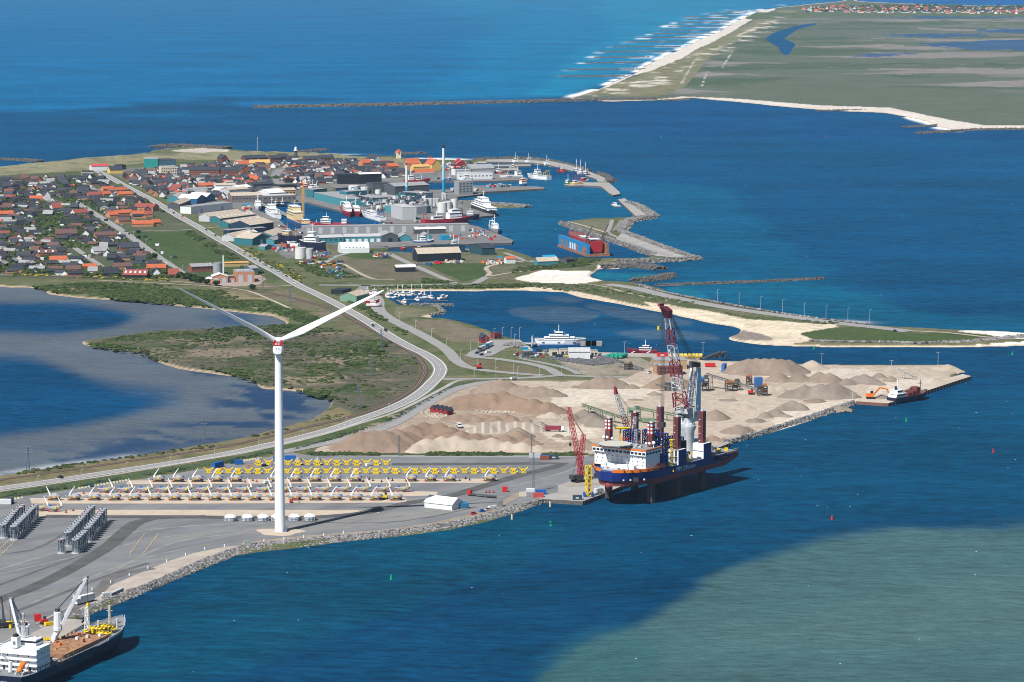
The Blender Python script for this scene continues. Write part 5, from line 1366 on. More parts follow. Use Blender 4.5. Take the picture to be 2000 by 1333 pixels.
shed("white low wing of the factory block",Z3(805,790),Z3(906,778),26,9,0,P_WHITE,R_GREY)
shed("teal end of the white factory wing",Z3(908,778),Z3(945,772),22,9,0,P_TEAL,R_GREY)
shed("very long grey warehouse with paler doors on the pier",Z2(1395,1040),Z3(1312,948),14,8,0,P_GREY,R_GREY,doors=14,dh=0.85,door_m=P_LGREY)
shed("cream roofed dark shed in front of the very long warehouse",Z3(795,978),Z3(1090,970),9,5.5,1.6,P_DGREY,R_WHITE,skyl=6)
shed("long light blue hall with white band and grey roof",Z2(1560,1145),Z3(105,1058),20,6,2,P_TEALL,R_LGREY,wins=5)
shed("long teal workshop with white fascia and pale roof",Z3(110,1056),Z3(470,1050),20,6,2,P_TEALL,R_LGREY,doors=6,door_m=P_WHITE)
shed("dark grey gabled workshop at the end of the teal row",Z3(475,1054),Z3(632,1050),26,7,3.5,P_DGREY,R_GREY,'y',doors=1,door_m=P_BLACK)
shed("white trimmed teal net loft with gable, west of two",Z3(640,1042),Z3(757,1040),22,4,3.5,P_TEALL,R_GREY,'y')
shed("white trimmed teal net loft with gable, east of two",Z3(865,1038),Z3(960,1036),22,4,3.5,P_TEALL,R_GREY,'y')
shed("bright blue flat container shed on the pier",Z3(1052,1037),Z3(1126,1034),8,5,0,AQUA,AQUA)
shed("black hall with big beige roof by the boat yard",Z3(820,1242),Z3(1236,1228),20,8,5,P_BLACK,R_BEIGE)
shed("flat navy hall behind the beige roofed black hall",Z3(948,1150),Z3(1275,1148),12,7,0,P_NAVY,R_DARK)
shed("dark teal hall at the small harbour mouth",Z3(1440,1178),Z3(1566,1172),34,7,3.5,mat("dark_teal",(0.025,0.07,0.085),0.6),R_DARK)
shed("white hut with red roof by the sandy track",Z3(1675,1258),Z3(1762,1255),9,4.5,2,P_WHITE,R_ORANGE,name="hut",cat="hut")
shed("black store with cream roof alone in the meadow",Z6(637,340),Z6(818,336),10,4.5,1.8,P_BLACK,R_WHITE,skyl=4)
shed("teal shed with pale roof near the dry dock",Z4(240,1186),Z4(430,1178),10,4,3.5,P_TEALL,R_BEIGE)
shed("blue roofed shed behind the teal shed",Z4(298,1140),Z4(408,1136),8,3.5,1.5,AQUA,AQUA)
shed("dark hut between the dry dock and the white cove",Z4(508,1168),Z4(580,1162),10,4,2,P_DGREY,R_DARK,name="hut",cat="hut")
def arch_hall(label,p0,p1,d,h,m,wins=0,door=None):
 a,b=at(p0[0],p0[1],2.3),at(p1[0],p1[1],2.3)
 L=(b-a).length;rz=math.atan2(b.y-a.y,b.x-a.x)
 t=thing("arched_hall",label,"building",a,rz)
 BOXES.append(((a.x+b.x)/2,(a.y+b.y)/2+d/2,L/2,d/2,rz))
 arc=[(d/2-d/2*math.cos(math.pi*k/10),h*math.sin(math.pi*k/10)**0.7)for k in range(11)]
 MB().loft([[(0,y,z)for y,z in arc],[(L,y,z)for y,z in arc]]).build("shell",m,t)
 for k in range(9):MB().loft([[(L*k/8-.15,y,z)for y,z in[(d/2+(y-d/2)*1.006,z*1.01+.04)for y,z in arc]],[(L*k/8+.15,y,z)for y,z in[(d/2+(y-d/2)*1.006,z*1.01+.04)for y,z in arc]]]).build("rib",m,t)
 for k in range(wins):MB().box((L*(k+1.5)/(wins+2),d*0.055,h*0.42),(1.3,0.5,1.6)).build("window",M_GLASS,t)
 MB().box((L+.1,d/2,0),(0.15,d*.5,h*.65)).build("door",door or P_DGREY,t)
 return t
arch_hall("white arched tent hall with a row of small windows",Z3(80,1162),Z3(352,1155),18,11,P_WHITE,6)
hp=shed("tall orange brick heating plant with two grey doors",Z5(600,552),Z5(776,548),24,10,0,P_OBRICK,R_GREY,doors=2,dh=0.72,name="heating_plant")
for k in range(4):MB().lathe([(2.0,0),(2.0,0.8)],12,(4+3.2*k,12,10.4)).build("roof_fan",P_LGREY,hp)
shed("low orange brick hall with pale pitched roof and two doors",Z5(370,558),Z5(520,555),14,6,2.5,P_OBRICK,R_WHITE,'y',doors=2,dh=0.8,name="heating_plant")
shed("small orange brick lean-to with white roof",Z5(305,552),Z5(368,556),9,3.5,1.2,P_OBRICK,R_WHITE)
shed("orange brick link with grey door between the two halls",Z5(522,552),Z5(592,550),12,4.5,0,P_OBRICK,R_DARK,doors=1)
shed("red brick workshop row with grey corrugated roof",Z5(170,452),Z5(376,442),12,5,2.5,P_BRICK,R_GREY,wins=7)
shed("blue grey steel shed behind the heating plant",Z5(738,478),Z5(812,474),16,6,2,mat("blue_grey_panels",(0,0,0)),R_GREY)
shed("low ochre store behind the heating plant",Z5(490,402),Z5(720,395),8,3.5,0.8,P_OCHRE,R_YEL)
tank("grey heat accumulator tank beside the white chimney",*Z5(420,462),4.7,10,mat("tank_grey",(0.28,0.29,0.31),0.5,var=0.1))
chimney("white chimney with dark cap beside the heating plant",*Z5(477,472),23,0.95,[P_WHITE,P_DGREY],[(0.82,0),(1.0,1)])
chimney("shorter aqua and white factory chimney",*Z3(712,612),43,1.9,[AQUA,AQUAL,P_WHITE,P_DGREY],[(0.28,0),(0.42,1),(0.93,2),(1.0,3)])
chimney("tallest aqua and white factory chimney with black top",*Z3(1068,578),62,2.0,[AQUA,AQUAL,P_WHITE,P_BLACK],[(0.28,0),(0.6,1),(0.94,2),(1.0,3)])
T_WH=mat("tank_white",(0.60,0.60,0.57),0.5,var=0.06)
tank("white storage tank bearing a round blue emblem",*Z3(203,590),7.0,11,T_WH,ring=mat("emblem_blue",(0.05,0.25,0.45),0.5))
tank("plain white storage tank right of the emblem tank",*Z3(302,586),6.2,8.5,T_WH)
tank("small white tank in front of the slate blue hall",*Z3(437,588),4.0,5,T_WH)
tank("white silo at the foot of the teal block",*Z3(450,748),4.0,10,T_WH)
tank("grey white silo behind the white silo",*Z3(507,712),4.6,8.5,P_LGREY)
for i,(x,y,r,h)in enumerate([(893,728,2.3,12),(919,726,2.3,12),(945,726,2.3,12),(978,705,2.5,9),(1007,705,2.5,9),(1062,645,1.8,8),(1085,645,1.8,8)]):
 tank(f"slim white silo of the fish meal works, {['first','second','third','fourth','fifth','sixth','seventh'][i]} from the west",*Z3(x,y),r,h,P_LGREY,rail=False,name="silo",cat="silo")
tank("widest white tank at the factory quay",*Z3(1055,768),6.0,12,T_WH)
tank("white tank half hidden behind the widest tank",*Z3(1105,742),5.2,10,T_WH)
tank("tall pale tank at the eastern end of the factory",*Z3(1170,738),4.2,12.5,T_WH)
tank("twin white tank with greenish band, larger one",*Z5(1219,320),5.8,11,T_WH)
tank("twin white tank with greenish band, smaller grey one",*Z5(1306,320),4.0,10,P_LGREY)
shed("red wooden ferry house with dark roof",Z6(1435,1000),Z6(1502,998),16,4,2.5,P_RED,R_DARK,'y',wins=2)
shed("flat red annex of the ferry house",Z6(1548,960),Z6(1615,956),7,4.5,0,P_RED,R_DARK,doors=2,door_m=P_BLACK)
shed("green boat club shed with pale roof and red sign",Z6(268,618),Z6(385,588),17,5,3,P_GREENW,R_BEIGE)
shed("flat black clubhouse with white edges beside the green shed",Z6(140,552),Z6(222,536),13,4,0,P_BLACK,R_BLACK,wins=3)
shed("white ribbed tent hall on the inlet quay",ZA(960,278),ZA(1148,277),13,5.5,2.5,P_WHITE,R_LGREY,name="tent_hall")
shed("row of concrete bins left of the white tent hall",ZA(885,240),ZA(960,238),6,4,0,P_CREAM,R_GREY,doors=2,door_m=P_BLACK)
shed("concrete bin beside the ramp on the inlet quay",ZA(798,250),ZA(866,248),6,4.5,0,P_CREAM,R_GREY,doors=1,door_m=P_BLACK)
shed("concrete bin right of the white tent hall",ZA(1152,252),ZA(1218,250),6,4,0,P_CREAM,R_GREY,doors=2,door_m=P_BLACK)
shed("grey site office on the inlet quay",ZA(560,263),ZA(642,260),6,4.5,0,P_DGREY,R_GREY,wins=3)
shed("dark red brick workshop with white windows behind the crane boom",ZC(545,884),ZC(786,880),12,7,0,P_DBRICK,R_GREY,wins=6,win_rows=2)
shed("tan boarded wing behind the dark red brick workshop",ZC(497,868),ZC(545,868),14,6,0,P_TAN,R_GREY)
shed("wide tan hall with grey panel roof behind the brick workshop",ZC(500,825),ZC(828,822),20,6.5,0,P_TAN,R_GREY)
for i,(x,y)in enumerate([(240,328),(262,330),(285,334),(300,339)]):
 pass
for i in range(4):
 x=600+(940+i*32)/3.846;y=720+(328+i*6)/3.846
 shed(f"red hut with dark gable roof, {['first','second','third','fourth'][i]} in a row by the yard road",(x-4.2,y+0.4),(x+4.2,y+1.4),7,2.6,2.2,P_RED,R_DARK,'y',name="hut",cat="hut",group="red huts by the yard road")
tw=thing("tower","small yellow tower with red pyramid roof near the beach","tower",at(*Z3(635,246),2.3))
MB().box((0,0,0),(7.5,7.5,9)).build("wall",P_CREAM,tw);MB().lathe([(6.3,9),(0.1,14)],4).build("roof",R_ORANGE,tw)
lh=thing("lighthouse","dark lighthouse tower with white lantern at the dunes","lighthouse",at(*Z2(1320,225),2.3))
MB().lathe([(3,0),(2.2,12)],12).build("tower",P_DGREY,lh);MB().lathe([(3.2,12),(3.2,13),(2,13.1),(2,16),(0.2,18)],12).build("lantern",P_WHITE,lh)
bx=thing("striped_beacon","red and white striped harbour beacon box by the northern mole","beacon",at(*Z3(937,282),2.3))
for k in range(4):MB().box((0,0,k*2.2),(6,6,2.2)).build("band",P_RED if k%2 else P_WHITE,bx)
def house_mesh(kind):
 w,r,c=MB(),MB(),MB()
 def gab(x0,x1,y0,y1,h,rh,along='x'):
  if along=='x':
   D=y1-y0;pr=[(y0,-1),(y1,-1),(y1,h),((y0+y1)/2,h+rh),(y0,h)]
   w.loft([[(x0,y,z)for y,z in pr],[(x1,y,z)for y,z in pr]])
   e=.6;k=rh/(D/2);m_=(y0+y1)/2
   s=[(y0-e,h-e*k+.03),(m_,h+rh+.03),(y1+e,h-e*k+.03),(y1+e,h-e*k+.3),(m_,h+rh+.33),(y0-e,h-e*k+.3)]
   r.loft([[(x0-.4,y,z)for y,z in s],[(x1+.4,y,z)for y,z in s]])
  else:
   D=x1-x0;pr=[(x0,-1),(x1,-1),(x1,h),((x0+x1)/2,h+rh),(x0,h)]
   w.loft([[(x,y1,z)for x,z in pr],[(x,y0,z)for x,z in pr]])
   e=.6;k=rh/(D/2);m_=(x0+x1)/2
   s=[(x0-e,h-e*k+.03),(m_,h+rh+.03),(x1+e,h-e*k+.03),(x1+e,h-e*k+.3),(m_,h+rh+.33),(x0-e,h-e*k+.3)]
   r.loft([[(x,y1+.4,z)for x,z in s],[(x,y0-.4,z)for x,z in s]])
 if kind==0:gab(-8,8,-4.5,4.5,2.5,2.0);c.box((2,0.5,3.9),(.8,.8,1.7))
 elif kind==1:gab(-6,6,-4.2,4.2,2.7,3.7);c.box((-2,0.4,5.6),(.8,.8,1.8))
 elif kind==2:gab(-8,4,-4,4,2.5,2.1);gab(3.0,9.5,-7.5,3.6,2.46,1.95,'y');c.box((-3,0.4,4.0),(.8,.8,1.7))
 else:gab(-4.2,4.2,-6,6,2.8,4.0,'y');c.box((0.4,1.5,6.0),(.8,.8,1.8))
 return w,r,c
ROOFS=[("dark grey",R_DARK),("black",R_BLACK),("brown",R_BROWN),("red",R_RED),("orange",R_ORANGE),("grey",R_GREY)]
WALLS=[("white",P_WHITE),("brick",P_BRICK),("cream",P_CREAM),("black",P_BLACK),("yellow brick",P_OBRICK)]
KINDS_=["bungalow","steep roofed house","angled bungalow","gable fronted house"]
HM={}
for k in range(4):
 w,r,c=house_mesh(k)
 for wn,wm in WALLS:HM["w",k,wn]=w.mesh("house_wall",wm)
 for rn,rm in ROOFS:HM["r",k,rn]=r.mesh("house_roof",rm)
 HM["c",k]=c.mesh("house_chimney",P_BRICK)
 HM["raw",k]=(w,r)
STREETS=[[at(p[0],p[1])for p in s]for s in([(141.8,391),(182,415.6),(243,454),(304,498.6),(376,548)],[(160,358),(194,375)],[(85,424),(101,450),(91,468)],[(133,474),(172,502.7),(209,528)],[(536,348),(550,330)],[(536,350),(556,372)],HIGHWAY[10:],[(-20,397),(8,394)])]
def near_street(x,y,d):
 for s in STREETS:
  for a,b in zip(s,s[1:]):
   ab=Vector((b.x-a.x,b.y-a.y));t=max(0,min(1,(Vector((x-a.x,y-a.y)).dot(ab))/max(1e-6,ab.length_squared)))
   q=Vector((a.x,a.y))+ab*t
   if math.hypot(x-q.x,y-q.y)<d:return True
 return False
def blocked(x,y,r):
 for cx,cy,hx,hy,rz in BOXES:
  dx,dy=x-cx,y-cy
  u,v=dx*math.cos(rz)+dy*math.sin(rz),-dx*math.sin(rz)+dy*math.cos(rz)
  if abs(u)<hx+r and abs(v)<hy+r:return True
 return False
def district(poly,sx,sy,rw,ww,kinds,jit=0.25,skew=0.0):
 w=[at(p[0],p[1])for p in poly];wp=[(q.x,q.y)for q in w]
 x0,x1,y0,y1=min(q[0]for q in wp),max(q[0]for q in wp),min(q[1]for q in wp),max(q[1]for q in wp)
 out=[]
 y=y0;row=0
 while y<y1:
  x=x0+random.uniform(0,sx)-60
  while x<x1+60:
   px_,py_=x+random.uniform(-jit,jit)*sx+skew*(y-y0),y+random.uniform(-jit,jit)*sy
   if inpoly(np.array([px_]),np.array([py_]),wp)[0]and not near_street(px_,py_,13)and not blocked(px_,py_,8):
    k=random.choices(range(4),kinds)[0]
    rn=random.choices([q[0]for q in ROOFS],rw)[0];wn=random.choices([q[0]for q in WALLS],ww)[0]
    out.append([px_,py_,k,rn,wn,random.choice((0,0,0,math.pi/2,0.3,-0.35))+random.uniform(-.12,.12),random.uniform(.72,1.02)])
   x+=sx*random.uniform(.85,1.2)
  y+=sy;row+=1
 return out
HS=district([(-40,352),(120,348),(206,345),(236,362),(300,398),(330,418),(300,420),(255,440),(330,512),(372,549),(300,544),(200,541),(-40,536)],20.5,24,(6,6,2.4,.3,.1,1.6),(4,2.4,1,3,.5),(5,2,3,1))
HS+=district([(222,344),(340,330),(420,322),(560,318),(700,318),(770,322),(800,345),(700,352),(640,358),(560,374),(480,384),(420,392),(350,398),(300,390)],15.5,19,(7,5,1.6,1.0,0.9,1.4),(5,2.6,1.6,1.6,.6),(1,4,1,4))
HS.sort(key=lambda q:q[1])
LM=[("the tall white heating plant chimney",Z5(477,472)),("the russet house by the railway",Z1(1300,1240)),("the bright orange hipped bungalow",Z1(560,1100)),("the brown house with rooflights",Z1(440,1040)),("the wide brown roofed hall",Z1(640,850)),("the salmon roofed house",Z1(790,645)),("the steep white gable",Z1(450,488)),("the orange long bungalow",Z1(350,508)),("the red roofed white house",Z1(555,598)),("the crossroads home",Z1(1100,420)),("the orange roofed school",Z1(1200,650)),("the pinkish roofed bungalow",Z1(1180,1170)),("the dark L shaped house",Z1(1250,985)),("the grey house with white gables",Z1(980,1018)),("the brown bungalow by the lower street",Z1(1020,862)),("the edge house with twin gables",Z1(60,658)),("the end of the lower street",(209,528)),("the bend of the short estate road",(101,450)),("the white walled terrace",Z1(850,275)),("the red barn",Z2(550,268)),("the brick building",Z2(330,420)),("the long ochre roof",Z2(930,300)),("the orange roofed bungalow",Z2(350,538)),("the cream four storey block",Z1(1630,268)),("the teal sports hall",Z1(1450,185)),("the grey shed rows",Z2(220,610)),("the brick gable house",Z2(790,398)),("the old harbour street",(545,345)),("the white dune villa",Z3(430,288)),("the beach road",Z1(1100,242)),("the start of the estate road",(8,394)),("the dune edge",(30,347)),("the railway crossing path",(60,538))]
LMW=[(n_,at(*p))for n_,p in LM]
count={}
ORD=["first","second","third","fourth","fifth","sixth","seventh","eighth","ninth","tenth","eleventh","twelfth","thirteenth","fourteenth","fifteenth"]
mine=[]
for q in HS[:285]:
 nm,pw=min(LMW,key=lambda L:(L[1].x-q[0])**2+((L[1].y-q[1])*.7)**2)
 mine.append((q,nm,math.hypot(pw.x-q[0],pw.y-q[1])))
for q,nm,d in sorted(mine,key=lambda s:s[2]):
 x,y,k,rn,wn,rz,sc=q
 key=(k,rn,wn,nm);count[key]=count.get(key,0)+1
 o_=count[key]
 lab=f"{rn} roofed {wn} {KINDS_[k]} near {nm}" if o_==1 else f"{rn} roofed {wn} {KINDS_[k]}, {ORD[min(14, o_ - 1)]} such from {nm}"
 t=thing("house",lab,"house",(x,y,2.1),rz,"houses of the seaside town")
 t.scale=(sc,sc,1)
 link("wall",HM["w",k,wn],t);r_=link("roof",HM["r",k,rn],t);link("chimney",HM["c",k],r_)
def mass(name,items,z=2.1,grow=1.0):
 V,F,MI=[],[],[]
 mats_=[m for _,m in ROOFS]+[m for _,m in WALLS]
 rn_i={n_:i for i,(n_,_)in enumerate(ROOFS)};wn_i={n_:i+len(ROOFS)for i,(n_,_)in enumerate(WALLS)}
 for x,y,k,rn,wn,rz,sc in items:
  for mb,mi in((HM["raw",k][0],wn_i[wn]),(HM["raw",k][1],rn_i[rn])):
   n0=len(V);c,s=math.cos(rz)*sc*grow,math.sin(rz)*sc*grow
   V+=[(x+vx*c-vy*s,y+vx*s+vy*c,z+vz*grow)for vx,vy,vz in mb.v]
   F+=[tuple(i+n0 for i in f)for f in mb.f];MI+=[mi]*len(mb.f)
 me=bpy.data.meshes.new(name);me.from_pydata(V,[],F)
 for m in mats_:me.materials.append(m)
 me.polygons.foreach_set("material_index",MI);me.update()
 return tag(link(name,me),kind="stuff")
mass("old_town_houses",HS[285:])
FT=district([(1555,23),(1700,26),(2000,28),(2200,28),(2200,18),(2000,17),(1800,15),(1640,14),(1570,17)],46,70,(3,2,1,2.4,2.4,1),(7,1,2,0,0),(2,4,1,3),0.3)
mass("far_village_houses",FT,2.0,1.5)
scrub("far_village_trees",[(1560,24),(1800,22),(2300,27),(2300,15),(1900,12),(1640,12)],900,5,11,GR,0.42,2,200,0.8)
W_PAINT=mat("turbine_white",(0.78,0.80,0.82),0.35,var=0.03,spec=0.5)
YEL=mat("yellow_paint",(0.68,0.47,0.012),0.5,var=0.1)
RED=mat("red_paint",(0.50,0.02,0.02),0.5,var=0.1)
BLUE=mat("blue_paint",(0.012,0.10,0.36),0.5,var=0.1)
GRY=mat("light_grey_paint",(0.235,0.235,0.24),0.5,var=0.35,scale=1.2)
MGR=mat("mid_grey_paint",(0.20,0.21,0.22),0.55,var=0.2)
DRK=mat("dark_grey_paint",(0.05,0.05,0.055),0.6,var=0.2)
BLK=mat("black_rubber",(0.015,0.015,0.015),0.8,var=0)
WHT=mat("white_paint",(0.72,0.73,0.73),0.45,var=0.06)
CRM=mat("cream_timber",(0.55,0.46,0.33),0.8,var=0.15)
ORN=mat("orange_paint",(0.70,0.16,0.015),0.5,var=0.08)
TIM=mat("timber_brown",(0.33,0.19,0.10),0.85,var=0.2)
GLS=mat("cab_glass",(0.015,0.02,0.03),0.1,var=0,spec=0.6)
GALV=mat("galvanised_steel",(0.135,0.165,0.205),0.5,var=0.25,scale=1.0)
tb=at(547,1039,2.3)
tur=thing("wind_turbine","tall white wind turbine with two blades raised in a V above the yard","wind turbine",tb)
prof=[(3.05-1.05*(k/20)**1.1,102.5*k/20)for k in range(21)]
MB().lathe(prof,40).build("tower",W_PAINT,tur,True)
MB().lathe([(3.45,-0.4),(3.45,0.35),(3.1,0.5)],40).build("flange",P_LGREY,tur)
mb=MB();mb.box((3.6,-1.2,0),(1.4,2.2,3.2));mb.box((3.0,-2.6,0),(2.4,1.0,1.6));mb.build("access_stair",GALV,tur)
PSI=math.radians(-9)
nac=bpy.data.objects.new("nacelle",None);COL.objects.link(nac);nac.parent=tur;nac.location=(0,0,106.2);nac.rotation_euler=(0,0,0)
def rsec(y,w,h,zc,n=20,p=3.2):
 return[(w*math.copysign(abs(math.cos(t))**(2/p),math.cos(t)),y,zc+h*math.copysign(abs(math.sin(t))**(2/p),math.sin(t)))for t in[2*math.pi*(k+.5)/n for k in range(n)]]
nm=MB();nm.loft([rsec(-5.6,2.2,2.0,-.15),rsec(-5.2,2.65,2.45,-.1),rsec(-4,2.85,2.7,0),rsec(4,2.85,2.7,0),rsec(6.5,2.5,2.4,0)])
nm.build("nacelle_shell",W_PAINT,nac,True)
hm=MB()
for x in(-0.75,0.75):hm.box((x,-5.62,0.55),(0.62,0.12,0.62))
hm.build("vent",BLK,nac)
MB().box((0,-1.6,2.72),(5.2,7.2,0.22)).build("helideck",RED,nac)
rl=MB()
for x in(-2.5,2.5):rl.box((x,-1.6,2.94),(0.22,7.2,1.25))
rl.box((0,-5.1,2.94),(5.2,0.22,1.25));rl.box((-1.8,2.0,2.94),(1.4,0.22,1.9));rl.box((1.8,2.0,2.94),(1.4,0.22,1.9))
rl.build("railing",RED,nac)
wl=MB();wl.box((-.9,-5.23,3.2),(1.1,0.06,.7));wl.box((.6,-5.23,3.25),(1.0,0.06,.6));wl.build("marking",P_WHITE,nac)
MB().box((0.1,0.6,2.96),(2.4,2.6,1.3)).build("cooler",MGR,nac)
aa=Vector((math.sin(PSI)*math.cos(.09),math.cos(PSI)*math.cos(.09),math.sin(.09)))
uu=Vector((math.cos(PSI),-math.sin(PSI),0));ww=uu.cross(aa)
hubc=Vector((0,0,109.0))+aa*7.2+Vector((0.6,0,0))
hb=MB();hb.ball(hubc,2.6,16);hb.build("hub",W_PAINT,tur,True)
for k,f in enumerate((math.radians(27),math.radians(149),math.radians(269.5))):
 bl=MB();cone=math.radians(-7.5)
 d=((uu*math.cos(f)+ww*math.sin(f))*math.cos(cone)+aa*math.sin(cone)).normalized()
 ch=d.cross(aa).normalized()
 secs=[]
 for t,c,th,tw in((0.02,1.35,1.35,0),(0.06,1.35,1.3,0),(0.14,2.05,0.9,12),(0.22,2.35,0.66,10),(0.35,1.95,0.48,7),(0.5,1.55,0.36,5),(0.65,1.2,0.26,3),(0.8,0.9,0.18,1.5),(0.93,0.6,0.11,0),(0.985,0.32,0.06,0),(1.0,0.08,0.03,0)):
  a_=math.radians(38+tw);c1=ch*math.cos(a_)+aa*math.sin(a_);n1=d.cross(c1)
  o=hubc+d*(68*t)
  if t>0.08:o=o-c1*(c-1.2)*0.35
  secs.append([tuple(o+c1*(c*math.cos(q))+n1*(th*math.sin(q)))for q in[2*math.pi*j/14 for j in range(14)]])
 bl.loft(secs);bl.build("blade",W_PAINT,tur,True)
sm=bpy.data.objects.new("x",None);bpy.data.objects.remove(sm)
dm=MB();pr=[]
for k in range(28):
 a=2*math.pi*k/28
 r=11.5*(1+.12*math.sin(3*a)+.08*math.sin(5*a+1))
 pr.append((r*math.cos(a)*1.15,r*math.sin(a)))
dm.loft([[(x*1.0,y*1.0,0.02)for x,y in pr],[(x*.8,y*.8,0.32)for x,y in pr],[(x*.45,y*.45,0.42)for x,y in pr]])
o=dm.build("gravel_apron",M_STRIP);o.location=tb;o["kind"]="structure"
def component(kind):
 t=thing("turbine_component","x","turbine component")
 s=1 if kind!='B' else-1
 def sec(x,zb,zt,w):return[(x,-w,zb),(x,w,zb),(x,w*.95,zt-(zt-zb)*.35),(x,w*.6,zt),(x,-w*.6,zt),(x,-w*.95,zt-(zt-zb)*.35)]
 h=MB()
 if kind!='B':
  h.loft([sec(-2.4,1.7,3.0,1.2),sec(-0.6,1.5,3.6,1.6),sec(2.4,1.5,3.9,1.7),sec(4.0,1.9,3.6,1.4),sec(5.0,2.5,3.3,.7)])
  h.build("housing",GRY,t)
  q=MB();q.loft([sec(-5.0,2.9,3.15,.6),sec(-3.6,2.2,3.0,1.0),sec(-2.35,1.7,2.6,1.1)]);q.build("tail_frame",MGR,t)
  q=MB();q.loft([[(-4.9,-.5,2.85),(-4.9,.5,2.85),(-4.9,.5,2.95),(-4.9,-.5,2.95)],[(-1.8,-1.0,.8),(-1.8,1.0,.8),(-1.8,1.0,1.7),(-1.8,-1.0,1.7)]]);q.box((1.0,0,.85),(6.8,3.0,.6));q.build("dark_underside",BLK,t)  # black tail keel, plus a black band painting shade under the housing
  MB().box((1.2,0,.3),(5.0,1.5,.45)).build("skid",CRM,t)
  l_=MB();l_.box((3.4,-.9,0),(.6,.5,1.7));l_.box((3.4,.9,0),(.6,.5,1.7));l_.build("support_leg",DRK,t)
  MB().box((-2.2,-.8,0),(.95,.95,1.0),0,.6).build("support_stand",RED,t)
  MB().box((-1.7,-1.35,1.1),(.8,.5,.7)).build("clamp",YEL,t)
  MB().box((.9,-1.75,1.95),(1.25,.14,1.1)).build("sign_panel",YEL,t)
  MB().box((3.0,-1.7,1.75),(1.3,.16,.55)).build("cover",mat("dark_red_paint",(0.22,0.015,0.03),0.5),t)
  MB().box((-1.3,-1.5,1.85),(.5,.3,.5)).build("lamp",RED,t)
  MB().box((1.1,.4,3.6),(2.6,1.6,.5)).build("hatch",P_LGREY,t)
  b=MB()
  if kind=='R':
   pts=[((-2.0,0,2.9),.8),((-1.8,0,4.2),.75),((-.4,0,6.3),.5),((1.3,0,8.6),.3)]
   MB().box((4.1,-.7,2.9),(.9,.9,.9)).build("end_cap",BLUE,t)
  else:
   pts=[((-1.6,0,2.9),.8),((-1.75,0,4.2),.8),((-2.8,0,6.4),.5),((-3.8,0,8.8),.28)]
 else:
  h.loft([sec(-5.2,2.5,2.9,.5),sec(-3.4,1.6,3.1,1.3),sec(0,1.4,3.4,1.6),sec(2.2,1.8,3.6,1.5),sec(4.0,2.6,3.8,1.1)])
  h.build("housing",GRY,t)
  q=MB();q.loft([sec(1.0,1.1,1.8,1.2),sec(3.5,2.0,2.6,1.0),sec(5.6,3.0,3.3,.6)]);q.build("tail_frame",DRK,t)
  MB().box((-.4,0,.3),(5.4,1.8,1.0)).build("skid",mat("pale_cradle",(0.40,0.37,0.33),0.8),t)
  MB().box((1.0,-1.3,.6),(1.6,.7,1.0),0,.7).build("dark_underside",DRK,t)
  MB().box((5.2,-.3,2.75),(1.0,.5,.35)).build("tail_tip",YEL,t)
  MB().box((.9,-1.72,2.0),(1.25,.14,1.1)).build("sign_panel",YEL,t)
  MB().box((-2.3,.3,3.2),(1.5,.9,.8)).build("motor",BLUE,t)
  MB().box((-4.0,-1.15,1.9),(1.2,.4,.6)).build("cover",RED,t)
  MB().box((2.4,-.8,3.5),(.5,.4,1.6)).build("post",YEL,t)
  l_=MB();l_.box((-3.0,-.8,0),(.8,.8,1.0),0,.6);l_.box((2.2,-.8,0),(.8,.8,1.0),0,.6);l_.build("support_stand",RED,t)
  b=MB()
  pts=[((4.3,0,3.4),.8),((4.2,0,4.8),.75),((3.2,0,6.9),.5),((2.1,0,9.0),.28)]
 b.loft([[(p[0]-w*.6,-w*.5,p[2]),(p[0]+w*.6,-w*.5,p[2]),(p[0]+w*.6,w*.5,p[2]),(p[0]-w*.6,w*.5,p[2])]for p,w in pts])
 b.build("boom",W_PAINT,t)
 return t
protos={k:component(k)for k in 'LRB'}
used_p=set()
def put(proto,key,p,label,group,rz=0.0):
 o=proto if key not in used_p else copy_tree(proto)
 used_p.add(key)
 o.location=p;o.rotation_euler=(0,0,rz)
 o["label"]=label;o["group"]=group
 return o
ORDN=["first","second","third","fourth","fifth","sixth","seventh","eighth","ninth","tenth","eleventh","twelfth","thirteenth","fourteenth","fifteenth","sixteenth","seventeenth","eighteenth","nineteenth","twentieth"]+["twenty-"+q for q in("first","second","third","fourth","fifth","sixth","seventh","eighth","ninth")]+["thirtieth","thirty-first","thirty-second","thirty-third"]
rowA="LRRRRLLLLLLLLLRRRL"
for k,c in enumerate(rowA):
 put(protos[c],c,at(103+39.3*k,977.5,2.34),f"grey nacelle with white boom leaning {'west' if c == 'L' else 'east'}, {ORDN[k]} from the cage stacks in front row","nacelles of the front row",random.uniform(-.03,.03))
for k in range(16):
 put(protos['B'],'B',at(206+38.7*k,963.0-0.12*k,2.34),f"boat shaped nacelle with blue motor, {ORDN[k]} from the lagoon side in middle row","nacelles of the middle row",random.uniform(-.03,.03))
for k,x in enumerate((307,345,383,421,458,535,575,613,652,692,800,838,876,954)):
 put(protos['R'],'R',at(x,941.5-(x-300)*0.002,2.34),f"grey nacelle with boom leaning east, {ORDN[k]} from the lagoon side in back row","nacelles of the back row",random.uniform(-.03,.03))
put(protos['B'],'B',at(106,999.5,2.34),"lone boat shaped nacelle beside the western cage stacks","loose nacelles")
put(protos['B'],'B',at(79,998.5,2.34),"boat shaped nacelle half hidden behind the western cage stacks","loose nacelles")
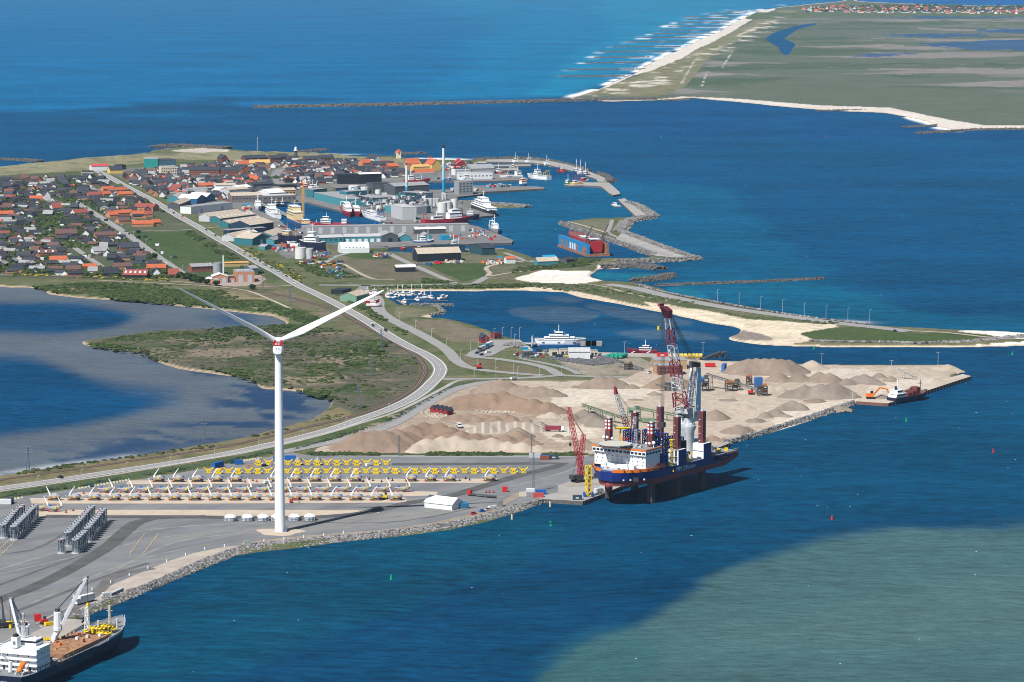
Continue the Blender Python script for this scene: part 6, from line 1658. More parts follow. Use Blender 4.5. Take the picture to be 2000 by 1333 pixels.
def frame_v():
 t=thing("transport_frame","x","transport frame")
 b=MB();b.loft([[(x,-.9,z)for x,z in((-.7,.5),(.7,.5),(1.2,1.7),(1.9,2.9),(-1.9,2.9),(-1.2,1.7))],[(x,.9,z)for x,z in((-.7,.5),(.7,.5),(1.2,1.7),(1.9,2.9),(-1.9,2.9),(-1.2,1.7))]]);b.build("body",YEL,t)
 for s in(-1,1):
  MB().beam((s*1.5,0,2.5),(s*3.2,0,4.1),.55).build("arm",YEL,t)
  MB().beam((s*.8,-.4,.4),(s*2.3,-.7,.9),.4).build("foot_bar",mat("ochre_steel",(0.50,0.33,0.05),0.6),t)
 MB().box((.2,0,0),(3.4,1.8,.5)).build("pallet",MGR,t)
 MB().box((0,-.95,1.8),(.8,.1,.3)).build("slot",BLK,t)
 return t
def frame_i(dome=False):
 t=thing("transport_frame","x","transport frame")
 prf=((-1.7,.5),(1.7,.5),(1.0,1.6),(1.5,2.9),(1.9,3.3),(-1.6,3.3),(-1.3,2.7),(-.9,1.6))
 b=MB();b.loft([[(x,-.9,z)for x,z in prf],[(x,.9,z)for x,z in prf]]);b.build("body",YEL,t)
 for s in(-1,1):MB().beam((s*1.4,-.2,.5),(s*3.0,-.2,1.6),.5).build("arm",YEL,t)
 MB().cyl((-1.5,-.95,2.9),(-1.5,.95,2.9),.6,None,10).build("roller",YEL,t)
 MB().box((0,0,0),(3.6,1.7,.5)).build("base_beam",YEL,t)
 MB().box((0,-.95,1.1),(.9,.1,.35)).build("slot",BLK,t)
 if dome:MB().lathe([(2.3,2.6),(2.2,3.2),(1.5,4.6),(.5,5.3),(.05,5.4)],14,(0.2,1.6,0)).build("nose_cone",MGR,t,True)
 return t
fr={'V':frame_v(),'I':frame_i(),'D':frame_i(True)}
for k in range(33):
 c='V' if k%2==0 else 'I'
 if k==6:pass
 put(fr[c],'f'+c,at(407.6+19.2*k,925.6-0.02*k,2.34),f"yellow {'V armed' if c == 'V' else 'waisted'} transport frame, {ORDN[k]} from the blue container end in long yellow row","yellow frames of the long row",random.uniform(-.08,.08))
for k in range(14):
 c='D' if k in(0,4,6)else('V' if k%2 else 'I')
 put(fr[c],'f'+c,at(505+19.15*k,909.2,2.34),f"yellow {'V armed' if c == 'V' else ('transport frame under grey cone,' if c == 'D' else 'waisted')} {'' if c == 'D' else 'transport frame, '}{ORDN[k]} in the short back row","yellow frames of the short row",random.uniform(-.08,.08))
def cage(stripe):
 t=thing("steel_cage_tower","x","steel tower")
 MB().lathe([(2.45,0),(2.45,.35),(2.1,.5),(2.1,.9)],16).build("base_ring",P_LGREY,t)
 for k in range(8):
  a=2*math.pi*k/8+.2
  MB().cyl((1.95*math.cos(a),1.95*math.sin(a),.5),(1.95*math.cos(a),1.95*math.sin(a),7.9),.22,None,6).build("post",GALV,t)
 mb=MB()
 for z in(3.2,5.6):
  for k in range(8):
   a,b=2*math.pi*k/8+.2,2*math.pi*(k+1)/8+.2
   mb.beam((1.95*math.cos(a),1.95*math.sin(a),z),(1.95*math.cos(b),1.95*math.sin(b),z),.16)
 mb.build("ring_bar",GALV,t)
 MB().lathe([(2.15,7.7),(2.15,8.05)],16).build("top_band",mat("faded_red",(0.42,0.13,0.12),0.6)if stripe else P_LGREY,t)
 MB().lathe([(2.1,8.05),(2.1,8.4),(1.3,8.5),(.3,8.7)],16).build("top_deck",mat("pale_galv",(0.30,0.33,0.36),0.5,var=.2),t)
 mb=MB();mb.cyl((-1.2,-.6,8.4),(-1.2,-.6,9.0),.4,None,8);mb.cyl((.7,.9,8.4),(.7,.9,8.8),.3,None,8);mb.build("fitting",DRK,t)
 mb=MB();mb.box((0,0,.9),(1.5,1.5,1.6));mb.build("cabinet",P_LGREY,t)
 mb=MB();mb.cyl((0,0,2.5),(0,0,7.6),.5,None,8);mb.build("inner_pipe",GALV,t)
 return t
cg={0:cage(False),1:cage(True)}
def cages(x0,y0,dx,dy,n,col_,k0=0,st=()):
 for k in range(n):
  s=1 if(k+k0)in st else 0
  p=at(x0+dx*k,y0+dy*k,2.34)
  put(cg[s],('c',s),p,f"{'red banded ' if s else ''}cage tower, {ORDN[k + k0]} from the near end of {col_}","cage towers of "+col_,random.uniform(0,.7))
cages(120.6,1081,0,0,1,"the eastern stack outer column",0,(0,))
cages(133.2,1066.8,3.85,-4.3,13,"the eastern stack outer column",1,(9,10,11,12))
cages(148.2,1081.2,4.2,-4.0,5,"the eastern stack inner column")
cages(171.6,1057.8,3.4,-4.1,10,"the eastern stack inner column",5,(11,12,13))
cages(7.5,1051.2,3.24,-4.0,8,"the western stack outer column",0,(5,6))
cages(38.5,1017.5,3.6,-4.2,2,"the western stack outer column",8,(8,9))
cages(27.6,1054.8,4.1,-4.1,11,"the western stack inner column",0,(7,8,10))
def hubcover():
 t=thing("hub_cover","x","hub cover")
 MB().lathe([(3.5,0.1),(3.6,2.2)],12).build("drum",P_LGREY,t)
 for z in(.1,1.1,2.1):MB().lathe([(3.68,z),(3.68,z+.22)],12).build("band",mat("blue_grey_band",(0.20,0.24,0.30),0.6),t)
 MB().lathe([(3.55,2.3),(2.6,3.3),(1.3,3.9),(.9,3.95)],8).build("dome",W_PAINT,t)
 MB().lathe([(.95,3.9),(.9,4.2),(.1,4.3)],8).build("cap",P_LGREY,t)
 for k in range(6):
  a=k*math.pi/3
  MB().box((3.75*math.cos(a),3.75*math.sin(a),0),(.4,.6,2.3),a).build("rib",MGR,t)
 return t
hc=hubcover()
for k,x in enumerate((449.9,483.2,513.7,541,574.6,605)):
 put(hc,'hub',at(x,1017.5-k*0.25,2.34),f"white domed hub cover on the grey yard, {ORDN[k]} from the dark track bend","white hub covers",k*.3)
shed("white gabled tent hall with dark door on the yard",(829,991.4),(883,997.6),12,3.3,3.2,P_WHITE,R_WHITE,name="tent_hall")
def container(label,px,py,L=6.1,col=BLUE,rz=0.0,w=2.44,h=2.6,z=2.34,top=None,logo=None,name="shipping_container"):
 t=thing(name,label,"container",at(px,py,z),rz)
 MB().box((0,0,.15),(L,w,h)).build("box",col,t)
 r=MB()
 n=int(L/.6)
 for k in range(n):
  r.box((-L/2+(k+.5)*L/n,-w/2-.03,.3),(.22,.06,h-.3))
 r.build("corrugation",col,t)["kind"]="stuff"
 MB().box((0,0,h+.15),(L+.02,w+.02,.06)).build("roof",top or col,t)
 MB().box((L/2+.04,0,.3),(.08,w*.9,h-.3)).build("door",col,t)
 if logo:MB().box((0,-w/2-.08,h*.35),(L*.35,.05,h*.35)).build("marking",logo,t)
 return t
H1=head((413,916),(441,909.5))[0]
container("long blue container by the yellow rows and timber stack",425.5,913.6,9.6,BLUE,H1,h=3.4)
container("dark green container behind the blue generator box",458,905.4,6.1,mat("bottle_green",(0.015,0.07,0.06),0.6),.2)
container("short bright blue generator box by the yard fence",466.5,907.2,5,BLUE,.25)
container("blue container with long side beside the turbine tower",566.5,899.5,7.2,BLUE,0,h=2.9)
container("dark blue container end just behind the turbine tower",538,900,3.0,BLUE,1.5,h=2.9)
container("blue container behind the white yard hall, upper one",900,988.5,6.1,AQUA,.15)
container("blue container behind the white yard hall, lower one",905,992.5,6.1,mat("mid_blue",(0.03,0.16,0.30),.6),.35)
container("brown container with blue roof strip by the hedge",1064,897.8,6.1,mat("rust_red_box",(0.25,0.06,0.035),0.6),0,top=BLUE)
container("dark slate container with pale emblem by the hedge",1081.5,897.2,6.1,mat("slate_blue_box",(0.03,0.055,0.08),0.6),0,logo=P_LGREY)
container("silver container beside the lattice lamp mast at the hedge",1045,894.6,8,P_LGREY,0)
container("dark container with pale emblem at the quay corner",1127.5,976.5,5.6,mat("slate_blue_box",(0,0,0)),0,logo=P_LGREY)
container("white twin container on the quay by the ship leg",1171,962.5,6.5,P_WHITE,.35)
container("grey and white box beside the white twin container",1178,959,4,P_LGREY,.35)
container("pale office container with grey roof, west of the pair at the quay",1023,970.3,5.5,P_CREAM,.1,top=R_LGREY)
container("grey office container, east of the pair at the quay",1036,970.6,5,P_GREY,.1)
container("red container on the quay among office boxes",1051.5,972,6.1,mat("coral_red",(0.45,0.07,0.06),.6),.1)
container("blue container stacked behind the red quay container",1056,965.8,6.5,BLUE,.1)
container("white container above the grey office boxes",1036,963.2,5,P_WHITE,.1)
container("dark grey generator cabinet by parked cars at the revetment",976,989.5,3.4,MGR,.2,h=3.6)
container("bright red cabinet trailer on the yard",986,960.8,3.2,RED,0,h=2.9)
container("grey green electrical box at the yard edge",482,1063.5,3,mat("sage_box",(0.22,0.26,0.25),.6),.1,w=2,h=2)
container("dark green skip beside the row of white blocks",176,951,3.6,mat("bottle_green",(0,0,0)),.1,h=2)
container("red container on the near quay",73.5,1213,3.2,RED,.3,h=3.2)
container("dark grey skip on the near quay",112,1195.5,2.6,MGR,.1,h=1.6)
container("white office box with door at the picture edge",9,985.5,8,P_WHITE,0,h=3)
container("dark navy van box beside the white office box",20,983.5,4,P_NAVY,0,h=3.2)
def stack(label,px,py,boxes,m,name="timber_stack",cat="stack",rz=0.0,z=2.34,part="beam"):
 t=thing(name,label,cat,at(px,py,z),rz)
 for c,s in boxes:MB().box(c,s).build(part,m,t)
 return t
stack("stack of long brown timbers beside the blue container",431,917.4,[((0,k*.5-.8,0),(5.4,.42,.5))for k in range(4)]+[((0,k*.5-.5,.5),(5.2,.42,.5))for k in range(3)],TIM,rz=.2)
stack("pile of rolled brown timber blocks by the yellow dome frame",488,913,[((k*1.0-1.5,0,0),(.85,1.4,1.8))for k in range(4)],TIM)
for i in range(11):
 x,y=155+i*9.4,955.3-i*1.55
 stack(f"white concrete block, {ORDN[i]} from the lagoon end along the yard edge",x,y,[((0,0,0),(1.7,.9,.9))],P_CREAM,"concrete_block","concrete block",part="block")if False else None
blk_me=MB().box((0,0,0),(1.6,.9,.9),0,.85).mesh("concrete_block",P_CREAM)
def block_row(p0,p1,n,name,rowname,grp):
 for i in range(n):
  u=(i+.5)/n
  o=link("concrete_block",blk_me);o.location=at(p0[0]+(p1[0]-p0[0])*u,p0[1]+(p1[1]-p0[1])*u,2.34);o.rotation_euler=(0,0,random.uniform(-.2,.2))
  tag(o,f"pale concrete block, {ORDN[i]} of its row along {rowname}","concrete block",grp)
block_row((0,980),(46,973),7,"","the fence by the white office box","blocks by the office box")
block_row((152,955.5),(250,939),16,"","the yard fence west of the nacelles","blocks west of the nacelles")
block_row((470,902),(512,895.5),8,"","the fence behind the generator box","blocks behind the generator")
def cone_me():
 m=MB();m.box((0,0,0),(1.5,1.3,.3));m.box((0,0,.3),(.8,.7,1.3),0,.5);return m
rc=cone_me().mesh("red_stand",mat("dark_red_stand",(0.22,0.02,0.03),.6));bk=cone_me().mesh("black_stand",BLK)
for i,(x,y,c)in enumerate([(129,1001.5,0),(143,998.5,0),(163.5,964.5,0),(479,942.5,0),(494,939.5,0),(501.5,942,0),(709.5,941.5,1),(721,937,1),(728.5,939.5,1),(745.5,942,1),(758,936.5,1),(766.5,939.5,1),(898,940,1),(909.5,936,1),(917.5,938.5,1),(949.5,962.5,0),(956,962.5,0),(964.5,962.5,0)]):
 o=link("steel_stand",(rc,bk)[c]);o.location=at(x,y,2.36)
 tag(o,f"{'black' if c else 'dark red'} support stand left on the yard, {ORDN[i]} counted from the cage stacks","support stand","empty support stands")
for i,(x,y)in enumerate([(430,1019.5)]):pass
sl_me=MB().box((0,0,0),(.7,.7,.55)).mesh("sleeper_block",mat("peach_timber",(0.52,0.36,0.22),.8))
for r,(a,b,n)in enumerate([((253.5,1082.5),(283,1043.5),14),((280.5,1082.5),(309,1044.5),14),((3,1084.5),(28,1059.5),9),((-2,1075),(18,1057),7)]):
 for i in range(n):
  u=i/(n-1)
  o=link("timber_block",sl_me);o.location=at(a[0]+(b[0]-a[0])*u+random.uniform(-.4,.4),a[1]+(b[1]-a[1])*u,2.36);o.rotation_euler=(0,0,random.uniform(0,.8))
  tag(o,f"small peach timber block, {ORDN[i]} from the near end of {('the row beside the dark track', 'the row further from the cages', 'the row below the western cages', 'the row at the picture edge')[r]}","timber block",f"timber blocks row {('one', 'two', 'three', 'four')[r]}")
t=thing("slab_stack","long stack of grey concrete slabs on top of the revetment","stack",at(226,1161,2.4),head((212,1166),(247,1150))[0])
for k in range(5):
 for j in range(3):MB().box((k*3.0-6,0,j*.7),(2.8,2.2,.62)).build("slab",P_LGREY if j==2 else MGR,t)
t=thing("pipe_stack","heap of pale concrete rings at the end of the slab stack","stack",at(207,1166.5,2.4),.5)
for k in range(4):
 MB().cyl((k*1.5-2,-1,.7),(k*1.5-2,1,.7),.7,None,10).build("pipe",P_LGREY,t)
 if k<3:MB().cyl((k*1.5-1.2,-1,1.9),(k*1.5-1.2,1,1.9),.7,None,10).build("pipe",P_LGREY,t)
NAVY=mat("navy_hull",(0.007,0.013,0.038),0.4,var=0.15,spec=0.4)
ROYAL=mat("royal_blue_hull",(0.006,0.022,0.145),0.4,var=0.12,spec=0.4)
ANTIF=mat("antifouling_red",(0.20,0.045,0.04),0.6,var=0.2)
HRED=mat("red_hull",(0.36,0.018,0.03),0.4,var=0.1)
HBLUE=mat("blue_hull",(0.02,0.11,0.30),0.4,var=0.12)
HGREEN=mat("green_hull",(0.02,0.16,0.09),0.4)
HBLACK=mat("black_hull",(0.015,0.02,0.03),0.4)
HWHITE=mat("white_hull",(0.70,0.71,0.71),0.4,var=0.05)
HYEL=mat("yellow_hull",(0.60,0.42,0.05),0.5)
LEGM=mat("dark_red_leg",(0.155,0.03,0.032),0.55,var=0.15)
DECKR=mat("red_brown_deck",(0.19,0.07,0.05),0.8,var=0.25)
DECKG=mat("grey_deck",(0.20,0.21,0.22),0.8,var=0.2)
DECKB=mat("rusty_hatch",(0.29,0.15,0.085),0.85,var=0.5,scale=0.25)
CREAMS=mat("cream_superstructure",(0.62,0.50,0.28),0.5,var=0.08)
ROPE=mat("wire_rope",(0.03,0.032,0.035),0.6,var=0)
def hull_secs(L,B,zk,zd,sheer=1.5,bowx=0.25,sternx=0.10,flare=1.12,n=14,sternw=0.85):
 secs=[]
 for i in range(n+1):
  u=i/n
  x=L*u
  if u>1-bowx:w=max(0.03,1-((u-(1-bowx))/bowx)**2.2)
  elif u<sternx:w=sternw+(1-sternw)*math.sin(u/sternx*math.pi/2)
  else:w=1
  hb=B/2*w
  zt=zd+sheer*max(0,(u-.55)/.45)**2+sheer*.3*max(0,(.2-u)/.2)**2
  over=0.06*L*max(0,(u-.8)/.2)**2
  kb=hb*(0.85 if u<1-bowx else 0.85-0.5*((u-(1-bowx))/bowx))
  secs.append([(x-over*.2,-hb*.1-0.02,zk),(x-over*.2,-kb,zk+.4),(x+over*.5,-hb,zt*.55+zk*.45),(x+over,-hb*flare if u>.6 else-hb,zt),(x+over,hb*flare if u>.6 else hb,zt),(x+over*.5,hb,zt*.55+zk*.45),(x-over*.2,kb,zk+.4),(x-over*.2,hb*.1+0.02,zk)])
 return secs
def ship(label,bow,stern,B,fb,hullm,deckm=None,houses=(),masts=(),cat="ship",name="fishing_vessel",sheer=1.6,wl=ANTIF,gear=(),rail=True,z0=0.0,group=None,bowx=0.3,band=None,booms=()):
 a,b=at(stern[0],stern[1],z0),at(bow[0],bow[1],z0)
 L=(b-a).length;rz=math.atan2(b.y-a.y,b.x-a.x)
 t=thing(name,label,cat,a,rz,group)
 S=hull_secs(L,B,-1.0,fb,sheer,bowx)
 h=MB();h.loft(S);h.build("hull",hullm,t)
 W=MB();W.loft([[(x-.02,y*1.01,z if z<.45 else.45)for x,y,z in s]for s in S]);W.build("boot_top",wl,t)
 d=MB()
 for i in range(len(S)-1):
  q=[S[i][3],S[i][4],S[i+1][4],S[i+1][3]]
  d.add([(p[0],p[1]*.94,p[2]+.05)for p in q],[(0,3,2,1)])
 d.build("deck",deckm or DECKG,t)
 if rail:
  r=MB()
  for i in range(len(S)-1):
   for k in(3,4):
    p,q=Vector(S[i][k]),Vector(S[i+1][k])
    r.cyl(p+Vector((0,0,.45)),q+Vector((0,0,.45)),.28,None,4)
  r.build("bulwark",band or hullm,t)
 for hs in houses:
  u0,u1,w,z0_,z1_,m=hs[:6]
  wr=hs[6]if len(hs)>6 else 1
  x0,x1=L*u0,L*u1
  c=MB();c.box(((x0+x1)/2,0,z0_),(x1-x0,B*w,z1_-z0_),0,0.97);ho=c.build("superstructure",m,t)
  g=MB()
  for k in range(wr):
   zz=z0_+(z1_-z0_)*((k+.55)/wr)
   hgt_=min(0.9,(z1_-z0_)/wr*.35)
   g.box(((x0+x1)/2,0,zz),((x1-x0)*.94*.985+.3,B*w*.985+.06,hgt_))
  g.build("windows",M_GLASS,ho)
  MB().box(((x0+x1)/2,0,z1_+.003),((x1-x0)+.5,B*w+.5,.22)).build("roof",WHT,ho)
 for u,z0_,z1_,m in masts:
  q=MB();q.cyl((L*u,0,z0_),(L*u,0,z1_),.32,.14,8)
  q.beam((L*u,-B*.2,z0_+(z1_-z0_)*.62),(L*u,B*.2,z0_+(z1_-z0_)*.62),.22)
  q.beam((L*u,-B*.12,z0_+(z1_-z0_)*.82),(L*u,B*.12,z0_+(z1_-z0_)*.82),.18)
  q.ball((L*u,0,z0_+(z1_-z0_)*.7),.45,8);q.build("mast",m,t)
 for u,z0_,z1_,m in gear:
  q=MB()
  for s in(-1,1):q.beam((L*u,s*B*.38,z0_),(L*u-.4,s*B*.3,z1_),.5)
  q.beam((L*u-.4,-B*.32,z1_),(L*u-.4,B*.32,z1_),.6);q.build("gallows",m,t)
 for(u,y,z),(u2,y2,z2),r,m in booms:
  MB().cyl((L*u,y,z),(L*u2,y2,z2),r,r*.5,6).build("boom",m,t)
 return t
wt=WHT
ship("red and white research trawler with two white deckhouses in the inner basin",Z2(1505,975),Z2(1895,975),11,5.0,HRED,DECKR,[(.5,.78,.85,5,10,wt,2),(.56,.72,.75,10,13,wt),(.06,.2,.6,5,10,wt)],[(.62,13,18,wt),(.9,6,10,wt)])
ship("red hulled trawler moored nose out at the teal quay, western of a pair",Z3(165,812),Z3(95,738),9,4.5,HRED,DECKR,[(.45,.85,.85,4.5,10,wt,2),(.5,.75,.7,10,14,wt)],[(.55,14,22,wt)],gear=[(.06,4.5,10,wt)])
ship("red hulled trawler moored nose out at the teal quay, eastern of a pair",Z3(250,812),Z3(195,742),8,4.5,HRED,DECKR,[(.4,.75,.85,4.5,9,wt,2)],[(.5,9,20,wt)],gear=[(.06,4.5,10,wt)])
ship("white trawler with dark blue lower hull beside the red pair",Z3(290,805),Z3(485,862),9,4.5,HWHITE,DECKG,[(.45,.75,.8,4.5,9.5,wt,2)],[(.55,9.5,18,wt),(.2,5,13,mat("blue_gear",(0.02,0.10,0.4),.5))],wl=NAVY,gear=[(.08,4.5,11,BLUE)])
ship("large red and white supply trawler beside the long grey warehouse",Z3(1305,868),Z3(868,892),12,6,HRED,DECKR,[(.55,.82,.85,6,13,wt,2),(.6,.78,.8,13,17,wt),(.2,.42,.5,6,10,wt)],[(.68,17,25,wt),(.3,10,17,wt)],gear=[(.06,6,13,HRED)])
ship("navy hulled trawler behind the large red and white one",Z3(1405,838),Z3(1225,835),10,5,NAVY,DECKG,[(.4,.75,.8,5,10,wt,2)],[(.55,10,19,wt),(.15,5,14,DRK)],gear=[(.1,5,11,DRK)])
ship("big white purse seiner with dark boot lying off the fish factory",Z3(1560,805),Z3(1370,735),12,6,HBLACK,DECKG,[(.05,.9,.95,6,9,wt),(.15,.62,.85,9,14,wt,2),(.3,.55,.75,14,18,wt)],[(.45,18,27,wt)],band=HWHITE)
ship("grey white trawler tied end on at the pier corner",Z3(1590,975),Z3(1530,925),8,4,mat("grey_hull",(0.3,0.32,0.33),.5),DECKG,[(.4,.7,.8,4,9,wt)],[(.5,9,20,wt),(.15,4,13,wt)],gear=[(.08,4,10,wt)])
ship("white trawler nosed against the western quay, farther of two",Z2(915,792),Z2(905,742),8,4,HWHITE,DECKG,[(.35,.7,.85,4,9,wt,2)],[(.5,9,19,wt),(.15,4,12,wt)],wl=NAVY)
ship("white and navy trawler at the western quay, the larger of two",Z2(1010,820),Z2(1125,885),10,5,HWHITE,DECKG,[(.35,.8,.9,5,10,wt,2),(.45,.7,.8,10,14,wt)],[(.55,14,24,wt)],wl=NAVY,gear=[(.08,5,11,wt)])
ship("small grey harbour tug below the long quay building",Z2(1080,745),Z2(1130,742),6,2.5,HBLACK,DECKG,[(.35,.7,.7,2.5,6,wt)],[(.5,6,11,wt)],cat="tug",name="tug")
ship("small white work boat beside the harbour tug",Z2(1140,748),Z2(1208,745),6,2.8,NAVY,DECKG,[(.3,.65,.7,2.8,7,wt)],[(.45,7,12,wt)],cat="boat",name="work_boat")
t=ship("blue dredger with cream superstructure and tall ochre crane tower",Z2(1500,1000),Z2(1275,905),14,5,HBLUE,DECKR,[(.0,.34,.85,5,14,CREAMS,3),(.03,.26,.75,14,20,CREAMS,2),(.62,.75,.5,5,9,CREAMS)],[(.14,20,27,CREAMS)],band=CREAMS,name="dredger")
p=t.matrix_basis.inverted()@at(*Z2(1400,855),5)
mb=MB();mb.box((p.x,p.y,5),(2.6,2.6,36),0,.8);mb.build("crane_tower",mat("ochre_tower",(0.48,0.28,0.09),.6),t)
MB().box((p.x-3,p.y,41),(4,2,1.2)).build("crane_head",ORN,t)
for i,(x0,y0,x1,y1,c,w)in enumerate([(1330,535,1440,530,HWHITE,"white"),(1385,548,1490,545,HRED,"red"),(1460,560,1560,556,HWHITE,"red railed white")]):
 ship(f"{w} fishing boat in the row at the black quay shed",Z2(x0,y0),Z2(x1,y1),6,3,c,DECKR,[(.5,.75,.8,3,6.5,wt)],[(.6,6.5,14,wt),(.15,3,10,wt)])
ship("long red hulled trawler along the northern quay",Z3(928,480),Z3(690,488),8,4,HRED,HGREEN,[(.15,.35,.8,4,10,wt,2),(.5,.62,.4,4,7,wt)],[(.25,10,20,wt),(.7,4,11,wt)])
ship("white trawler in front of the auction hall",Z3(1225,468),Z3(1340,464),8,4,HWHITE,DECKG,[(.35,.65,.8,4,9,wt,2)],[(.5,9,19,wt)],wl=NAVY)
ship("blue fishing boat left of the white auction trawler",Z3(1085,478),Z3(1180,470),6,3,HBLUE,DECKG,[(.5,.75,.7,3,6,wt)],[(.6,6,13,wt)])
ship("white coaster with deck crane off the auction quay",Z3(1620,445),Z3(1825,436),9,3.5,HWHITE,DECKR,[(.08,.3,.8,3.5,10,wt,2)],[(.2,10,17,wt)],booms=[((.72,0,4),(.6,0,16),.5,CREAMS)])
ship("white trawler with red stripe beside the teal quay end",Z3(1560,400),Z3(1640,408),7,3.5,HRED,DECKG,[(.35,.7,.8,3.5,8,wt,2)],[(.5,8,17,wt)])
ship("blue tug with white and orange wheelhouse at the fuel pier",Z3(1868,518),Z3(1785,522),8,3.5,HBLUE,DECKG,[(.3,.9,.9,3.5,8,wt,2),(.4,.75,.7,8,11,mat("orange_house",(0.6,0.2,0.06),.5))],[(.5,11,16,wt)],cat="tug",name="tug")
ship("big white trawler with yellow net gear in the outer harbour",Z4(155,378),Z4(345,395),11,5,HWHITE,DECKG,[(.45,.68,.8,5,10,wt,2),(.5,.63,.7,10,14,wt)],[(.56,14,24,wt)],wl=NAVY,gear=[(.08,5,13,HYEL),(.18,5,11,HYEL)])
for i,(x0,y0,x1,y1,c,w)in enumerate([(485,440,575,446,HGREEN,"green"),(545,448,650,442,HYEL,"yellow"),(705,418,590,432,HWHITE,"white and red")]):
 ship(f"{w} trawler in the cluster at the outer pier arm",Z4(x0,y0),Z4(x1,y1),6.5,3.2,c,DECKR,[(.5,.75,.8,3.2,7.5,(wt,wt,HRED)[i])],[(.6,7.5,16,(wt,HRED,HRED)[i]),(.15,3.2,12,HRED)])
for i,(x,y,c,w)in enumerate([(572,335,HBLUE,"blue"),(610,342,HWHITE,"white"),(655,362,HBLUE,"blue and white, nearest the mole bend")]):
 ship(f"{w} beam trawler along the curved northern mole",Z4(x,y),Z4(x+55,y-6),6.5,3.2,c,DECKG,[(.35,.62,.85,3.2,7.5,wt)],[(.5,7.5,21,wt),(.12,3.2,12,wt)])
ship("red and orange pilot cutter on the floating jetty",Z4(425,318),Z4(495,320),5,2,HRED,DECKR,[(.3,.65,.7,2,5.5,ORN)],[(.5,5.5,9,wt)],cat="boat",name="pilot_boat")
ship("small blue and white boat beside the floating jetty",Z4(415,295),Z4(445,292),4,2,HBLUE,DECKG,[(.3,.7,.7,2,4.5,wt)],[],cat="boat",name="work_boat")
for x,y,w in((125,238,"innermost"),(298,258,"middle"),(5,235,"western")):
 ship(f"{w} white coastal boat along the inside of the northern mole",Z4(x,y),Z4(x+52,y-1),6,3,HWHITE,DECKG,[(.4,.7,.8,3,7,wt)],[(.5,7,16,wt),(.15,3,11,wt)],wl=HBLUE)
ship("grey dredging barge by the small inner pier",Z3(1705,352),Z3(1775,352),8,3,mat("grey_hull",(0,0,0)),DECKG,[(.4,.7,.6,3,7,CREAMS)],[(.5,7,13,wt)],cat="barge",name="barge")
ship("bright blue and white trawler in the narrow small harbour",Z3(965,1072),Z3(780,1078),8,3.5,HBLUE,DECKG,[(.35,.6,.8,3.5,8.5,wt,2)],[(.75,4,18,wt),(.2,4,12,wt)],band=HWHITE)
ship("small bright red boat in the narrow harbour, western one",Z3(655,1133),Z3(702,1130),4,2,HRED,DECKR,[(.3,.6,.6,2,4.5,wt)],[],cat="boat",name="small_boat")
ship("small bright red boat in the narrow harbour, eastern one",Z3(780,1137),Z3(845,1130),4.5,1.6,HRED,HRED,[(.1,.3,.6,1.6,4,HRED)],[],cat="boat",name="small_boat")
ship("grey white boat with two masts behind the navy hall",Z3(1115,1110),Z3(1240,1104),6,3,HBLACK,DECKG,[(.5,.7,.8,3,8,wt)],[(.6,8,15,wt),(.2,3,12,wt)])
ship("navy hulled trawler with cream masts hauled out on the repair yard",Z5(1010,175),Z5(1218,188),9,9,NAVY,DECKR,[(.45,.75,.85,9,14,CREAMS,2)],[(.6,14,23,CREAMS),(.2,9,19,CREAMS)],z0=2.3)
ship("big white and navy trawler hauled out above the twin tanks",Z5(1225,240),Z5(1450,248),11,9,NAVY,DECKG,[(.3,.8,.9,9,15,wt,2),(.4,.65,.8,15,20,wt)],[(.5,20,29,wt)],z0=2.3,band=HWHITE)
ship("white yacht hull on the hard beside the twin tanks",Z5(1095,205),Z5(1205,215),5,3.5,HWHITE,DECKG,[(.3,.6,.6,3.5,5.5,wt)],[],z0=2.3,cat="boat",name="motor_yacht")
ship("red and rust barge hull on the repair yard ground",Z5(1035,215),Z5(1100,222),6,4,mat("rust_red_hull",(0.36,0.10,0.07),.7),DECKR,[],[],z0=2.3,cat="barge",name="barge",rail=False)
fe=ship("white double ended car ferry with blue hull band at the inlet berth",ZA(1085,158),ZA(655,158),11,4.6,HWHITE,DECKG,[(.2,.82,.92,4.6,6.6,wt,1),(.3,.70,.8,6.6,8.7,wt,1),(.42,.58,.7,8.7,11,wt,1)],[(.5,11,17.5,wt),(.42,11,13,wt)],cat="ferry",name="ferry",wl=mat("ferry_blue",(0.02,0.08,0.24),.4),sheer=.8,bowx=.22)
L_=(at(*ZA(1085,158),0)-at(*ZA(655,158),0)).length
MB().box((L_*.5,0,.2),(L_*.80,11.3,1.1)).build("hull_band",mat("ferry_blue",(0,0,0)),fe)
g=MB()
for k in(.18,.5,.82):
 for s in(-1,1):g.box((L_*k,s*5.5,2.4),(2.2,.3,.9))
g.build("hull_opening",M_GLASS,fe)
MB().cyl((L_*.62,0,8.7),(L_*.62,0,11.5),1.0,.8,10).build("funnel",HBLUE,fe)
pb=ship("dark red pilot vessel with white wheelhouse at the inlet quay",ZC(245,665),ZC(537,668),6,2.0,mat("burgundy_hull",(0.20,0.012,0.03),.4),DECKR,[(.22,.64,.75,2.0,4.4,wt,1),(.3,.52,.6,4.4,6.2,wt,1)],[(.42,6.2,11,wt)],cat="pilot boat",name="pilot_vessel",wl=HBLACK)
for u in(.36,.14):
 for s in(-1,1):MB().loft([[(57*u,s*3.03,.5),(57*u+1.6,s*3.03,.5),(57*u+1.6,s*3.1,.5),(57*u,s*3.1,.5)],[(57*u-2.4,s*3.15,2.0),(57*u-.8,s*3.15,2.0),(57*u-.8,s*3.22,2.0),(57*u-2.4,s*3.22,2.0)]]).build("hull_stripe",WHT,pb)
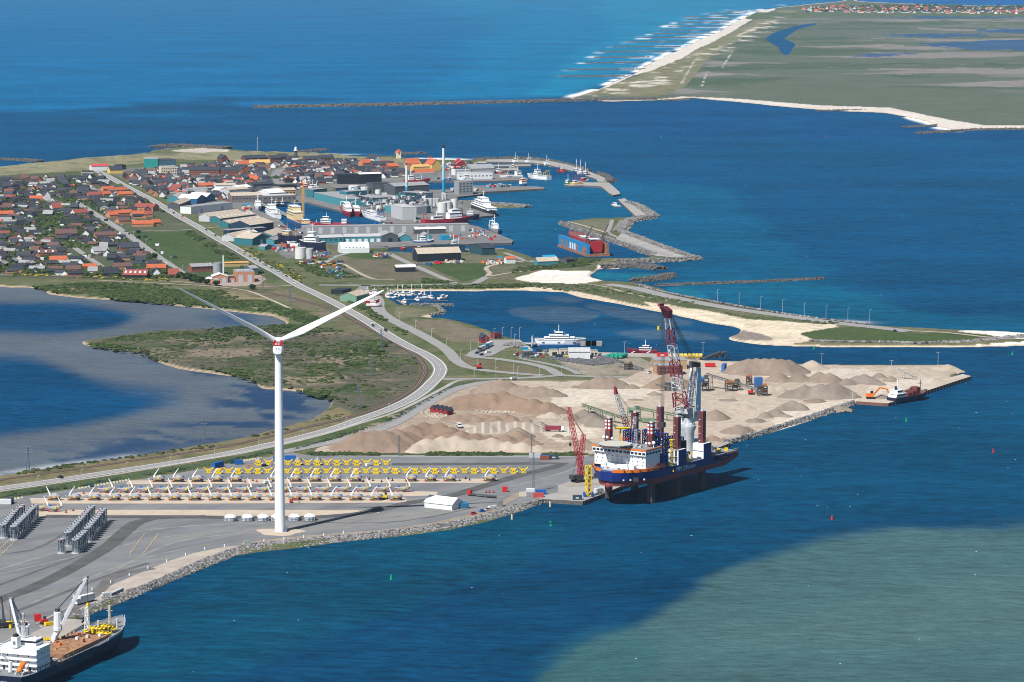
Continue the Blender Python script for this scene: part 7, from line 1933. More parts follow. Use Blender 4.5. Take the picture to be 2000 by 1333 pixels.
sd_=ship("old navy suction dredger with rust red hold gear at the gravel berth",ZD(1225,632),ZD(965,678),10,4.2,NAVY,DECKR,[(.02,.3,.85,4.2,7.2,wt,1),(.06,.22,.7,7.2,9.8,wt,1)],[(.17,9.8,18,wt),(.86,6,15,DKS)],name="dredger",wl=NAVY)
RUS=mat("rust_red_gear",(0.15,0.04,0.035),.7,var=.3)
Ld=(at(*ZD(1225,632),0)-at(*ZD(965,678),0)).length
for k,(u,w,h_)in enumerate(((.45,6,2.5),(.58,6,3),(.7,6,5.5))):MB().box((Ld*u,0,4.3),(Ld*.10,w,h_)).build("hopper_gear",RUS,sd_)
MB().lattice((Ld*.4,2,7),(Ld*.82,2,9),1.2,1.4,10,.14).build("conveyor_boom",RUS,sd_)
MB().cyl((Ld*.12,0,9.8),(Ld*.12,0,12.6),.9,.8,10).build("funnel",HBLACK,sd_)
a,b=at(*Z4(432,1010),0),at(*Z4(700,1105),0)
rz=math.atan2(b.y-a.y,b.x-a.x);Lk=(b-a).length
dk=thing("floating_dock","blue and rust floating dry dock holding a red ship","dry dock",a,rz)
DBL=mat("dock_blue",(0.015,0.20,0.42),.5,var=.2);DRU=mat("dock_rust",(0.28,0.12,0.07),.8,var=.4,scale=.3)
MB().box((Lk/2,12,-1),(Lk,26,3.6)).build("pontoon",DRU,dk)
MB().box((Lk/2,1.5,2.62),(Lk,3,10.5)).build("dock_wall",DBL,dk)
MB().box((Lk/2,22.5,2.62),(Lk,3,10.5)).build("dock_wall",DRU,dk)
for u,w,m in((.13,.08,DRU),(.30,.05,DRU),(.42,.05,P_WHITE),(.50,.05,P_WHITE),(.58,.04,P_WHITE),(.66,.05,DRU),(.90,.14,DRU)):
 MB().box((Lk*u,-.06,3.0),(Lk*w,.14,6.5)).build("hull_patch",m,dk)
r=MB()
for y in(.2,2.8,21.2,23.8):r.beam((0,y,14.2),(Lk,y,14.2),.15)
for k in range(15):
 for y in(.2,23.8):r.beam((Lk*k/14,y,13.1),(Lk*k/14,y,14.2),.12)
r.build("railing",DKS,dk)
for y,u in((1.5,.95),(22.5,.85)):
 q=MB();q.lattice((Lk*u,y,13.2),(Lk*u,y,22),2.6,1.6,4,.2);q.lattice((Lk*u,y,21),(Lk*u+3,y+5,33),1.3,.8,6,.15);q.build("dock_crane",DKS,dk)
rs_=ship("bright red ship hull standing inside the dry dock",(0,0),(1,1),15,9,HRED,DECKR,[(.05,.2,.6,9,12,DECKR),(.4,.6,.5,9,11,P_LGREY)],[],z0=0)if False else None
def ship_local(label,loc,rz,L,B,fb,hullm,deckm,houses,masts,**k):
 p0,p1=Vector(loc),Vector(loc)+Vector((math.cos(rz),math.sin(rz),0))*L
 s,bq=pix((p0.x,p0.y,p0.z)),pix((p1.x,p1.y,p1.z))
 return ship(label,bq,s,B,fb,hullm,deckm,houses,masts,z0=p0.z,**k)
c0=Vector((a.x,a.y,3.7))+Vector((-math.sin(rz),math.cos(rz),0))*12+Vector((math.cos(rz),math.sin(rz),0))*(Lk*.96)
ship_local("bright red ship hull standing inside the blue dry dock",c0,rz+math.pi,Lk*.9,15,11.5,HRED,DECKR,[(.04,.2,.7,11.5,13.5,DECKR),(.4,.55,.5,11.5,13,P_LGREY)],[(.5,13,18,DKS)],wl=HBLACK)
ship("small grey pontoon moored behind the middle mole",Z4(938,628),Z4(992,645),8,1.6,mat("grey_hull",(0,0,0)),P_LGREY,[(.55,.8,.5,1.6,4,wt)],[],cat="barge",name="barge",sheer=0,rail=False)
for i,(x,y,L,k)in enumerate([(605,588,60,1),(690,560,38,1),(720,565,40,1),(815,562,44,1),(850,555,28,0),(820,605,46,1),(860,588,40,1),(985,592,36,0),(1030,600,40,2),(700,625,40,1),(655,562,30,0),(585,585,34,0),(755,560,26,0),(640,558,26,0),(545,552,34,1)]):
 p=Z6(x,y);s=at(p[0],p[1],0)
 rz_=(0.9,-1.2,0.3,2.2)[i%4]
 ship_local(f"small white {'motor yacht' if k else 'sailing boat'} in the marina, {ORDN[i]} of those at the wooden jetties",s,rz_,7+L*.05+(4 if k==2 else 0),3+.3*k,1.3+.5*(k==2),HWHITE,P_CREAM,[(.3,.65,.7,1.3,2.6+k*.6,wt)],[(.5,2.5,11 if k==0 else 5,wt)],cat="boat",name="motor_yacht" if k else "sailing_boat",rail=False,wl=(HBLUE,HRED,NAVY)[i%3],group="boats in the small marina")
for i,(x,y,c,w)in enumerate([(345,545,HRED,"red hulled"),(410,553,HWHITE,"white"),(370,630,HRED,"red and white"),(385,660,HWHITE,"larger white")]):
 p=Z6(x-25,y);s=at(p[0],p[1],2.6)
 ship_local(f"{w} boat stored ashore beside the green boat club shed",s,.1,11+i,4,2.4,c,P_CREAM,[(.25,.6,.7,2.4,4.4,wt)],[(.45,4.4,7,wt)],cat="boat",name="motor_yacht",rail=False)
ribbon("jetty",[(788,585.5),(830,586.5),(875,587)],3,0.9,mat("jetty_boards",(0.22,0.18,0.14),.9));ribbon("jetty",[(776,586),(784,591),(792,596)],3,0.9,mat("jetty_boards",(0,0,0)))
HD=math.atan2(-.815,-.58)
JO=Vector((88.8,1935.6,0.0))
ju=thing("jack_up_vessel","blue jack-up installation vessel standing on six dark red legs at the quay","jack-up vessel",JO,HD)
def jsec(x,w0,w1,zb,zt):return[(x,-w0,zb),(x,w0,zb),(x,w1,zt),(x,-w1,zt)]
def jw(x):
 if x<30:return 19.5
 u=(x-30)/25
 return 19.5*max(0.05,(1-u**2.4))**.75
zb=lambda x:12.5 if x>-50 else 12.5+(-50-x)*.25
xs=[-66,-61,-55,-50,-30,0,28,34,39,44,48,51,53.5]
h=MB();h.loft([jsec(x,jw(x)*(1 if x<30 else.80),jw(x)*(1 if x<30 else.87),zb(x),15.7+max(0,zb(x)-12.5))for x in xs]);h.build("hull_bottom",ANTIF,ju)
h=MB();h.loft([jsec(x+(0.03*max(0,x-30)**1.2),jw(x)*(1.0 if x<30 else.875)+.02,jw(x)*(1.002 if x<30 else 1.04)+.02,15.72+max(0,zb(x)-12.5),20.0 if x<20 else 21.3)for x in xs]);h.build("hull",ROYAL,ju)
br=MB()
for s in(-1,1):
 br=MB()
 for xa,xb in zip(xs[6:],xs[7:]):
  f=lambda x:x+(0.03*max(0,x-30)**1.2)
  wa,wb=jw(xa)*1.04+.1,jw(xb)*1.04+.1
  br.loft([[(f(xa),s*wa,21.0),(f(xa),s*(wa-.5),21.0),(f(xa),s*(wa-.5),22.9),(f(xa),s*(wa+.15),22.9)],[(f(xb),s*wb,21.0),(f(xb),s*(wb-.5),21.0),(f(xb),s*(wb-.5),22.9),(f(xb),s*(wb+.15),22.9)]])
 br.build("bulwark",ORN,ju)
pt=MB()
for k in range(14):
 u=k/13;x=32+20*math.sin(u*math.pi);y=-19+38*u
for x in(33,38,43,47,50):
 for s in(-1,1):pt.box((x+.03*(x-30)**1.2+.15,s*(jw(x)*1.04+.25),21.7),(.9,.35,.6),-s*(.25+.06*(x-33)))
pt.build("fairlead",BLK,ju)
MB().ball((52,0,12.6),2.3,14,1.1).build("bulb",ANTIF,ju,True)
dk_=MB();dk_.box((-23,0,20.02),(84,38.2,.15));dk_.build("deck",DECKG,ju)
rb=MB()
for k in range(16):rb.box((-36-k*1.2,19.62,16.9),(.35,.35,3.0))
rb.build("hull_rib",NAVY,ju)
st=MB();st.box((-49,19.7,17.6),(8,.12,.7));st.box((-59,19.7,19.3),(13,.12,.7));st.build("hull_line",ORN,ju)
fo=bpy.data.curves.new("hull_lettering",'FONT');fo.body="MPI Offshore";fo.size=4.0;fo.extrude=.03;fo.materials.append(P_WHITE)
def lettering(c,par):
 o_=bpy.data.objects.new("text",c);COL.objects.link(o_);bpy.context.view_layer.update()
 me=bpy.data.meshes.new_from_object(o_.evaluated_get(bpy.context.evaluated_depsgraph_get()));bpy.data.objects.remove(o_)
 if not me.materials:me.materials.append(P_WHITE)
 o_=link(c.name,me,par);o_["kind"]="stuff";return o_
fo_o=lettering(fo,ju)
fo_o.matrix_local=Matrix(((-1,0,0,7),(0,0,1,19.6),(0,1,0,16.4),(0,0,0,1)))
dmk=MB()
for k in range(4):dmk.box((50.5-k*3.2,9.5+k*2.9,16.0),(.9,.9,.9),.8)
dmk.build("draft_mark",P_WHITE,ju)
an=MB();an.box((44.5,14.3,15.4),(3.0,3.0,2.4),-.8);an.box((46.2,-13.0,15.4),(3.0,3.0,2.4),.8);an.build("anchor_pocket",DRK,ju)
MB().loft([[(24,-18.6,20),(24,18.6,20),(24,18.6,30.5),(24,-18.6,30.5)],[(40,-18.6,22.5),(40,18.6,22.5),(40,18.6,30.5),(40,-18.6,30.5)]]).build("accommodation",WHT,ju)
MB().box((38.5,0,20.5),(9,24,4)).build("accommodation",WHT,ju)
MB().box((32.5,0,30.55),(17.5,38.6,3.0),0,1.01).build("wheelhouse",WHT,ju)
g=MB()
for k in range(14):
 y=-18+k*2.77
 g.box((41.35,y,31.3),(.12,2.0,1.3))
for k in range(5):g.box((26+k*3.3,19.42,31.3),(2.2,.12,1.3))
g.build("window",GLS,ju)
g=MB()
for r_ in range(3):
 for k in range(10):g.box((40.03,-16.6+k*3.7+random.uniform(-.6,.6),24.2+r_*2.1),(.1,.6,.7))
g.build("porthole",GLS,ju)
MB().box((32.5,0,33.6),(18.2,39.4,.85)).build("roof_band",ORN,ju)
MB().box((32.5,0,34.47),(17.4,38.4,.15)).build("roof",DECKG,ju)
hd=MB();hd.lathe([(9.9,36.2),(10.6,36.7),(10.6,36.95)],8,(43,-1.5,0));hd.build("helideck",mat("helideck_grey",(0.42,0.44,0.43),.7,var=.08),ju)
rg=MB()
for k in range(32):
 t0,t1=2*math.pi*k/32,2*math.pi*(k+1)/32
 rg.add([(43+r_*math.cos(t_),-1.5+r_*math.sin(t_),36.98)for r_,t_ in((4.8,t0),(5.8,t0),(5.8,t1),(4.8,t1))],[(0,1,2,3)])
rg.build("landing_circle",YEL,ju)
hs_=MB()
for x,y in((50,-9),(50,6),(42,-10),(42,8),(36,-8),(36,6)):hs_.beam((x,y,36.4),(40.5 if x>40 else 34,y*.8,30 if x>45 else 34.4),.45)
for x in(36,50):hs_.beam((x,-9,36.1),(x,6,36.1),.4)
hs_.build("helideck_truss",P_LGREY,ju)
for y,z,r_ in((-18.4,37.4,1.15),(-15.6,37.8,1.25),(-12.4,37.2,.9),(12.5,36.4,.9),(15.2,36.8,1.2),(17.8,37.3,1.2)):
 d_=MB();d_.ball((30,y,z),r_,12);d_.cyl((30,y,34.6),(30,y,z-.5),.3,None,8);d_.build("satellite_dome",WHT,ju,True)
mb=MB()
for k in range(16):mb.box((random.uniform(25,40),random.uniform(-14,14),34.6),(random.uniform(.6,2),random.uniform(.6,2),random.uniform(.6,2.2)))
mb.lattice((27,3,34.6),(27,3,44),2,1,5,.14);mb.build("roof_equipment",P_LGREY,ju)
mb=MB();mb.box((26,-19.3,21.8),(9,1.5,2.6));mb.build("lifeboat",ORN,ju)
mb=MB();mb.box((24,19.3,21.5),(9,1.8,2.8),0,.7);mb.build("lifeboat",mat("lifeboat_maroon",(0.30,0.05,0.04),.5),ju)
fk=MB()
for y in(-9,9):fk.cyl((46,y,21),(43,y*.8,27),.25,None,6)
fk.box((46,0,21.3),(8,12,.8));fk.box((48.5,-4,21.5),(2,2,1.6));fk.box((48.5,4,21.5),(2,2,1.6));fk.build("foredeck_winch",P_LGREY,ju)
for ix,x in enumerate((29,0,-29)):
 for y in(15.5,-15.5):
  MB().box((x,y,9),(3.4,3.4,40.3)).build("leg",LEGM,ju)
  MB().box((x,y,-4),(3.4,3.4,13)).build("leg_foot",mat("wet_leg",(0.085,0.065,0.065),.5,var=.3),ju)
  rk=MB()
  for s in(-1,1):
   rk.box((x+s*1.72,y,-3),(.16,.9,52));rk.box((x,y+s*1.72,-3),(.9,.16,52))
  rk.build("leg_rack",DRK,ju)
  pn=MB()
  for k in range(26):pn.box((x,y+1.83,2+k*1.8),(.7,.08,.6))
  pn.build("leg_hole",BLK,ju)
  MB().cyl((x,y,49.3),(x,y,50.4),1.1,.8,8).build("leg_cap",P_LGREY,ju)
  if ix==0:
   for k in range(3):MB().box((x,y,43+k*2.2),(3.46,3.46,1.2)).build("leg_stripe",WHT,ju)
   for k in range(3):MB().box((x,y,41.98+k*2.2),(3.44,3.44,1.0)).build("leg_stripe",RED,ju)
  else:
   q=MB()
   for k in range(6):q.box((x+1.75,y-.6,22+k*4.4),(.1,.9,.35))
   q.build("leg_mark",WHT,ju)
  if ix:
   MB().box((x,y,20.2),(9,8,9.2)).build("jack_house",WHT,ju)
   MB().box((x,y+(4.06 if y>0 else-4.06),20.2),(9.1,.12,9.3)).build("jack_house_side",ROYAL,ju)
   q=MB();q.box((x+4.55,y,24.6),(.1,7.4,.3));q.build("jack_house_seam",DRK,ju)
  else:
   MB().box((x-9,y+(2 if y>0 else-2),20.2),(7,4.6,8.5)).build("jack_house",ROYAL,ju)
for x in(-8,-11):MB().cyl((x,14,20),(x,14,33),1.3,None,12).build("funnel",BLK,ju)
def blue_rack(label,lx,ly,w,d,hh):
 p=Matrix.Translation(JO)@Matrix.Rotation(HD,4,'Z')@Vector((lx,ly,20.2))
 t=thing("blade_rack",label,"cargo frame",p,HD)
 m=MB()
 nx,nz=3,max(2,int(hh/3))
 for i in range(nx+1):
  for y in(-d/2,d/2):
   m.beam((-w/2+w*i/nx,y,0),(-w/2+w*i/nx,y,hh),.6)
 for k in range(nz+1):
  z=hh*k/nz
  for y in(-d/2,d/2):m.beam((-w/2,y,z),(w/2,y,z),.55)
  for x in(-w/2,w/2):m.beam((x,-d/2,z),(x,d/2,z),.4)
 for k in range(nz):
  for i in range(nx):
   for y in(-d/2,d/2):m.beam((-w/2+w*(i+k%2)/nx,y,hh*k/nz),(-w/2+w*(i+1-k%2)/nx,y,hh*(k+1)/nz),.42)
 m.build("frame",ROYAL,t)
 q=MB()
 for k in range(10):q.box((random.uniform(-w/2,w/2),random.choice((-1,1))*d/2,random.uniform(1,hh-1)),(.7,.5,.8))
 q.build("clamp",YEL,t)
 q=MB()
 for k in range(6):q.box((random.uniform(-w/2,w/2),random.choice((-1,1))*d/2*1.02,random.uniform(1,hh-2)),(.7,.4,1.0))
 q.build("bracket",WHT,t)
 return t
blue_rack("tall blue lattice rack on the vessel deck beside the front leg",14,11.5,9,7,20)
blue_rack("second blue lattice rack behind the tall one on the vessel deck",4,-1,8,7,20)
blue_rack("blue lattice rack by the far front legs of the vessel",18,-6,8,7,21)
blue_rack("low blue rack amidships near the white leg housing",-12,6,8,8,14)
p=Matrix.Translation(JO)@Matrix.Rotation(HD,4,'Z')@Vector((9,17.5,20.2))
t=thing("gangway_tower","bright yellow gangway tower upright on the vessel deck edge","gangway",p,HD)
MB().lattice((0,0,1),(0,0,16.5),1.3,1.3,8,.16).build("tower",YEL,t)
q=MB();q.beam((0,0,1),(3,3.2,-3),.5);q.box((0,0,16),(2.4,2.4,.5));q.box((0,0,9),(2.0,2.0,.3));q.box((0,0,4.5),(2.0,2.0,.3));q.box((0,0,12.5),(2.6,1.4,.3));q.build("platform",YEL,t)
p=Matrix.Translation(JO)@Matrix.Rotation(HD,4,'Z')@Vector((20,-13,20.2))
t=thing("lifting_yoke","yellow lifting yoke post with red hook behind the helideck","yoke",p,HD)
MB().beam((0,0,0),(0,0,22),1.0).build("post",YEL,t);MB().beam((-4,4,22),(4,-1,22.5),.9).build("arm",YEL,t)
q=MB()
for k in range(8):
 a0,a1=math.pi+k*math.pi/8,math.pi+(k+1)*math.pi/8
 q.beam((2+2.6*math.cos(a0),5,17+2.6*math.sin(a0)),(2+2.6*math.cos(a1),5,17+2.6*math.sin(a1)),.9)
q.build("cradle",RED,t)
q=MB()
for s in(-1,1):q.beam((2+s*4,5,0),(2+s*1,5,14),.6)
q.beam((-1,5,6),(5,5,6),.5);q.build("trestle",WHT,t)
mb=MB()
for k in range(150):
 mb.m=random.randrange(5)
 x,y=random.uniform(-63,22),random.uniform(-17,17)
 if abs(abs(y)-15.5)<4.5 and min(abs(x-q_)for q_ in(29,0,-29))<6:continue
 mb.box((x,y,20.18),(random.uniform(1,4),random.uniform(1,3),random.uniform(.8,3)),random.uniform(0,1.5))
mb.build("deck_equipment",[MGR,ROYAL,P_CREAM,DRK,YEL],ju)["kind"]="stuff"
sb_=MB();sb_.box((-58,-8,20.1),(7,7,6));sb_.build("stern_house",mat("pale_blue_house",(0.36,0.46,0.52),.5),ju)
q=MB()
for k in range(14):q.beam((-66+k*1.2,19,20),(-66+k*1.2,19,21.3),.15)
q.beam((-66,19,21.3),(-50,19,21.3),.15);q.build("stern_rail",P_LGREY,ju)
th=MB();th.cyl((-58,8,9.5),(-58,8,13),2.0,1.2,10);th.cyl((-58,-8,9.5),(-58,-8,13),2.0,1.2,10);th.build("thruster",DRK,ju)
PX,PY=-40,-3
MB().lathe([(5.0,20.1),(5.0,33),(6.2,36.2),(6.2,37.4)],24,(PX,PY,0)).build("crane_pedestal",mat("crane_white",(0.60,0.62,0.64),.45,var=.06),ju,True)
cr=bpy.data.objects.new("main_crane",None);COL.objects.link(cr);cr.parent=ju;cr.location=(PX,PY,37.4)
CW=mat("crane_white",(0,0,0));CRD=mat("crane_dark_red",(0.27,0.03,0.05),.5,var=.1);CSHADE=mat("crane_shade_blue",(0.30,0.47,0.60),.5,var=.06)
mb=MB();mb.lathe([(5.6,0.02),(5.6,1.2),(4.4,1.4),(4.4,5)],16);mb.box((-4,0,2),(9,8,6));mb.build("slew_house",CW,cr)
mb=MB();mb.box((3,0,8),(6,9.5,3.2));mb.box((-2,4.5,5),(4,2.2,4));mb.box((1.5,-4.5,4),(3,2,5));mb.build("winch_deck",P_LGREY,cr)
mb=MB()
for k in range(26):mb.box((random.uniform(-8,6),random.uniform(-5,5),random.uniform(5,12)),(random.uniform(.5,2.4),random.uniform(.5,2.4),random.uniform(.4,1.6)))
mb.build("machinery",MGR,cr)["kind"]="stuff"
foot=Vector((6.5,0,12.0));tip=Vector((22,0,70.0))
bm_=MB()
bm_.lattice(foot,foot.lerp(tip,.17),9.4,7.0,2,.45,2.5,4.2,side=(0,1,0),band=lambda i:1)
bm_.lattice(foot.lerp(tip,.17),foot.lerp(tip,1.0),6.8,3.4,14,.36,4.2,3.0,side=(0,1,0),band=lambda i:(0,0,0,1,1,1,0,0,0,1,1,1,0,0)[i])
bm_.build("boom",[CW,CRD],cr)
hd_=MB();dv=(tip-foot).normalized()
hd_.loft([[tuple(tip+Vector((-1.6,y,0)))for y in(-2.0,2.0)]+[tuple(tip+Vector((1.6,y,0)))for y in(2.0,-2.0)],[tuple(tip+dv*5+Vector((-2.6,y,0)))for y in(-2.4,2.4)]+[tuple(tip+dv*5+Vector((3.2,y,0)))for y in(2.4,-2.4)],[tuple(tip+dv*8+Vector((1.0,y,0)))for y in(-1.2,1.2)]+[tuple(tip+dv*8+Vector((6.5,y,0)))for y in(1.2,-1.2)]])
hd_.box((tip.x+8.5,0,tip.z+8.2),(5,1.6,1.6));hd_.build("boom_head",CRD,cr)
af=MB();top=Vector((-9.5,0,36))
for s in(-1,1):
 af.loft([[(-6.5-1.1,s*3.4-.9,7),(-6.5+1.1,s*3.4-.9,7),(-6.5+1.1,s*3.4+.9,7),(-6.5-1.1,s*3.4+.9,7)],[(top.x-.8,s*2.2-.7,top.z),(top.x+.8,s*2.2-.7,top.z),(top.x+.8,s*2.2+.7,top.z),(top.x-.8,s*2.2+.7,top.z)]])
af.build("back_mast",CW,cr)
pn=MB();pn.loft([[(-9.2,4.4,7.5),(-9.2,4.8,7.5),(-2.6,4.8,7.5),(-2.6,4.4,7.5)],[(-11.2,3.0,35.5),(-11.2,3.4,35.5),(-7.6,3.4,35.5),(-7.6,3.0,35.5)]])
pn.build("mast_panel",CSHADE,cr)  # mast side face; blue tone of its shade put into the colour
lt=MB();lt.lattice((-1.5,0,9),(-7.8,0,33),4.6,3.0,10,.26,1.4,1.2,side=(0,1,0));lt.build("mast_strut",CW,cr)
tp_=MB();tp_.box((-9.5,0,35.9),(3.2,6.5,2.4));tp_.cyl((-9,-3.6,38),(-9,3.6,38),1.2,None,10);tp_.build("mast_sheaves",DRK,cr)
rp=MB()
for k in range(7):
 y=-2.4+k*.8
 rp.cyl((-9.2,y,38),tuple(tip+dv*4.5+Vector((-1.2,y*.5,0))),.12,None,4,False)
for k in range(5):
 y=-1.2+k*.6
 rp.cyl(tuple(tip+dv*6+Vector((4.4,y,0))),(tip.x+6,y,5),.11,None,4,False)
rp.cyl((tip.x+10.5,0,tip.z+8),(tip.x+10.5,0,tip.z-4),.1,None,4,False);rp.build("hoist_rope",ROPE,cr)
hk=MB();hk.box((tip.x+10.5,0,tip.z-6.4),(1.6,1.2,2.4));hk.build("hook_block",YEL,cr)
hk=MB();hk.box((tip.x+6,0,2.4),(2.6,3.4,3.0));hk.build("hook_block",DRK,cr)
sc_=bpy.data.objects.new("deck_crane",None);COL.objects.link(sc_);sc_.parent=ju;sc_.location=(6,-13,20.1)
MB().lathe([(2.2,0.02),(2.2,12),(2.9,13.4)],16).build("crane_pedestal",CW,sc_,True)
mb=MB();mb.box((-1.5,0,13.42),(6.5,5,3.4));mb.build("slew_house",MGR,sc_)
mb=MB();mb.box((1.5,2.2,13.42),(2.6,2,2.4));mb.build("crane_cab",RED,sc_)
f2,t2=Vector((2.5,0,15)),Vector((19,0,44))
bm_=MB();bm_.lattice(f2,t2,3.0,1.8,14,.2,2.4,1.6,side=(0,1,0),band=lambda i:(0,0,0,1,1,1,1,0,0,0,0,0,0,0)[i]);bm_.build("boom",[CW,CRD],sc_)
d2=(t2-f2).normalized()
hd_=MB();hd_.loft([[tuple(t2+Vector((x,y,0)))for x,y in((-1.1,-1),(1.1,-1),(1.1,1),(-1.1,1))],[tuple(t2+d2*5.4+Vector((x-1.4,y,0)))for x,y in((-.5,-.6),(.5,-.6),(.5,.6),(-.5,.6))]]);hd_.build("boom_head",CRD,sc_)
mb=MB();mb.lattice((-1.5,0,16.8),(-2.8,0,27),2.2,1.4,5,.18);mb.build("back_mast",CW,sc_)
rp=MB()
for y in(-.6,0,.6):rp.cyl((-2.8,y,27),tuple(t2+d2*2+Vector((-1,y,0))),.09,None,4,False)
rp.build("luffing_rope",ROPE,sc_)
p=at(1131,941,2.45)
cc_=thing("crawler_crane","red lattice crawler crane with raised boom on the quay beside the vessel","crane",p,0.5)
for s in(-1,1):
 MB().box((0,s*2.9,0),(8.0,1.3,1.5),0,.92).build("track",BLK,cc_)
MB().box((0,0,1.0),(4,5,1.0)).build("carriage",DRK,cc_)
MB().box((-1.0,0,2.0),(7,3.4,2.4)).build("house",DRK,cc_)
MB().box((2.8,1.9,2.0),(2.2,1.4,2.4)).build("cab",RED,cc_)
MB().box((-5.2,0,2.0),(1.6,4.6,2.6)).build("counterweight",DRK,cc_)
CRR=mat("crane_red",(0.36,0.018,0.03),.5,var=.1)
inv=Matrix.Rotation(-.5,3,'Z')
f3,t3=Vector((2.4,0,3)),inv@Vector((-6.6,3,0))+Vector((0,0,46.5))
MB().lattice(f3,t3,2.6,2.2,20,.2,2.6,1.9,side=(0,1,0)).build("boom",CRR,cc_)
m3=inv@Vector((2.8,2,0))+Vector((0,0,29.5))
MB().lattice(Vector((0.2,0,4)),m3,2.2,2.4,11,.2,2.2,2.0,side=(0,1,0)).build("mast",CRR,cc_)
st_=inv@Vector((-2.2,3,0))+Vector((0,0,37))
q=MB();q.beam(m3,st_,.6);q.build("strut",mat("faded_red_bar",(0.33,0.12,0.10),.6),cc_)
rp=MB()
for y in(-.5,.5):
 rp.cyl(m3+Vector((0,y,0)),st_+Vector((0,y*.5,0)),.1,None,4,False);rp.cyl(st_+Vector((0,y*.5,0)),t3+Vector((0,y,0)),.09,None,4,False);rp.cyl(m3+Vector((0,y,0)),(-5,y,4),.1,None,4,False)
hx=t3+inv@Vector((1.0,-2.2,0))
rp.cyl(t3,(hx.x,hx.y,24.5),.1,None,4,False);rp.build("hoist_rope",ROPE,cc_)
q=MB();q.ball((hx.x,hx.y,23.5),.9,8,1.3);q.build("hook_block",BLK,cc_)
for k in range(6):MB().box((-12+k*4.6,-9-k*.4,0.02),(4.2,9,.3),-.4).build("timber_mat",mat("crane_mat_wood",(0.30,0.26,0.21),.9,var=.2),cc_)
yt=thing("yellow_lattice_tower","yellow lattice tower on blue feet at the quay edge by the vessel bow","lattice tower",at(1149,969.5,2.46),.45)
MB().lattice((0,0,.8),(0,0,19),2.7,2.7,7,.3).build("tower",YEL,yt)
for x,y in((-3,-1.2),(1.2,-3),(3.2,1.4),(-1.2,3)):MB().box((x,y,0),(1.3,1.3,2.2)).build("foot_block",BLUE,yt)
q=MB()
for k in range(7):q.box((0,-1.36,.9+k*2.6),(1.4,.1,1.5))
q.build("ladder_panel",DRK,yt)
q=MB();q.beam((-3,-1.2,.5),(3.2,1.4,.5),.5);q.beam((1.2,-3,.5),(-1.2,3,.5),.5);q.build("base_beam",YEL,yt)
CH=math.radians(70)
bowp=Vector((-193.5,1525,0));LC=114.0
co=bowp-Vector((math.cos(CH),math.sin(CH),0))*LC
cs=thing("cargo_ship","dark blue cargo ship with rusty brown hatch deck and white cranes at the near quay","cargo ship",co,CH)
S=hull_secs(LC,20,-1.5,8.0,3.2,.20,.06,1.12,22,.92)
h=MB();h.loft(S);h.build("hull",NAVY,cs)
d=MB()
for i in range(len(S)-1):
 q=[S[i][3],S[i][4],S[i+1][4],S[i+1][3]]
 d.add([(p_[0],p_[1]*.97,p_[2]+.05)for p_ in q],[(0,3,2,1)])
d.build("deck",DECKG,cs)
bw=MB()
for i in range(len(S)-1):
 if i<16:continue
 for k in(3,4):
  p_,q_=Vector(S[i][k]),Vector(S[i+1][k])
  bw.loft([[p_,p_+Vector((0,-.2 if k==3 else.2,1.3)),p_+Vector((0,0.1,1.3)),p_+Vector((0,.1,0))],[q_,q_+Vector((0,-.2 if k==3 else.2,1.3)),q_+Vector((0,.1,1.3)),q_+Vector((0,.1,0))]])
bw.build("bow_bulwark",P_LGREY,cs)
sr=MB()
RTAN=mat("tan_rail",(0.42,0.26,0.13),.7)
for k in range(34):
 x=8+k*2.4
 sr.beam((x,-9.75,8),(x,-9.75,9.8),.18)
sr.beam((8,-9.75,9.8),(88,-9.75,9.8),.22);sr.build("side_rail",DRK,cs)
fr_=MB()
for x0 in(33,39,45):
 fr_.beam((x0,-9.9,7.0),(x0,-9.9,9.9),.3);fr_.beam((x0+4.5,-9.9,7.0),(x0+4.5,-9.9,9.9),.3);fr_.beam((x0,-9.9,7.0),(x0+4.5,-9.9,7.0),.3)
fr_.build("rail_frame",RTAN,cs)
MB().box((66,.3,8.1),(46,17.6,1.9)).build("hatch_cover",DECKB,cs)
hl=MB()
for k in range(5):hl.box((46+k*9.6,.3,10.02),(.18,17.4,.08))
hl.build("hatch_joint",mat("hatch_joint_ochre",(0.34,0.19,0.06),.8),cs)
em=MB()
for k in range(26):
 t0,t1=2*math.pi*k/26,2*math.pi*(k+1)/26
 em.m=0
 em.add([(54+r_*math.cos(t_),-2+r_*math.sin(t_),10.05)for r_,t_ in((3.6,t0),(4.2,t0),(4.2,t1),(3.6,t1))],[(0,1,2,3)])
 em.m=1
 em.add([(54+r_*math.cos(t_),-2+r_*math.sin(t_),10.06)for r_,t_ in((2.7,t0),(3.5,t0),(3.5,t1),(2.7,t1))],[(0,1,2,3)])
em.build("deck_emblem",[mat("emblem_ochre",(0.50,0.25,0.03),.8),mat("emblem_green",(0.07,0.08,0.05),.8)],cs)
hold=MB();hold.box((37,.5,8.06),(9,15.5,.3));hold.build("open_hold",P_LGREY,cs)
hw=MB();hw.box((32,.5,8.1),(.8,17,3.2));hw.box((42.6,.5,8.1),(.6,17,1.8));hw.box((37,8.4,8.1),(10,.6,2.4));hw.build("hold_coaming",DECKB,cs)
ht=MB()
for k in range(9):ht.box((random.uniform(33.5,41),random.uniform(-6,6),8.36),(random.uniform(.5,1.5),random.uniform(.5,1.5),random.uniform(.3,1)))
ht.build("hold_gear",MGR,cs)["kind"]="stuff"
for k in range(12):
 q=MB();q.box((44+k*3.9,9.5,8.1),(.7,.7,2.6));q.build("deck_stanchion",RTAN,cs)
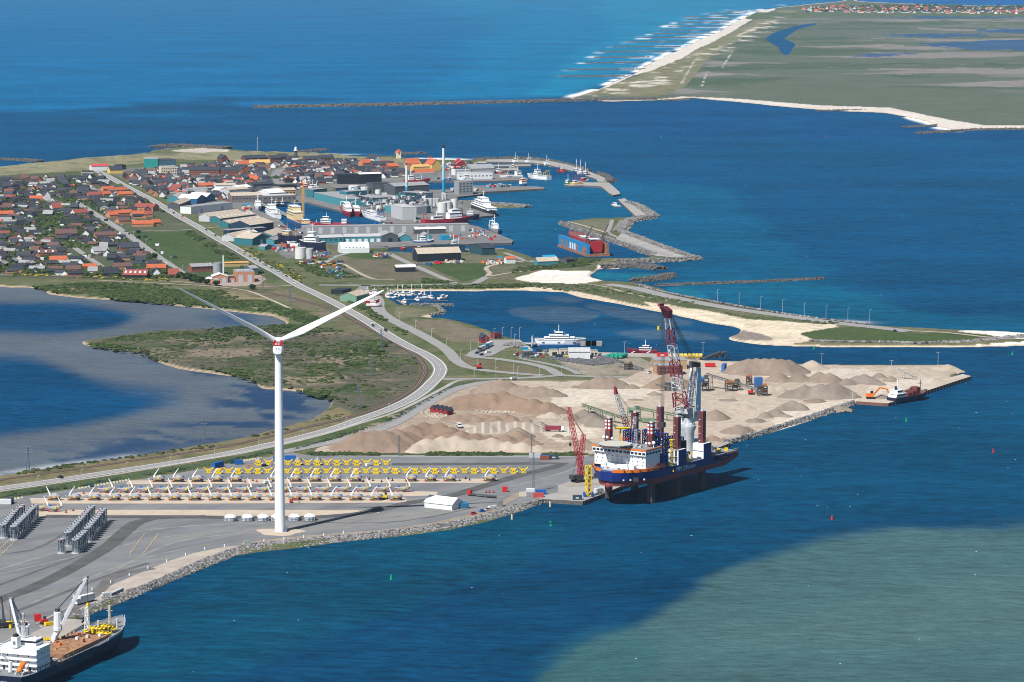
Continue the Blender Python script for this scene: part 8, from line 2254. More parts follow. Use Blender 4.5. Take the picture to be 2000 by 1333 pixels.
for x_,y_,m_,s_ in((60,3,ORN,1.3),(70,-4,TIM,1.6),(74,1,WHT,1.2),(79,-2,P_CREAM,1.4),(82,4,ORN,1.0),(84,-6,WHT,1.2),(49,5,TIM,1.2),(64,6,DRK,1.0)):
 MB().box((x_,y_,10.03),(s_*1.3,s_,s_)).build("deck_box",m_,cs)
MB().box((21,0,8.1),(13,19,10.4)).build("accommodation",WHT,cs)
for zz_ in(10.7,13.4,16.1):
 q=MB();q.box((20.4,0,zz_),(14.4,19.5,.22));q.build("deck_walkway",WHT,cs)
 q=MB();q.beam((13.3,-9.7,zz_+1.2),(13.3,9.7,zz_+1.2),.12);q.beam((13.3,-9.7,zz_+.7),(13.3,9.7,zz_+.7),.1)
 for k in range(9):q.beam((13.3,-9.7+k*2.42,zz_+.2),(13.3,-9.7+k*2.42,zz_+1.2),.1)
 q.build("walkway_rail",P_LGREY,cs)
MB().box((21.5,0,18.5),(11,20.5,.5)).build("bridge_deck",WHT,cs)
MB().box((23,0,19.02),(7,13,3.0)).build("wheelhouse",WHT,cs)
g=MB();g.box((23,0,20.4),(7.2,13.2,.9));g.build("bridge_window",GLS,cs)
g=MB()
for r_ in range(3):
 for k in range(7):
  if random.random()<.8:g.box((14.45,-8+k*2.7,9.3+r_*2.75),(.1,.6,.7))
 for k in range(4):g.box((16.5+k*2.9,-9.55,10.2+r_*2.8),(.6,.1,.7))
for k,y in enumerate((-6,4,7.5)):g.box((14.44,y,8.2+(k%2)*2.7),(.1,1.0,2.0))
g.build("porthole",GLS,cs)
MB().box((15.8,1.8,18.9),(3.4,3.2,5.0)).build("funnel",WHT,cs)
MB().box((15.8,1.8,23.9),(2.6,2.4,1.2),0,.6).build("funnel_top",BLK,cs)
MB().box((14.05,1.8,20.4),(.12,1.3,1.5)).build("funnel_mark",mat("grey_mark",(0.15,0.17,0.2),.5),cs)
ms_=MB();ms_.lattice((21,.5,22),(21,.5,33),1.6,.7,7,.14);ms_.beam((21,-3,27.5),(21,4,27.5),.3);ms_.beam((21,-2,30),(21,3,30),.25);ms_.ball((21,-2.4,28.4),.7,8);ms_.ball((21,3.4,28.2),.6,8);ms_.ball((21,.5,33.4),.6,8);ms_.build("radar_mast",P_LGREY,cs)
rl_=MB()
for x in(15.2,27):
 for y0,y1 in((-10,10),):
  rl_.beam((x,y0,20),(x,y1,20),.13)
for y in(-10,10):rl_.beam((15.2,y,20),(27,y,20),.13)
rl_.build("bridge_rail",WHT,cs)
lb=MB();lb.loft([[(4.0+dx,-5.6+1.25*math.cos(a_),zc+1.25*math.sin(a_))for a_ in[2*math.pi*k/10 for k in range(10)]]if r_ else[(4.0+dx,-5.6+.3*math.cos(a_),zc+.3*math.sin(a_))for a_ in[2*math.pi*k/10 for k in range(10)]]for dx,zc,r_ in((0,10.6,0),(.8,11.0,1),(5.2,13.2,1),(6.2,13.7,0))]);lb.build("lifeboat",ORN,cs)
lr=MB()
for y in(-7.3,-3.9):lr.beam((3.4,y,8.5),(11,y,13),.3);lr.beam((5,y,8),(5,y,10),.3);lr.beam((10.5,y,8),(10.5,y,12.6),.3)
lr.build("lifeboat_ramp",WHT,cs)
cl_=MB();cl_.cyl((9.5,1.5,8),(9.5,1.5,13.5),1.0,.9,10);cl_.beam((9.5,1.5,13.2),(6,4,17.5),.6);cl_.build("stores_crane",WHT,cs)
MB().box((7,7.5,8.1),(3.4,2,1.8)).build("rescue_boat",ORN,cs)
sw=MB()
for k in range(12):sw.box((random.uniform(1,12),random.uniform(-8,8),8.06),(random.uniform(.5,1.8),random.uniform(.5,1.8),random.uniform(.5,1.6)))
sw.build("mooring_winch",MGR,cs)["kind"]="stuff"
f_=bpy.data.curves.new("stern_name",'FONT');f_.body="PACIFIC TIMBERS\n      MAJURO";f_.size=1.35;f_.extrude=.03;f_.materials.append(P_WHITE)
fo_=lettering(f_,cs)
fo_.matrix_local=Matrix(((0,0,-1,S[0][3][0]-0.55),(-1,0,0,7.2),(0,1,0,5.6),(0,0,0,1)))
def ship_crane(x,y,boom_to,kink=True):
 c=bpy.data.objects.new("deck_crane",None);COL.objects.link(c);c.parent=cs;c.location=(x,y,8.05)
 if kink:
  m_=MB();m_.loft([[(-1.7,-1.3+1.8,0.02),(1.7,-1.3+1.8,0.02),(1.7,1.3+1.8,0.02),(-1.7,1.3+1.8,0.02)],[(-1.5,.6,3.4),(1.5,.6,3.4),(1.5,3.0,3.4),(-1.5,3.0,3.4)],[(-1.5,-1.3,6.6),(1.5,-1.3,6.6),(1.5,1.3,6.6),(-1.5,1.3,6.6)]]);m_.build("pedestal",CW,c)
 else:MB().box((0,0,.02),(3.2,3,6.6)).build("pedestal",CW,c)
 MB().lathe([(2.2,6.6),(2.2,8),(2.05,8.4),(1.8,15.4),(1.5,15.8)],10).build("slew_column",CW,c)
 q=MB();q.box((0,0,15.7),(2.0,1.6,1.4));q.cyl((0,-1,17),(0,1,17),.5,None,8);q.build("column_head",DRK,c)
 p0=Vector((0,0,9.6));p1=Vector(boom_to);d_=(p1-p0);hz_=Vector((d_.x,d_.y,0)).normalized();sd2=Vector((-hz_.y,hz_.x,0))
 p0=p0+hz_*1.8
 bm2=MB()
 for s in(-1,1):
  a_,b_=p0+sd2*(1.5*s),p1+sd2*(.75*s)
  u_=sd2.cross((b_-a_).normalized())
  bm2.loft([[a_-sd2*.55-u_*.7,a_+sd2*.55-u_*.7,a_+sd2*.55+u_*.7,a_-sd2*.55+u_*.7],[b_-sd2*.42-u_*.6,b_+sd2*.42-u_*.6,b_+sd2*.42+u_*.6,b_-sd2*.42+u_*.6]])
 for f in(.02,.5,.97):
  a_=p0.lerp(p1,f);bm2.beam(a_-sd2*1.3,a_+sd2*1.3,.7)
 bm2.build("boom",CW,c)
 q=MB();q.box(tuple(p1-Vector((0,0,.6))),(1.6,1.8,1.3));q.build("boom_head",MGR,c)
 rp_=MB()
 for s in(-.6,-.2,.2,.6):rp_.cyl(Vector((0,0,17))+sd2*s,p1+sd2*s,.08,None,4,False)
 hz0=p1.z-12.5
 for s in(-.5,.5):rp_.cyl(p1+sd2*s+hz_*.6,(p1+sd2*s*.5+hz_*.6)[:2]+(hz0,),.08,None,4,False)
 rp_.build("hoist_rope",ROPE,c)
 q=MB();e=p1+hz_*.6;q.box((e.x,e.y,hz0-1.6),(1.3,1.1,1.7));q.beam((e.x,e.y,hz0-3.4),(e.x,e.y,hz0-1.5),.4);q.build("hook_block",YEL,c)
R70=Matrix.Rotation(-CH,3,'Z')
v1=R70@Vector((13.5,4,0));ship_crane(70,9.2,(v1.x,v1.y,31.5))
v2=R70@Vector((-6.5,2,0));ship_crane(38,9.2,(v2.x,v2.y,28.0),False)
q=MB();q.lattice((95,6.5,9.5),(95,6.5,21),2.0,1.3,6,.25);q.build("lattice_post",WHT,cs)
q=MB();q.lattice((106,0,10.5),(106,0,20),1.0,.7,6,.2);q.beam((106,-1.6,17.5),(106,1.6,17.5),.25);q.build("foremast",P_CREAM,cs)
for x,y in((97,1.5),(104,-5)):MB().cyl((x,y,9.5),(x,y,14.5),.6,.7,10).build("vent_pipe",P_LGREY,cs)
MB().cyl((93,8.3,14),(100,7.5,15.5),.5,None,8).build("derrick_boom",BLK,cs)
fd=MB()
for k in range(24):fd.box((random.uniform(93,110),random.uniform(-5.5,5.5),9.4+.12*1),(random.uniform(.5,2),random.uniform(.5,2),random.uniform(.6,1.8)))
fd.build("foredeck_gear",MGR,cs)["kind"]="stuff"
Mcs=Matrix.Translation(co)@Matrix.Rotation(CH,4,'Z')
for i,(x,y,z,rz_)in enumerate([(89,-5,10.05,.2),(91.5,-1.5,10.05,.2),(94.5,1,10.6,.25),(96,-4.5,10.6,.15),(99,-2,11,.1),(88.5,.5,10.05,.3)]):
 p=Mcs@Vector((x,y,z))
 t=thing("blade_clamp",f"yellow pipe clamp frame on the cargo ship foredeck, {ORDN[i]} from the hatch","clamp frame",p,CH+rz_+1.3,"yellow clamps on the cargo ship")
 q=MB();q.beam((-4,0,.5),(3.2,0,.5),.6);q.beam((3.2,0,.5),(4.6,0,1.6),.6);q.beam((-4,0,.5),(-5,0,1.3),.6);q.beam((-4,1.4,.5),(3.6,1.4,.9),.5);q.build("rail",YEL,t)
 q=MB()
 for k in range(4):q.box((-3+k*2,.7,.3),(.6,2.2,1.2))
 q.build("clamp",YEL,t)
for i,(x,y,L)in enumerate([(105,1251,9),(88,1252.5,7),(93,1265.5,5)]):
 t=thing("blade_clamp",f"yellow clamp frame lying on the pale quay by the ship, {ORDN[i]} from the crane foot","clamp frame",at(x,y,2.5),.1+i*.25)
 q=MB();q.beam((-L/2,0,.4),(L/2,.3,.5),.55);q.beam((-L/2,1,.4),(L/2,1,.4),.45);q.build("rail",YEL,t)
 q=MB()
 for k in range(5):q.box((-L/2+k*L/5+.5,.5,.3),(.5,1.4,1.3 if k%2 else.9))
 q.beam((-L/2+.5,0,.5),(-L/2,0,2.2),.45);q.build("clamp",YEL,t)
p=at(8,1226,2.5)
mc=thing("mobile_crane","black mobile crane with upright boom at the picture edge lifting a yellow frame","crane",p,.1)
MB().box((0,0,.9),(7.5,2.8,1.5)).build("carrier",BLK,mc)
for x in(-2.6,0,2.6):
 for s in(-1,1):MB().cyl((x,s*1.2,.65),(x,s*1.6,.65),.65,None,10).build("wheel",BLK,mc)
MB().box((-.8,0,2.4),(3.4,2.4,1.7)).build("cab",DRK,mc)
q=MB();q.loft([[(-.6,-.6,3),(.6,-.6,3),(.6,.6,3),(-.6,.6,3)],[(-1.2,-.35,14.5),(-.5,-.35,14.5),(-.5,.35,14.5),(-1.2,.35,14.5)]]);q.build("boom",DRK,mc)
q=MB();q.beam((-.9,0,14.4),(-1.3,0,15.6),.7);q.build("boom_head",DRK,mc)
q=MB();q.cyl((-1,0,15),(5,1,3.4),.09,None,4,False);q.cyl((-1,0,15),(-5,1,3),.09,None,4,False);q.build("guy_rope",mat("orange_rope",(0.4,0.08,0.03),.8),mc)
t=thing("blade_clamp","long yellow frame slung beside the black mobile crane","clamp frame",at(18,1221,2.5),.12)
q=MB();q.beam((-9,0,1.2),(6,0,1.2),.7);q.beam((6,0,1.2),(8.2,0,2.3),.7);q.beam((-9,1.3,1.2),(5,1.3,1.2),.6);q.build("rail",YEL,t)
q=MB()
for x in(-7,-3,1,4):q.box((x,.6,0),(.7,1.8,2.1))
q.beam((4,0,1.2),(5,0,3.6),.5);q.build("clamp",YEL,t)
def car_proto(bm_,kind):
 t=thing("parked_car" if kind==0 else "van","x","car" if kind==0 else "van")
 w,hh=1.8,(0.75 if kind==0 else 1.7)
 L=4.3 if kind==0 else 5.6
 b=MB();b.loft([[(-L/2,-w/2,.35),(-L/2,w/2,.35),(-L/2+.1,w/2,.35+hh),(-L/2+.1,-w/2,.35+hh)],[(L/2,-w/2,.35),(L/2,w/2,.35),(L/2-.25,w/2,.3+hh*.85),(L/2-.25,-w/2,.3+hh*.85)]]);b.build("body",bm_,t)
 c=MB();c.box((-.2 if kind==0 else L*.3,0,.35+hh*(1 if kind==0 else.45)),(2.2 if kind==0 else 1.5,1.6 if kind==0 else 1.84,.6),0,.8);c.build("glasshouse",GLS,t)
 if kind==0:MB().box((-.25,0,1.66),(1.6,1.25,.06)).build("roof",bm_,t)
 for x in(-L*.3,L*.3):
  for s in(-1,1):MB().cyl((x,s*.75,.34),(x,s*.95,.34),.34,None,8).build("wheel",BLK,t)
 return t
CARC={"white":P_WHITE,"black":P_BLACK,"dark blue":P_NAVY,"red":RED,"silver":P_LGREY,"yellow":YEL,"blue":BLUE}
_cp={}
def car(c,kind,p,q,label,z=2.4):
 a=at(p[0],p[1],z);rz_=head(p,q)[0]
 if(c,kind)not in _cp:o=_cp[c,kind]=car_proto(CARC[c],kind)
 else:o=copy_tree(_cp[c,kind])
 o.location=a;o.rotation_euler=(0,0,rz_);o["label"]=label
 return o
HW=(1,-.56)
def onr(x,y,c,k,label,dx=10,dy=6,z=2.25):car(c,k,(x,y),(x+dx,y+dy),label,z)
for x,y,c,k,l_ in[(118,934,"black",0,"black car on the highway above the lagoon end of the yard"),(403,450,"black",0,"black car on the highway near the white warehouse"),(416,458,"white",0,"white car on the highway by the field top"),(421,461.5,"dark blue",0,"dark car closely behind a white car on the highway"),(508,511,"black",0,"black car on the highway beside the heating plant"),(573,553,"white",0,"white car on the highway at the junction island"),(725.5,631,"white",0,"white car first of three on the highway by the blade tip"),(728.5,637.5,"black",0,"black car of three on the highway by the blade tip"),(734.5,636.5,"silver",0,"silver car of three on the highway by the blade tip"),(753.5,647,"black",1,"black van on the highway beside the meadow"),(339.5,417,"black",0,"black car on the highway passing the school"),(356.5,424,"red",0,"red car on the highway passing the school"),(169,408,"dark blue",0,"dark car on the main street below the crossroads home"),(252,458,"black",0,"black car on the main street at the field corner"),(281,487,"black",0,"black car on the main street beside the field"),(300,497,"dark blue",0,"dark blue car lower on the main street"),(141,481,"black",0,"black car at the top of the lower street")]:
 onr(x,y,c,k,l_,-10 if x<300 else 10,-1.5 if x<150 and y>900 else 6)
onr(1622,631,"black",0,"black car on the spit road before the green",10,1.6,2.4)
onr(1748,648,"dark blue",0,"dark blue car parked at the end of the spit road",10,1.6,2.4)
for x,y,c,k,l_ in[(925,1005.5,"red",0,"red car parked along the revetment track"),(953,997.5,"silver",0,"silver car parked by the revetment track"),(961.6,994.5,"white",1,"white van parked by the dark generator cabinet"),(942,1000.5,"blue",0,"blue car between the red and silver cars"),(721.6,910.5,"white",1,"white van between the two yellow frame rows"),(523,944.5,"white",1,"white van beside the turbine tower in the back row"),(516.8,911.5,"black",0,"black car in front of the short yellow row"),(1269,729,"white",0,"white car by the brick workshop"),(1003,741.5,"white",1,"white van on the port road behind the pinkish heap"),(97,1222.5,"yellow",1,"yellow van on the near quay"),(814,519,"silver",0,"silver car on the road beside the black hall"),(953,690,"white",1,"white van waiting on the ferry apron"),(932,691,"black",0,"black car first in the ferry queue"),(941,694.5,"black",0,"black car beside the ferry queue"),(1160,699.5,"white",0,"white car right of the white tent hall"),(1170,695,"silver",0,"silver car behind the white car by the tent hall"),(1008,694,"white",0,"white car beside the grey site office")]:
 onr(x,y,c,k,l_,10,-1.5)
cq=list(CARC)
for i in range(12):
 u=i/11
 onr(545+45*u,442+15*u,cq[i%5],i%4==3,f"{cq[i % 5]} {'van' if i % 4 == 3 else 'car'} on the dredger quay, {ORDN[i]} from the north",3,9,2.3)
for i in range(22):
 x,y=588+(i%11)*8+random.uniform(-1,1),512.5+(i//11)*4+random.uniform(-.6,.6)
 onr(x,y,cq[(i*3)%7],0,f"{cq[(i * 3) % 7]} car on the rough car park, {ORDN[i % 11]} in the {'back' if i < 11 else 'front'} line",10,random.uniform(-2,2))
def truck(label,p,q,cab,trailer,L=12,h=3.4,low=False):
 t=thing("truck",label,"truck",at(p[0],p[1],2.4),head(p,q)[0])
 MB().box((L/2+1.4,0,.6),(2.2,2.5,2.8),0,.94).build("cab",cab,t);MB().box((L/2+2.3,0,2.1),(.5,2.3,.8)).build("windscreen",GLS,t)
 MB().box((0,0,.9),(L,2.5,.5 if low else h-.4)).build("trailer",trailer,t)
 for x in(-L*.4,-L*.3,-L*.2,L*.42,L/2+1.6):
  for s in(-1,1):MB().cyl((x,s*.9,.5),(x,s*1.25,.5),.5,None,8).build("wheel",BLK,t)
 return t
truck("white articulated truck with long trailer beside the ship crane boom",(168,1177.5),(120,1190),P_WHITE,P_WHITE,11,3.8)
truck("truck with pale trailer last in the ferry queue",(957,677),(930,686),P_WHITE,P_WHITE,9)
truck("truck with blue trailer in the ferry queue",(950,681),(925,690),P_WHITE,AQUA,9)
truck("truck with white and dark trailer leading the ferry queue",(941,685.5),(916,694),P_DGREY,P_LGREY,7)
truck("red and black low loader truck on the yard",(945,971),(921,968.5),RED,P_DGREY,17,2,True)
truck("red tipper truck with white cab on the gravel ground",(1080,842),(1105,842.5),P_WHITE,mat("tipper_red",(0.22,0.03,0.05),.5),11,3)
truck("white tipper truck among the gravel heaps",(896,834),(902,840),P_WHITE,P_LGREY,5,2.6)
def machine(label,px,py,col,rz=0.0,arm=True,s=1.0,name="excavator",z=2.4):
 t=thing(name,label,name.replace("_"," "),at(px,py,z),rz);t.scale=(s,s,s)
 for k in(-1,1):MB().box((0,k*1.2,0),(3.8,.6,.9),0,.9).build("track",BLK,t)
 MB().box((-.3,0,1.0),(3.6,2.5,1.3)).build("body",col,t);MB().box((.7,.8,2.3),(1.3,1.0,1.2)).build("cab",GLS,t)
 if arm:
  q=MB();q.beam((1.2,-.3,1.8),(4.2,-.3,5.2),.6);q.beam((4.2,-.3,5.2),(7.6,-.3,4.6),.5);q.build("boom",col,t)
  q=MB();q.beam((7.6,-.3,4.6),(8.6,-.3,.9),.45);q.build("stick",col,t);MB().box((8.5,-.3,.2),(1.0,1.2,.9)).build("bucket",DRK,t)
 return t
machine("orange excavator on the rust red loading berth",1700,779,ORN,0,True,1.6)
machine("red tractor unit beside the near quay container",86.5,1218.5,RED,.6,False,1.0,"forklift")
machine("small red forklift in front of the nacelle rows",569,982.5,RED,0,True,.55,"forklift")
machine("yellow wheel loader next to the last front nacelle",751,975,YEL,0,False,1.1,"wheel_loader")
machine("red and white loader on the port approach road",936,720,RED,0,False,1.2,"wheel_loader")
machine("red wheel loader below the blue cabin of the plant",1467,770,RED,0,False,1.1,"wheel_loader")
machine("dark wheel loader with yellow arm on the inlet quay",1107,698,YEL,0,True,.7,"wheel_loader")
for i,(x,y)in enumerate([(1030,690),(1040,693.5),(1052,688)]):container(f"{('blue', 'dark blue', 'navy')[i]} container in the inlet quay store, {ORDN[i]} from the ferry ramp",x,y-i%2*3,5,(AQUA,BLUE,P_NAVY)[i],.1)
container("bright blue container by the ferry basin",1025,685,5,AQUA,.1);container("dark blue container beside the white tent hall",1092,699.5,6,P_NAVY,.05)
container("red banner container on the inlet quay by the crane boom",1294,697.5,9,RED,0,h=3.2,logo=WHT)
container("long red container behind the crane hook ropes",1387,716.5,8,RED,0)
container("rusty blue hopper bin between two gravel heaps",1414,726,6,mat("plant_blue",(0,0,0)),1.2,h=6)
container("tall blue cabin of the screening plant",1481,756,6,mat("plant_blue",(0,0,0)),.2,h=7)
container("long pale green container under the green crusher",1266,825.5,9,mat("green_plant_steel",(0,0,0)),0,h=3)
container("blue container on the sandy field by the red roofed hut",977,506,6,AQUA,0)
for i in range(4):
 t=thing("storage_tank",f"green horizontal tank lying on the inlet quay, {ORDN[i]} from the tent hall","tank",at(*ZA(1300+i*38,275),2.4),1.05,"green tanks on the inlet quay")
 MB().cyl((0,0,1.9),(11,0,1.9),1.5,None,14).build("shell",mat("tank_green",(0.02,0.30,0.20),.5,var=.1),t)
 for x in(2,9):MB().box((x,0,0),(.6,2.8,.9)).build("saddle",P_LGREY,t)
for i in range(9):
 x,y=ZC(662+i*38,718)
 t=thing("steel_drum",f"{'tan' if i < 3 else 'yellow'} steel drum on the inlet quay edge, {ORDN[i]} from the red banner","drum",at(x,y,2.4),0,"drums on the inlet quay")
 MB().cyl((-1.1,0,2),(1.1,0,2),1.9,None,12).build("shell",CREAMS if i<3 else HYEL,t);MB().cyl((1.11,0,2),(1.3,0,2),2.05,None,12).build("end_ring",mat("rust_ring",(0.25,.13,.05),.7),t)
for i in range(2):
 t=thing("ramp",f"dark steel ramp at the end of the inlet quay, {('western', 'eastern')[i]} one","ramp",at(1373+i*12,702-i*1,2.4),.5)
 MB().loft([[(0,-2,0),(0,2,0),(0,2,1),(0,-2,1)],[(16,-2,4.2),(16,2,4.2),(16,2,5.2),(16,-2,5.2)]]).build("deck",DRK,t);MB().box((14,0,0),(1,3.6,4)).build("support",DKS,t)
def bridge(label,p,q,w):
 a_,b_=at(p[0],p[1],2.6),at(q[0],q[1],2.6);t=thing("link_span",label,"ramp",a_,head(p,q)[0]);L=(b_-a_).length
 MB().box((L/2,0,-.3),(L,w,.5)).build("deck",P_LGREY,t)
 q_=MB()
 for s in(-1,1):q_.box((L*.8,s*w*.6,-2),(.9,.9,8))
 q_.beam((L*.8,-w*.6,6),(L*.8,w*.6,6),.5);q_.build("lift_gantry",P_LGREY,t)
bridge("ferry link span with lifting gantry at the berth",ZA(500,140),ZA(668,142),7)
for i,x in enumerate((1092,1140,1190)):tag(MB().box((0,0,-2),(9,6,5.5)).build("dolphin",mat("concrete_dolphin",(0.27,0.25,0.23),.9,var=.25)),f"square concrete berthing dolphin behind the ferry, {ORDN[i]} from its stern","dolphin").location=at(*ZA(x+15,160),0)
def pylon(label,px,py,h,m=GALV,arms=True,w=2.0,name="pylon",cat="pylon",z=2.2):
 t=thing(name,label,cat,at(px,py,z));MB().lattice((0,0,0),(0,0,h),w,.5,max(5,int(h/2)),.13).build("tower",m,t)
 if arms:
  q=MB()
  for k,zz in enumerate((h*.72,h*.86,h*.98)):q.beam((-2.4+.5*k,0,zz),(2.4-.5*k,0,zz),.25)
  q.build("cross_arm",m,t)
for x,y,h,l_ in[(55,920,16,"lattice pylon at the lagoon shore by the picture edge"),(399,863,17,"lattice pylon standing at the lagoon shore left of the turbine"),(701,798,17,"lattice pylon at the end of the lagoon beach"),(725,735,16,"lattice pylon on the scrub inside the railway bend"),(744.5,679,15,"lattice pylon beside the railway near the meadow"),(646,631,15,"lattice pylon between railway and highway near the blade"),(566,591,15,"lattice pylon below the highway junction"),(513,567,15,"reddish lattice pylon in front of the heating plant")]:
 pylon(l_,x,y,h,mat("rusty_galv",(0.25,0.16,0.14),.6)if "reddish" in l_ else GALV)
pylon("tall lattice lamp mast by the quay office boxes",1042,962,25,GALV,True,1.6,"lamp_mast","lamp mast")
pylon("slim lattice mast at the hedge behind the yellow rows",779.5,891.5,14,GALV,False,.7,"lamp_mast","lamp mast")
pylon("slim lattice mast at the hedge by the silver container",1038,890.5,14,GALV,False,.7,"lamp_mast","lamp mast")
pylon("radar lattice mast on the town dunes",503,296,22,P_LGREY,False,1.6,"radio_mast","mast")
def lamps(rowname,pts,h,grp,two=False):
 m_=MB();m_.cyl((0,0,0),(0,0,h),.17,.1,6);m_.beam((-1.2 if two else 0,0,h),(1.4,0,h),.16);m_.box((1.2,0,h-.1),(.8,.4,.2))
 if two:m_.box((-1.2,0,h-.1),(.8,.4,.2))
 me=m_.mesh("lamp_post",P_LGREY)
 for i,p in enumerate(pts):
  o=link("lamp_post",me);o.location=at(p[0],p[1],2.2);o.rotation_euler=(0,0,random.uniform(-.5,.5))
  tag(o,f"grey lamp post along {rowname}, {ORDN[i]} from the town side","lamp post",grp)
def along(pts,n):
 P=[Vector((p[0],p[1],0))for p in pts];t_=(np.arange(n)+.5)/n;r_=poly_pt(P,t_);return[(a_[0],a_[1])for a_ in r_]
lamps("the ferry approach road",along([(735,600),(760,618),(795,636),(836,656),(880,686),(900,704),(960,722),(1020,730)],9),8,"lamps of the ferry approach road")
lamps("the port road below the ferry",along([(905,738),(990,737.5),(1055,735),(1160,734)],6),8,"lamps of the port road")
lamps("the ferry apron",along([(912,690),(935,677),(970,660),(1015,661),(1000,682)],8),9,"lamps of the ferry apron")
lamps("the spit road",along([(1380,588),(1420,594),(1470,603),(1595,622),(1630,626),(1720,634)],8),12,"masts of the spit road")
lamps("the main street of the estate",along([(150,394),(190,417),(250,456),(312,500),(368,540)],9),7,"lamps of the main street")
lamps("the bike path beside the highway",along([(30,958),(210,930),(420,896),(600,858),(700,829),(800,793)],9),7,"lamps of the bike path")
lamps("the gravel port shore",[(1605,716),(1741,729),(1832,713),(1665,780),(1220,692),(1373,693)],10,"light masts of the gravel port",True)
wm=MB().box((0,0,0),(.5,.5,1.5)).mesh("marker_post",WHT)
for i,(x,y)in enumerate(along([(690,1040),(640,1046),(500,1060),(455,1066),(405,1073),(348,1090),(276,1116),(202,1145),(125,1174)],15)):
 o=link("marker_post",wm);o.location=at(x,y,2.4);tag(o,f"small white marker post along the revetment edge of the yard, {ORDN[i]} from the vessel quay","marker post","marker posts of the yard edge")
def fence(label,pts,h=2.3,step=4.0):
 P=resample([at(p[0],p[1],2.1)for p in pts],step);o_=P[0].copy();t=thing("fence",label,"fence",o_)
 q=MB()
 for p in P:q.beam(p-o_,p-o_+Vector((0,0,h)),.16)
 q.build("post",GALV,t)["kind"]="stuff"
 q=MB()
 for z in(.4,1.2,h-.1):
  for a_,b_ in zip(P,P[1:]):q.cyl(a_-o_+Vector((0,0,z)),b_-o_+Vector((0,0,z)),.05,None,3,False)
 q.build("wire_rail",GALV,t)
fence("grey wire fence between the yard and the highway verge",[(0,974),(100,959),(210,941),(330,922),(415,908),(470,897),(535,885)])
fence("grey wire fence beside the gravel port access road",[(575,879),(656,857),(756,828),(834,784),(886,757),(930,746)])
fence("wire fence around the inlet quay store",[(988,697),(1050,706),(1096,714),(1130,727)])
def buoy(label,px,py,m,h=4.2,shape=0):
 t=thing("buoy",label,"buoy",at(px,py,0));t.scale=(.72,.72,.72);MB().lathe([(1.0,-.6),(1.1,.7),(.5,1.0)],10).build("float",m,t)
 if shape==0:MB().lathe([(.9,.9),(.35,h)],8).build("cone",m,t)
 else:MB().cyl((0,0,.9),(0,0,h),.3,.25,8).build("spar",m,t);MB().box((-.5,0,h-.5),(1.6,.6,.7)).build("top_mark",m,t)
BG=mat("buoy_green",(0.0,0.34,0.12),.5,var=0);BR=mat("buoy_red",(0.5,0.02,0.03),.5,var=0)
for x,y,m,l_ in[(764,1133,BG,"green conical buoy in open water below the yard"),(1770,824,BG,"green conical buoy off the loading berth"),(1977,694,BG,"green buoy off the tip of the spit"),(1590,683,BG,"green buoy in the inlet below the spit"),(1291,269,BG,"far green buoy in the channel below the long breakwater"),(1940,885,BR,"red buoy far out on the right of the silt edge"),(1625,1016,BR,"red buoy beside the edge of the silty water"),(1614,269,BR,"far red buoy in front of the sandy bay")]:buoy(l_,x,y,m)
buoy("leaning green and white spar buoy off the quay corner",1076,1028,BG,4,1)
for x,y,l_ in[(1000,1015,"pale mooring pile in the water west of the quay"),(1074.5,990,"pale mooring pile close to the quay corner")]:
 t=thing("mooring_pile",l_,"mooring pile",at(x,y,0));MB().cyl((0,0,-2),(0,0,3.4),.6,None,8).build("pile",CREAMS,t);MB().cyl((0,0,3.42),(0,0,4),.65,None,8).build("cap",DKS,t)
for i,(x,y,r_)in enumerate([(374,549,4.5),(383,552,4.2),(392,554,4.0),(404,556,3.4),(423,558.5,3.2),(365,546,4),(493,566,3),(352,543,3.5),(178,421,3.2),(302,505,3.2)]):
 t=thing("tree",f"dark rounded tree, {ORDN[i]} along the town edge near the heating plant","tree",at(x,y,2.0))
 MB().cyl((0,0,-.3),(0,0,r_*.9),.35,.22,6).build("trunk",TIM,t)
 n_=70;P_=rng.normal(size=(n_,3));P_/=np.linalg.norm(P_,axis=1)[:,None];P_*=(rng.random((n_,1))**.33)*np.array((r_,r_,r_*.62));P_[:,2]+=r_*1.0
 cl=np.concatenate([np.array(GR)[rng.integers(0,3,n_)]*.8,np.ones((n_,1))],1)
 scatter("crown",P_,np.full(n_,r_*.28),M_SCRUB,.8,.5,parent=t,kind=None,cols=cl)
def clutter(name,areas,pal,z=2.35):
 m_=MB()
 for poly,n_,s0,s1 in areas:
  w_=[at(p[0],p[1],z)for p in poly];wp=[(q_.x,q_.y)for q_ in w_];k=0
  while k<n_:
   x,y=random.uniform(min(a_[0]for a_ in wp),max(a_[0]for a_ in wp)),random.uniform(min(a_[1]for a_ in wp),max(a_[1]for a_ in wp))
   if inpoly(np.array([x]),np.array([y]),wp)[0]and not blocked(x,y,1):
    m_.m=random.randrange(len(pal));m_.box((x,y,z),(random.uniform(s0,s1),random.uniform(s0,s1)*.6,random.uniform(.6,s1*.5)),random.uniform(0,3.1));
   k+=1
 m_.build(name,pal)["kind"]="stuff"
zz=lambda Z_,*p:[Z_(*q)for q in p]
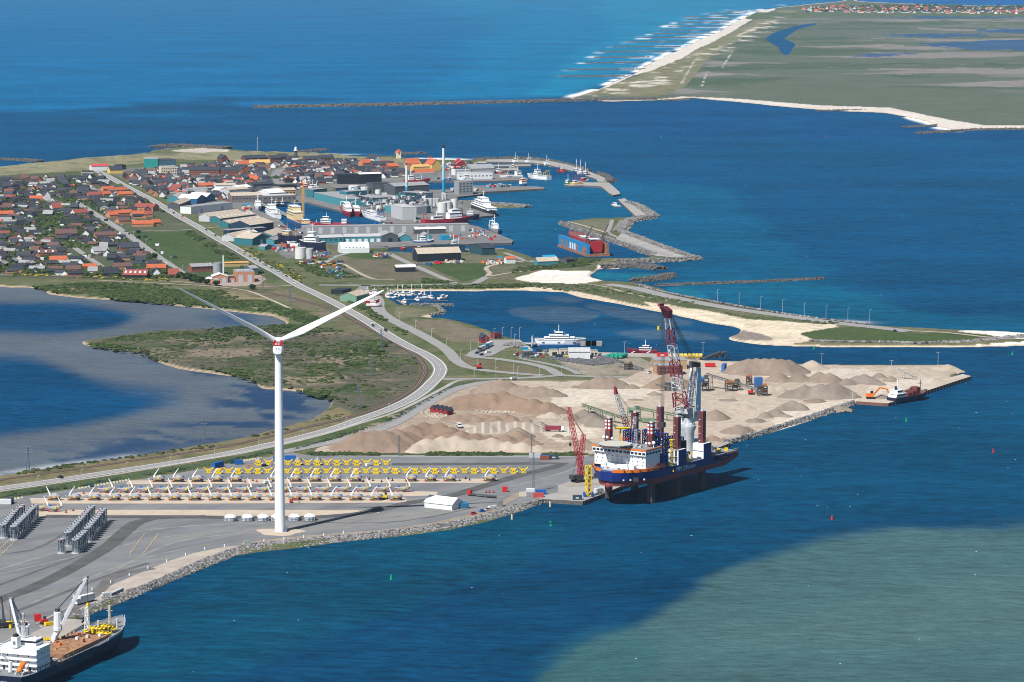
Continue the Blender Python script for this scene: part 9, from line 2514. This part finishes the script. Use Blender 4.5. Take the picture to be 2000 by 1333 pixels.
clutter("yard_gear",[(zz(Z6,(840,268),(1250,240),(1250,262),(850,282)),60,1.5,6),(zz(Z6,(440,170),(600,165),(560,210),(430,200)),40,1.5,5),(zz(Z5,(1230,260),(1500,250),(1530,320),(1350,330)),50,1.5,5),(zz(Z5,(930,190),(1180,200),(1180,260),(960,260)),60,1.5,5),(zz(Z3,(1340,915),(1460,955),(1450,1000),(1340,985)),50,1.5,4),(zz(Z6,(1440,250),(1640,235),(1650,262),(1450,275)),40,2,7),(zz(Z5,(1390,360),(1560,380),(1700,500),(1500,520)),40,1.5,5),(zz(Z3,(1000,1000),(1560,985),(1600,1035),(1000,1045)),40,1.5,5),(zz(Z3,(300,880),(1000,840),(900,888),(330,905)),30,1.5,4)],[P_WHITE,MGR,P_DGREY,RED,BLUE,ORN,P_CREAM,P_TEALL])
clutter("quay_gear",[(zz(Z3,(1110,545),(1360,520),(1400,560),(1150,580)),60,2,6),(zz(Z3,(1050,300),(1340,290),(1360,340),(1060,360)),110,2,7),(zz(Z3,(1500,505),(1720,500),(1720,520),(1500,530)),50,2,6),(zz(Z3,(700,425),(1040,430),(1050,455),(700,465)),40,2,6),(zz(Z2,(640,700),(800,720),(900,820),(760,800)),40,2,6),(zz(Z2,(400,590),(560,620),(600,690),(450,640)),60,2,6),(zz(ZA,(480,235),(760,220),(760,265),(540,270)),50,1.2,4),(zz(ZA,(1160,240),(1280,235),(1280,275),(1170,278)),14,1.5,4)],[P_WHITE,MGR,P_DGREY,RED,P_NAVY,P_LGREY,P_CREAM,AQUA],2.5)
clutter("factory_roof_plant",[(zz(Z3,(200,600),(900,590),(900,690),(330,700)),190,2,7)],[P_LGREY,MGR,P_DGREY,P_DGREY,P_TEAL,P_WHITE],10.5)
clutter("garden_sheds",[([(-20,356),(200,348),(240,380),(340,500),(360,540),(-20,532)],520,2,6)],[P_WHITE,R_DARK,R_GREY,P_BLACK,R_BROWN,P_WHITE,P_BLACK],2.1)
n_=260
wx_,wy_=rng.uniform(-100,2100,n_*5),rng.uniform(15,1330,n_*5)
PX_,PY_=at_np(wx_,wy_,0.0);ok=~inpoly(wx_,wy_,LAND)&~inpoly(wx_,wy_,FAR)&(rng.random(n_*5)<np.clip(1.4-wy_/900,.12,1))
PX_,PY_=PX_[ok][:n_],PY_[ok][:n_]
scatter("whitecaps",np.stack([PX_,PY_,np.full(len(PX_),.02)],1),rng.uniform(.25,.6,len(PX_)),mat("foam",(0.75,0.78,0.78),.8,var=0),.12,.5)
hz=bpy.data.materials.new("haze_air");hz.use_nodes=True
n,l=hz.node_tree.nodes,hz.node_tree.links
n.remove(n["Principled BSDF"])
pv=n.new("ShaderNodeVolumePrincipled")
pv.inputs["Color"].default_value=(0.5,0.74,1.0,1)
pv.inputs["Density"].default_value=1.4e-5
pv.inputs["Anisotropy"].default_value=0.0
l.new(pv.outputs[0],n["Material Output"].inputs["Volume"])
mb=MB();mb.box((0,20500,-3.5),(36000,60000,372))
tag(mb.build("haze",hz),kind="stuff")
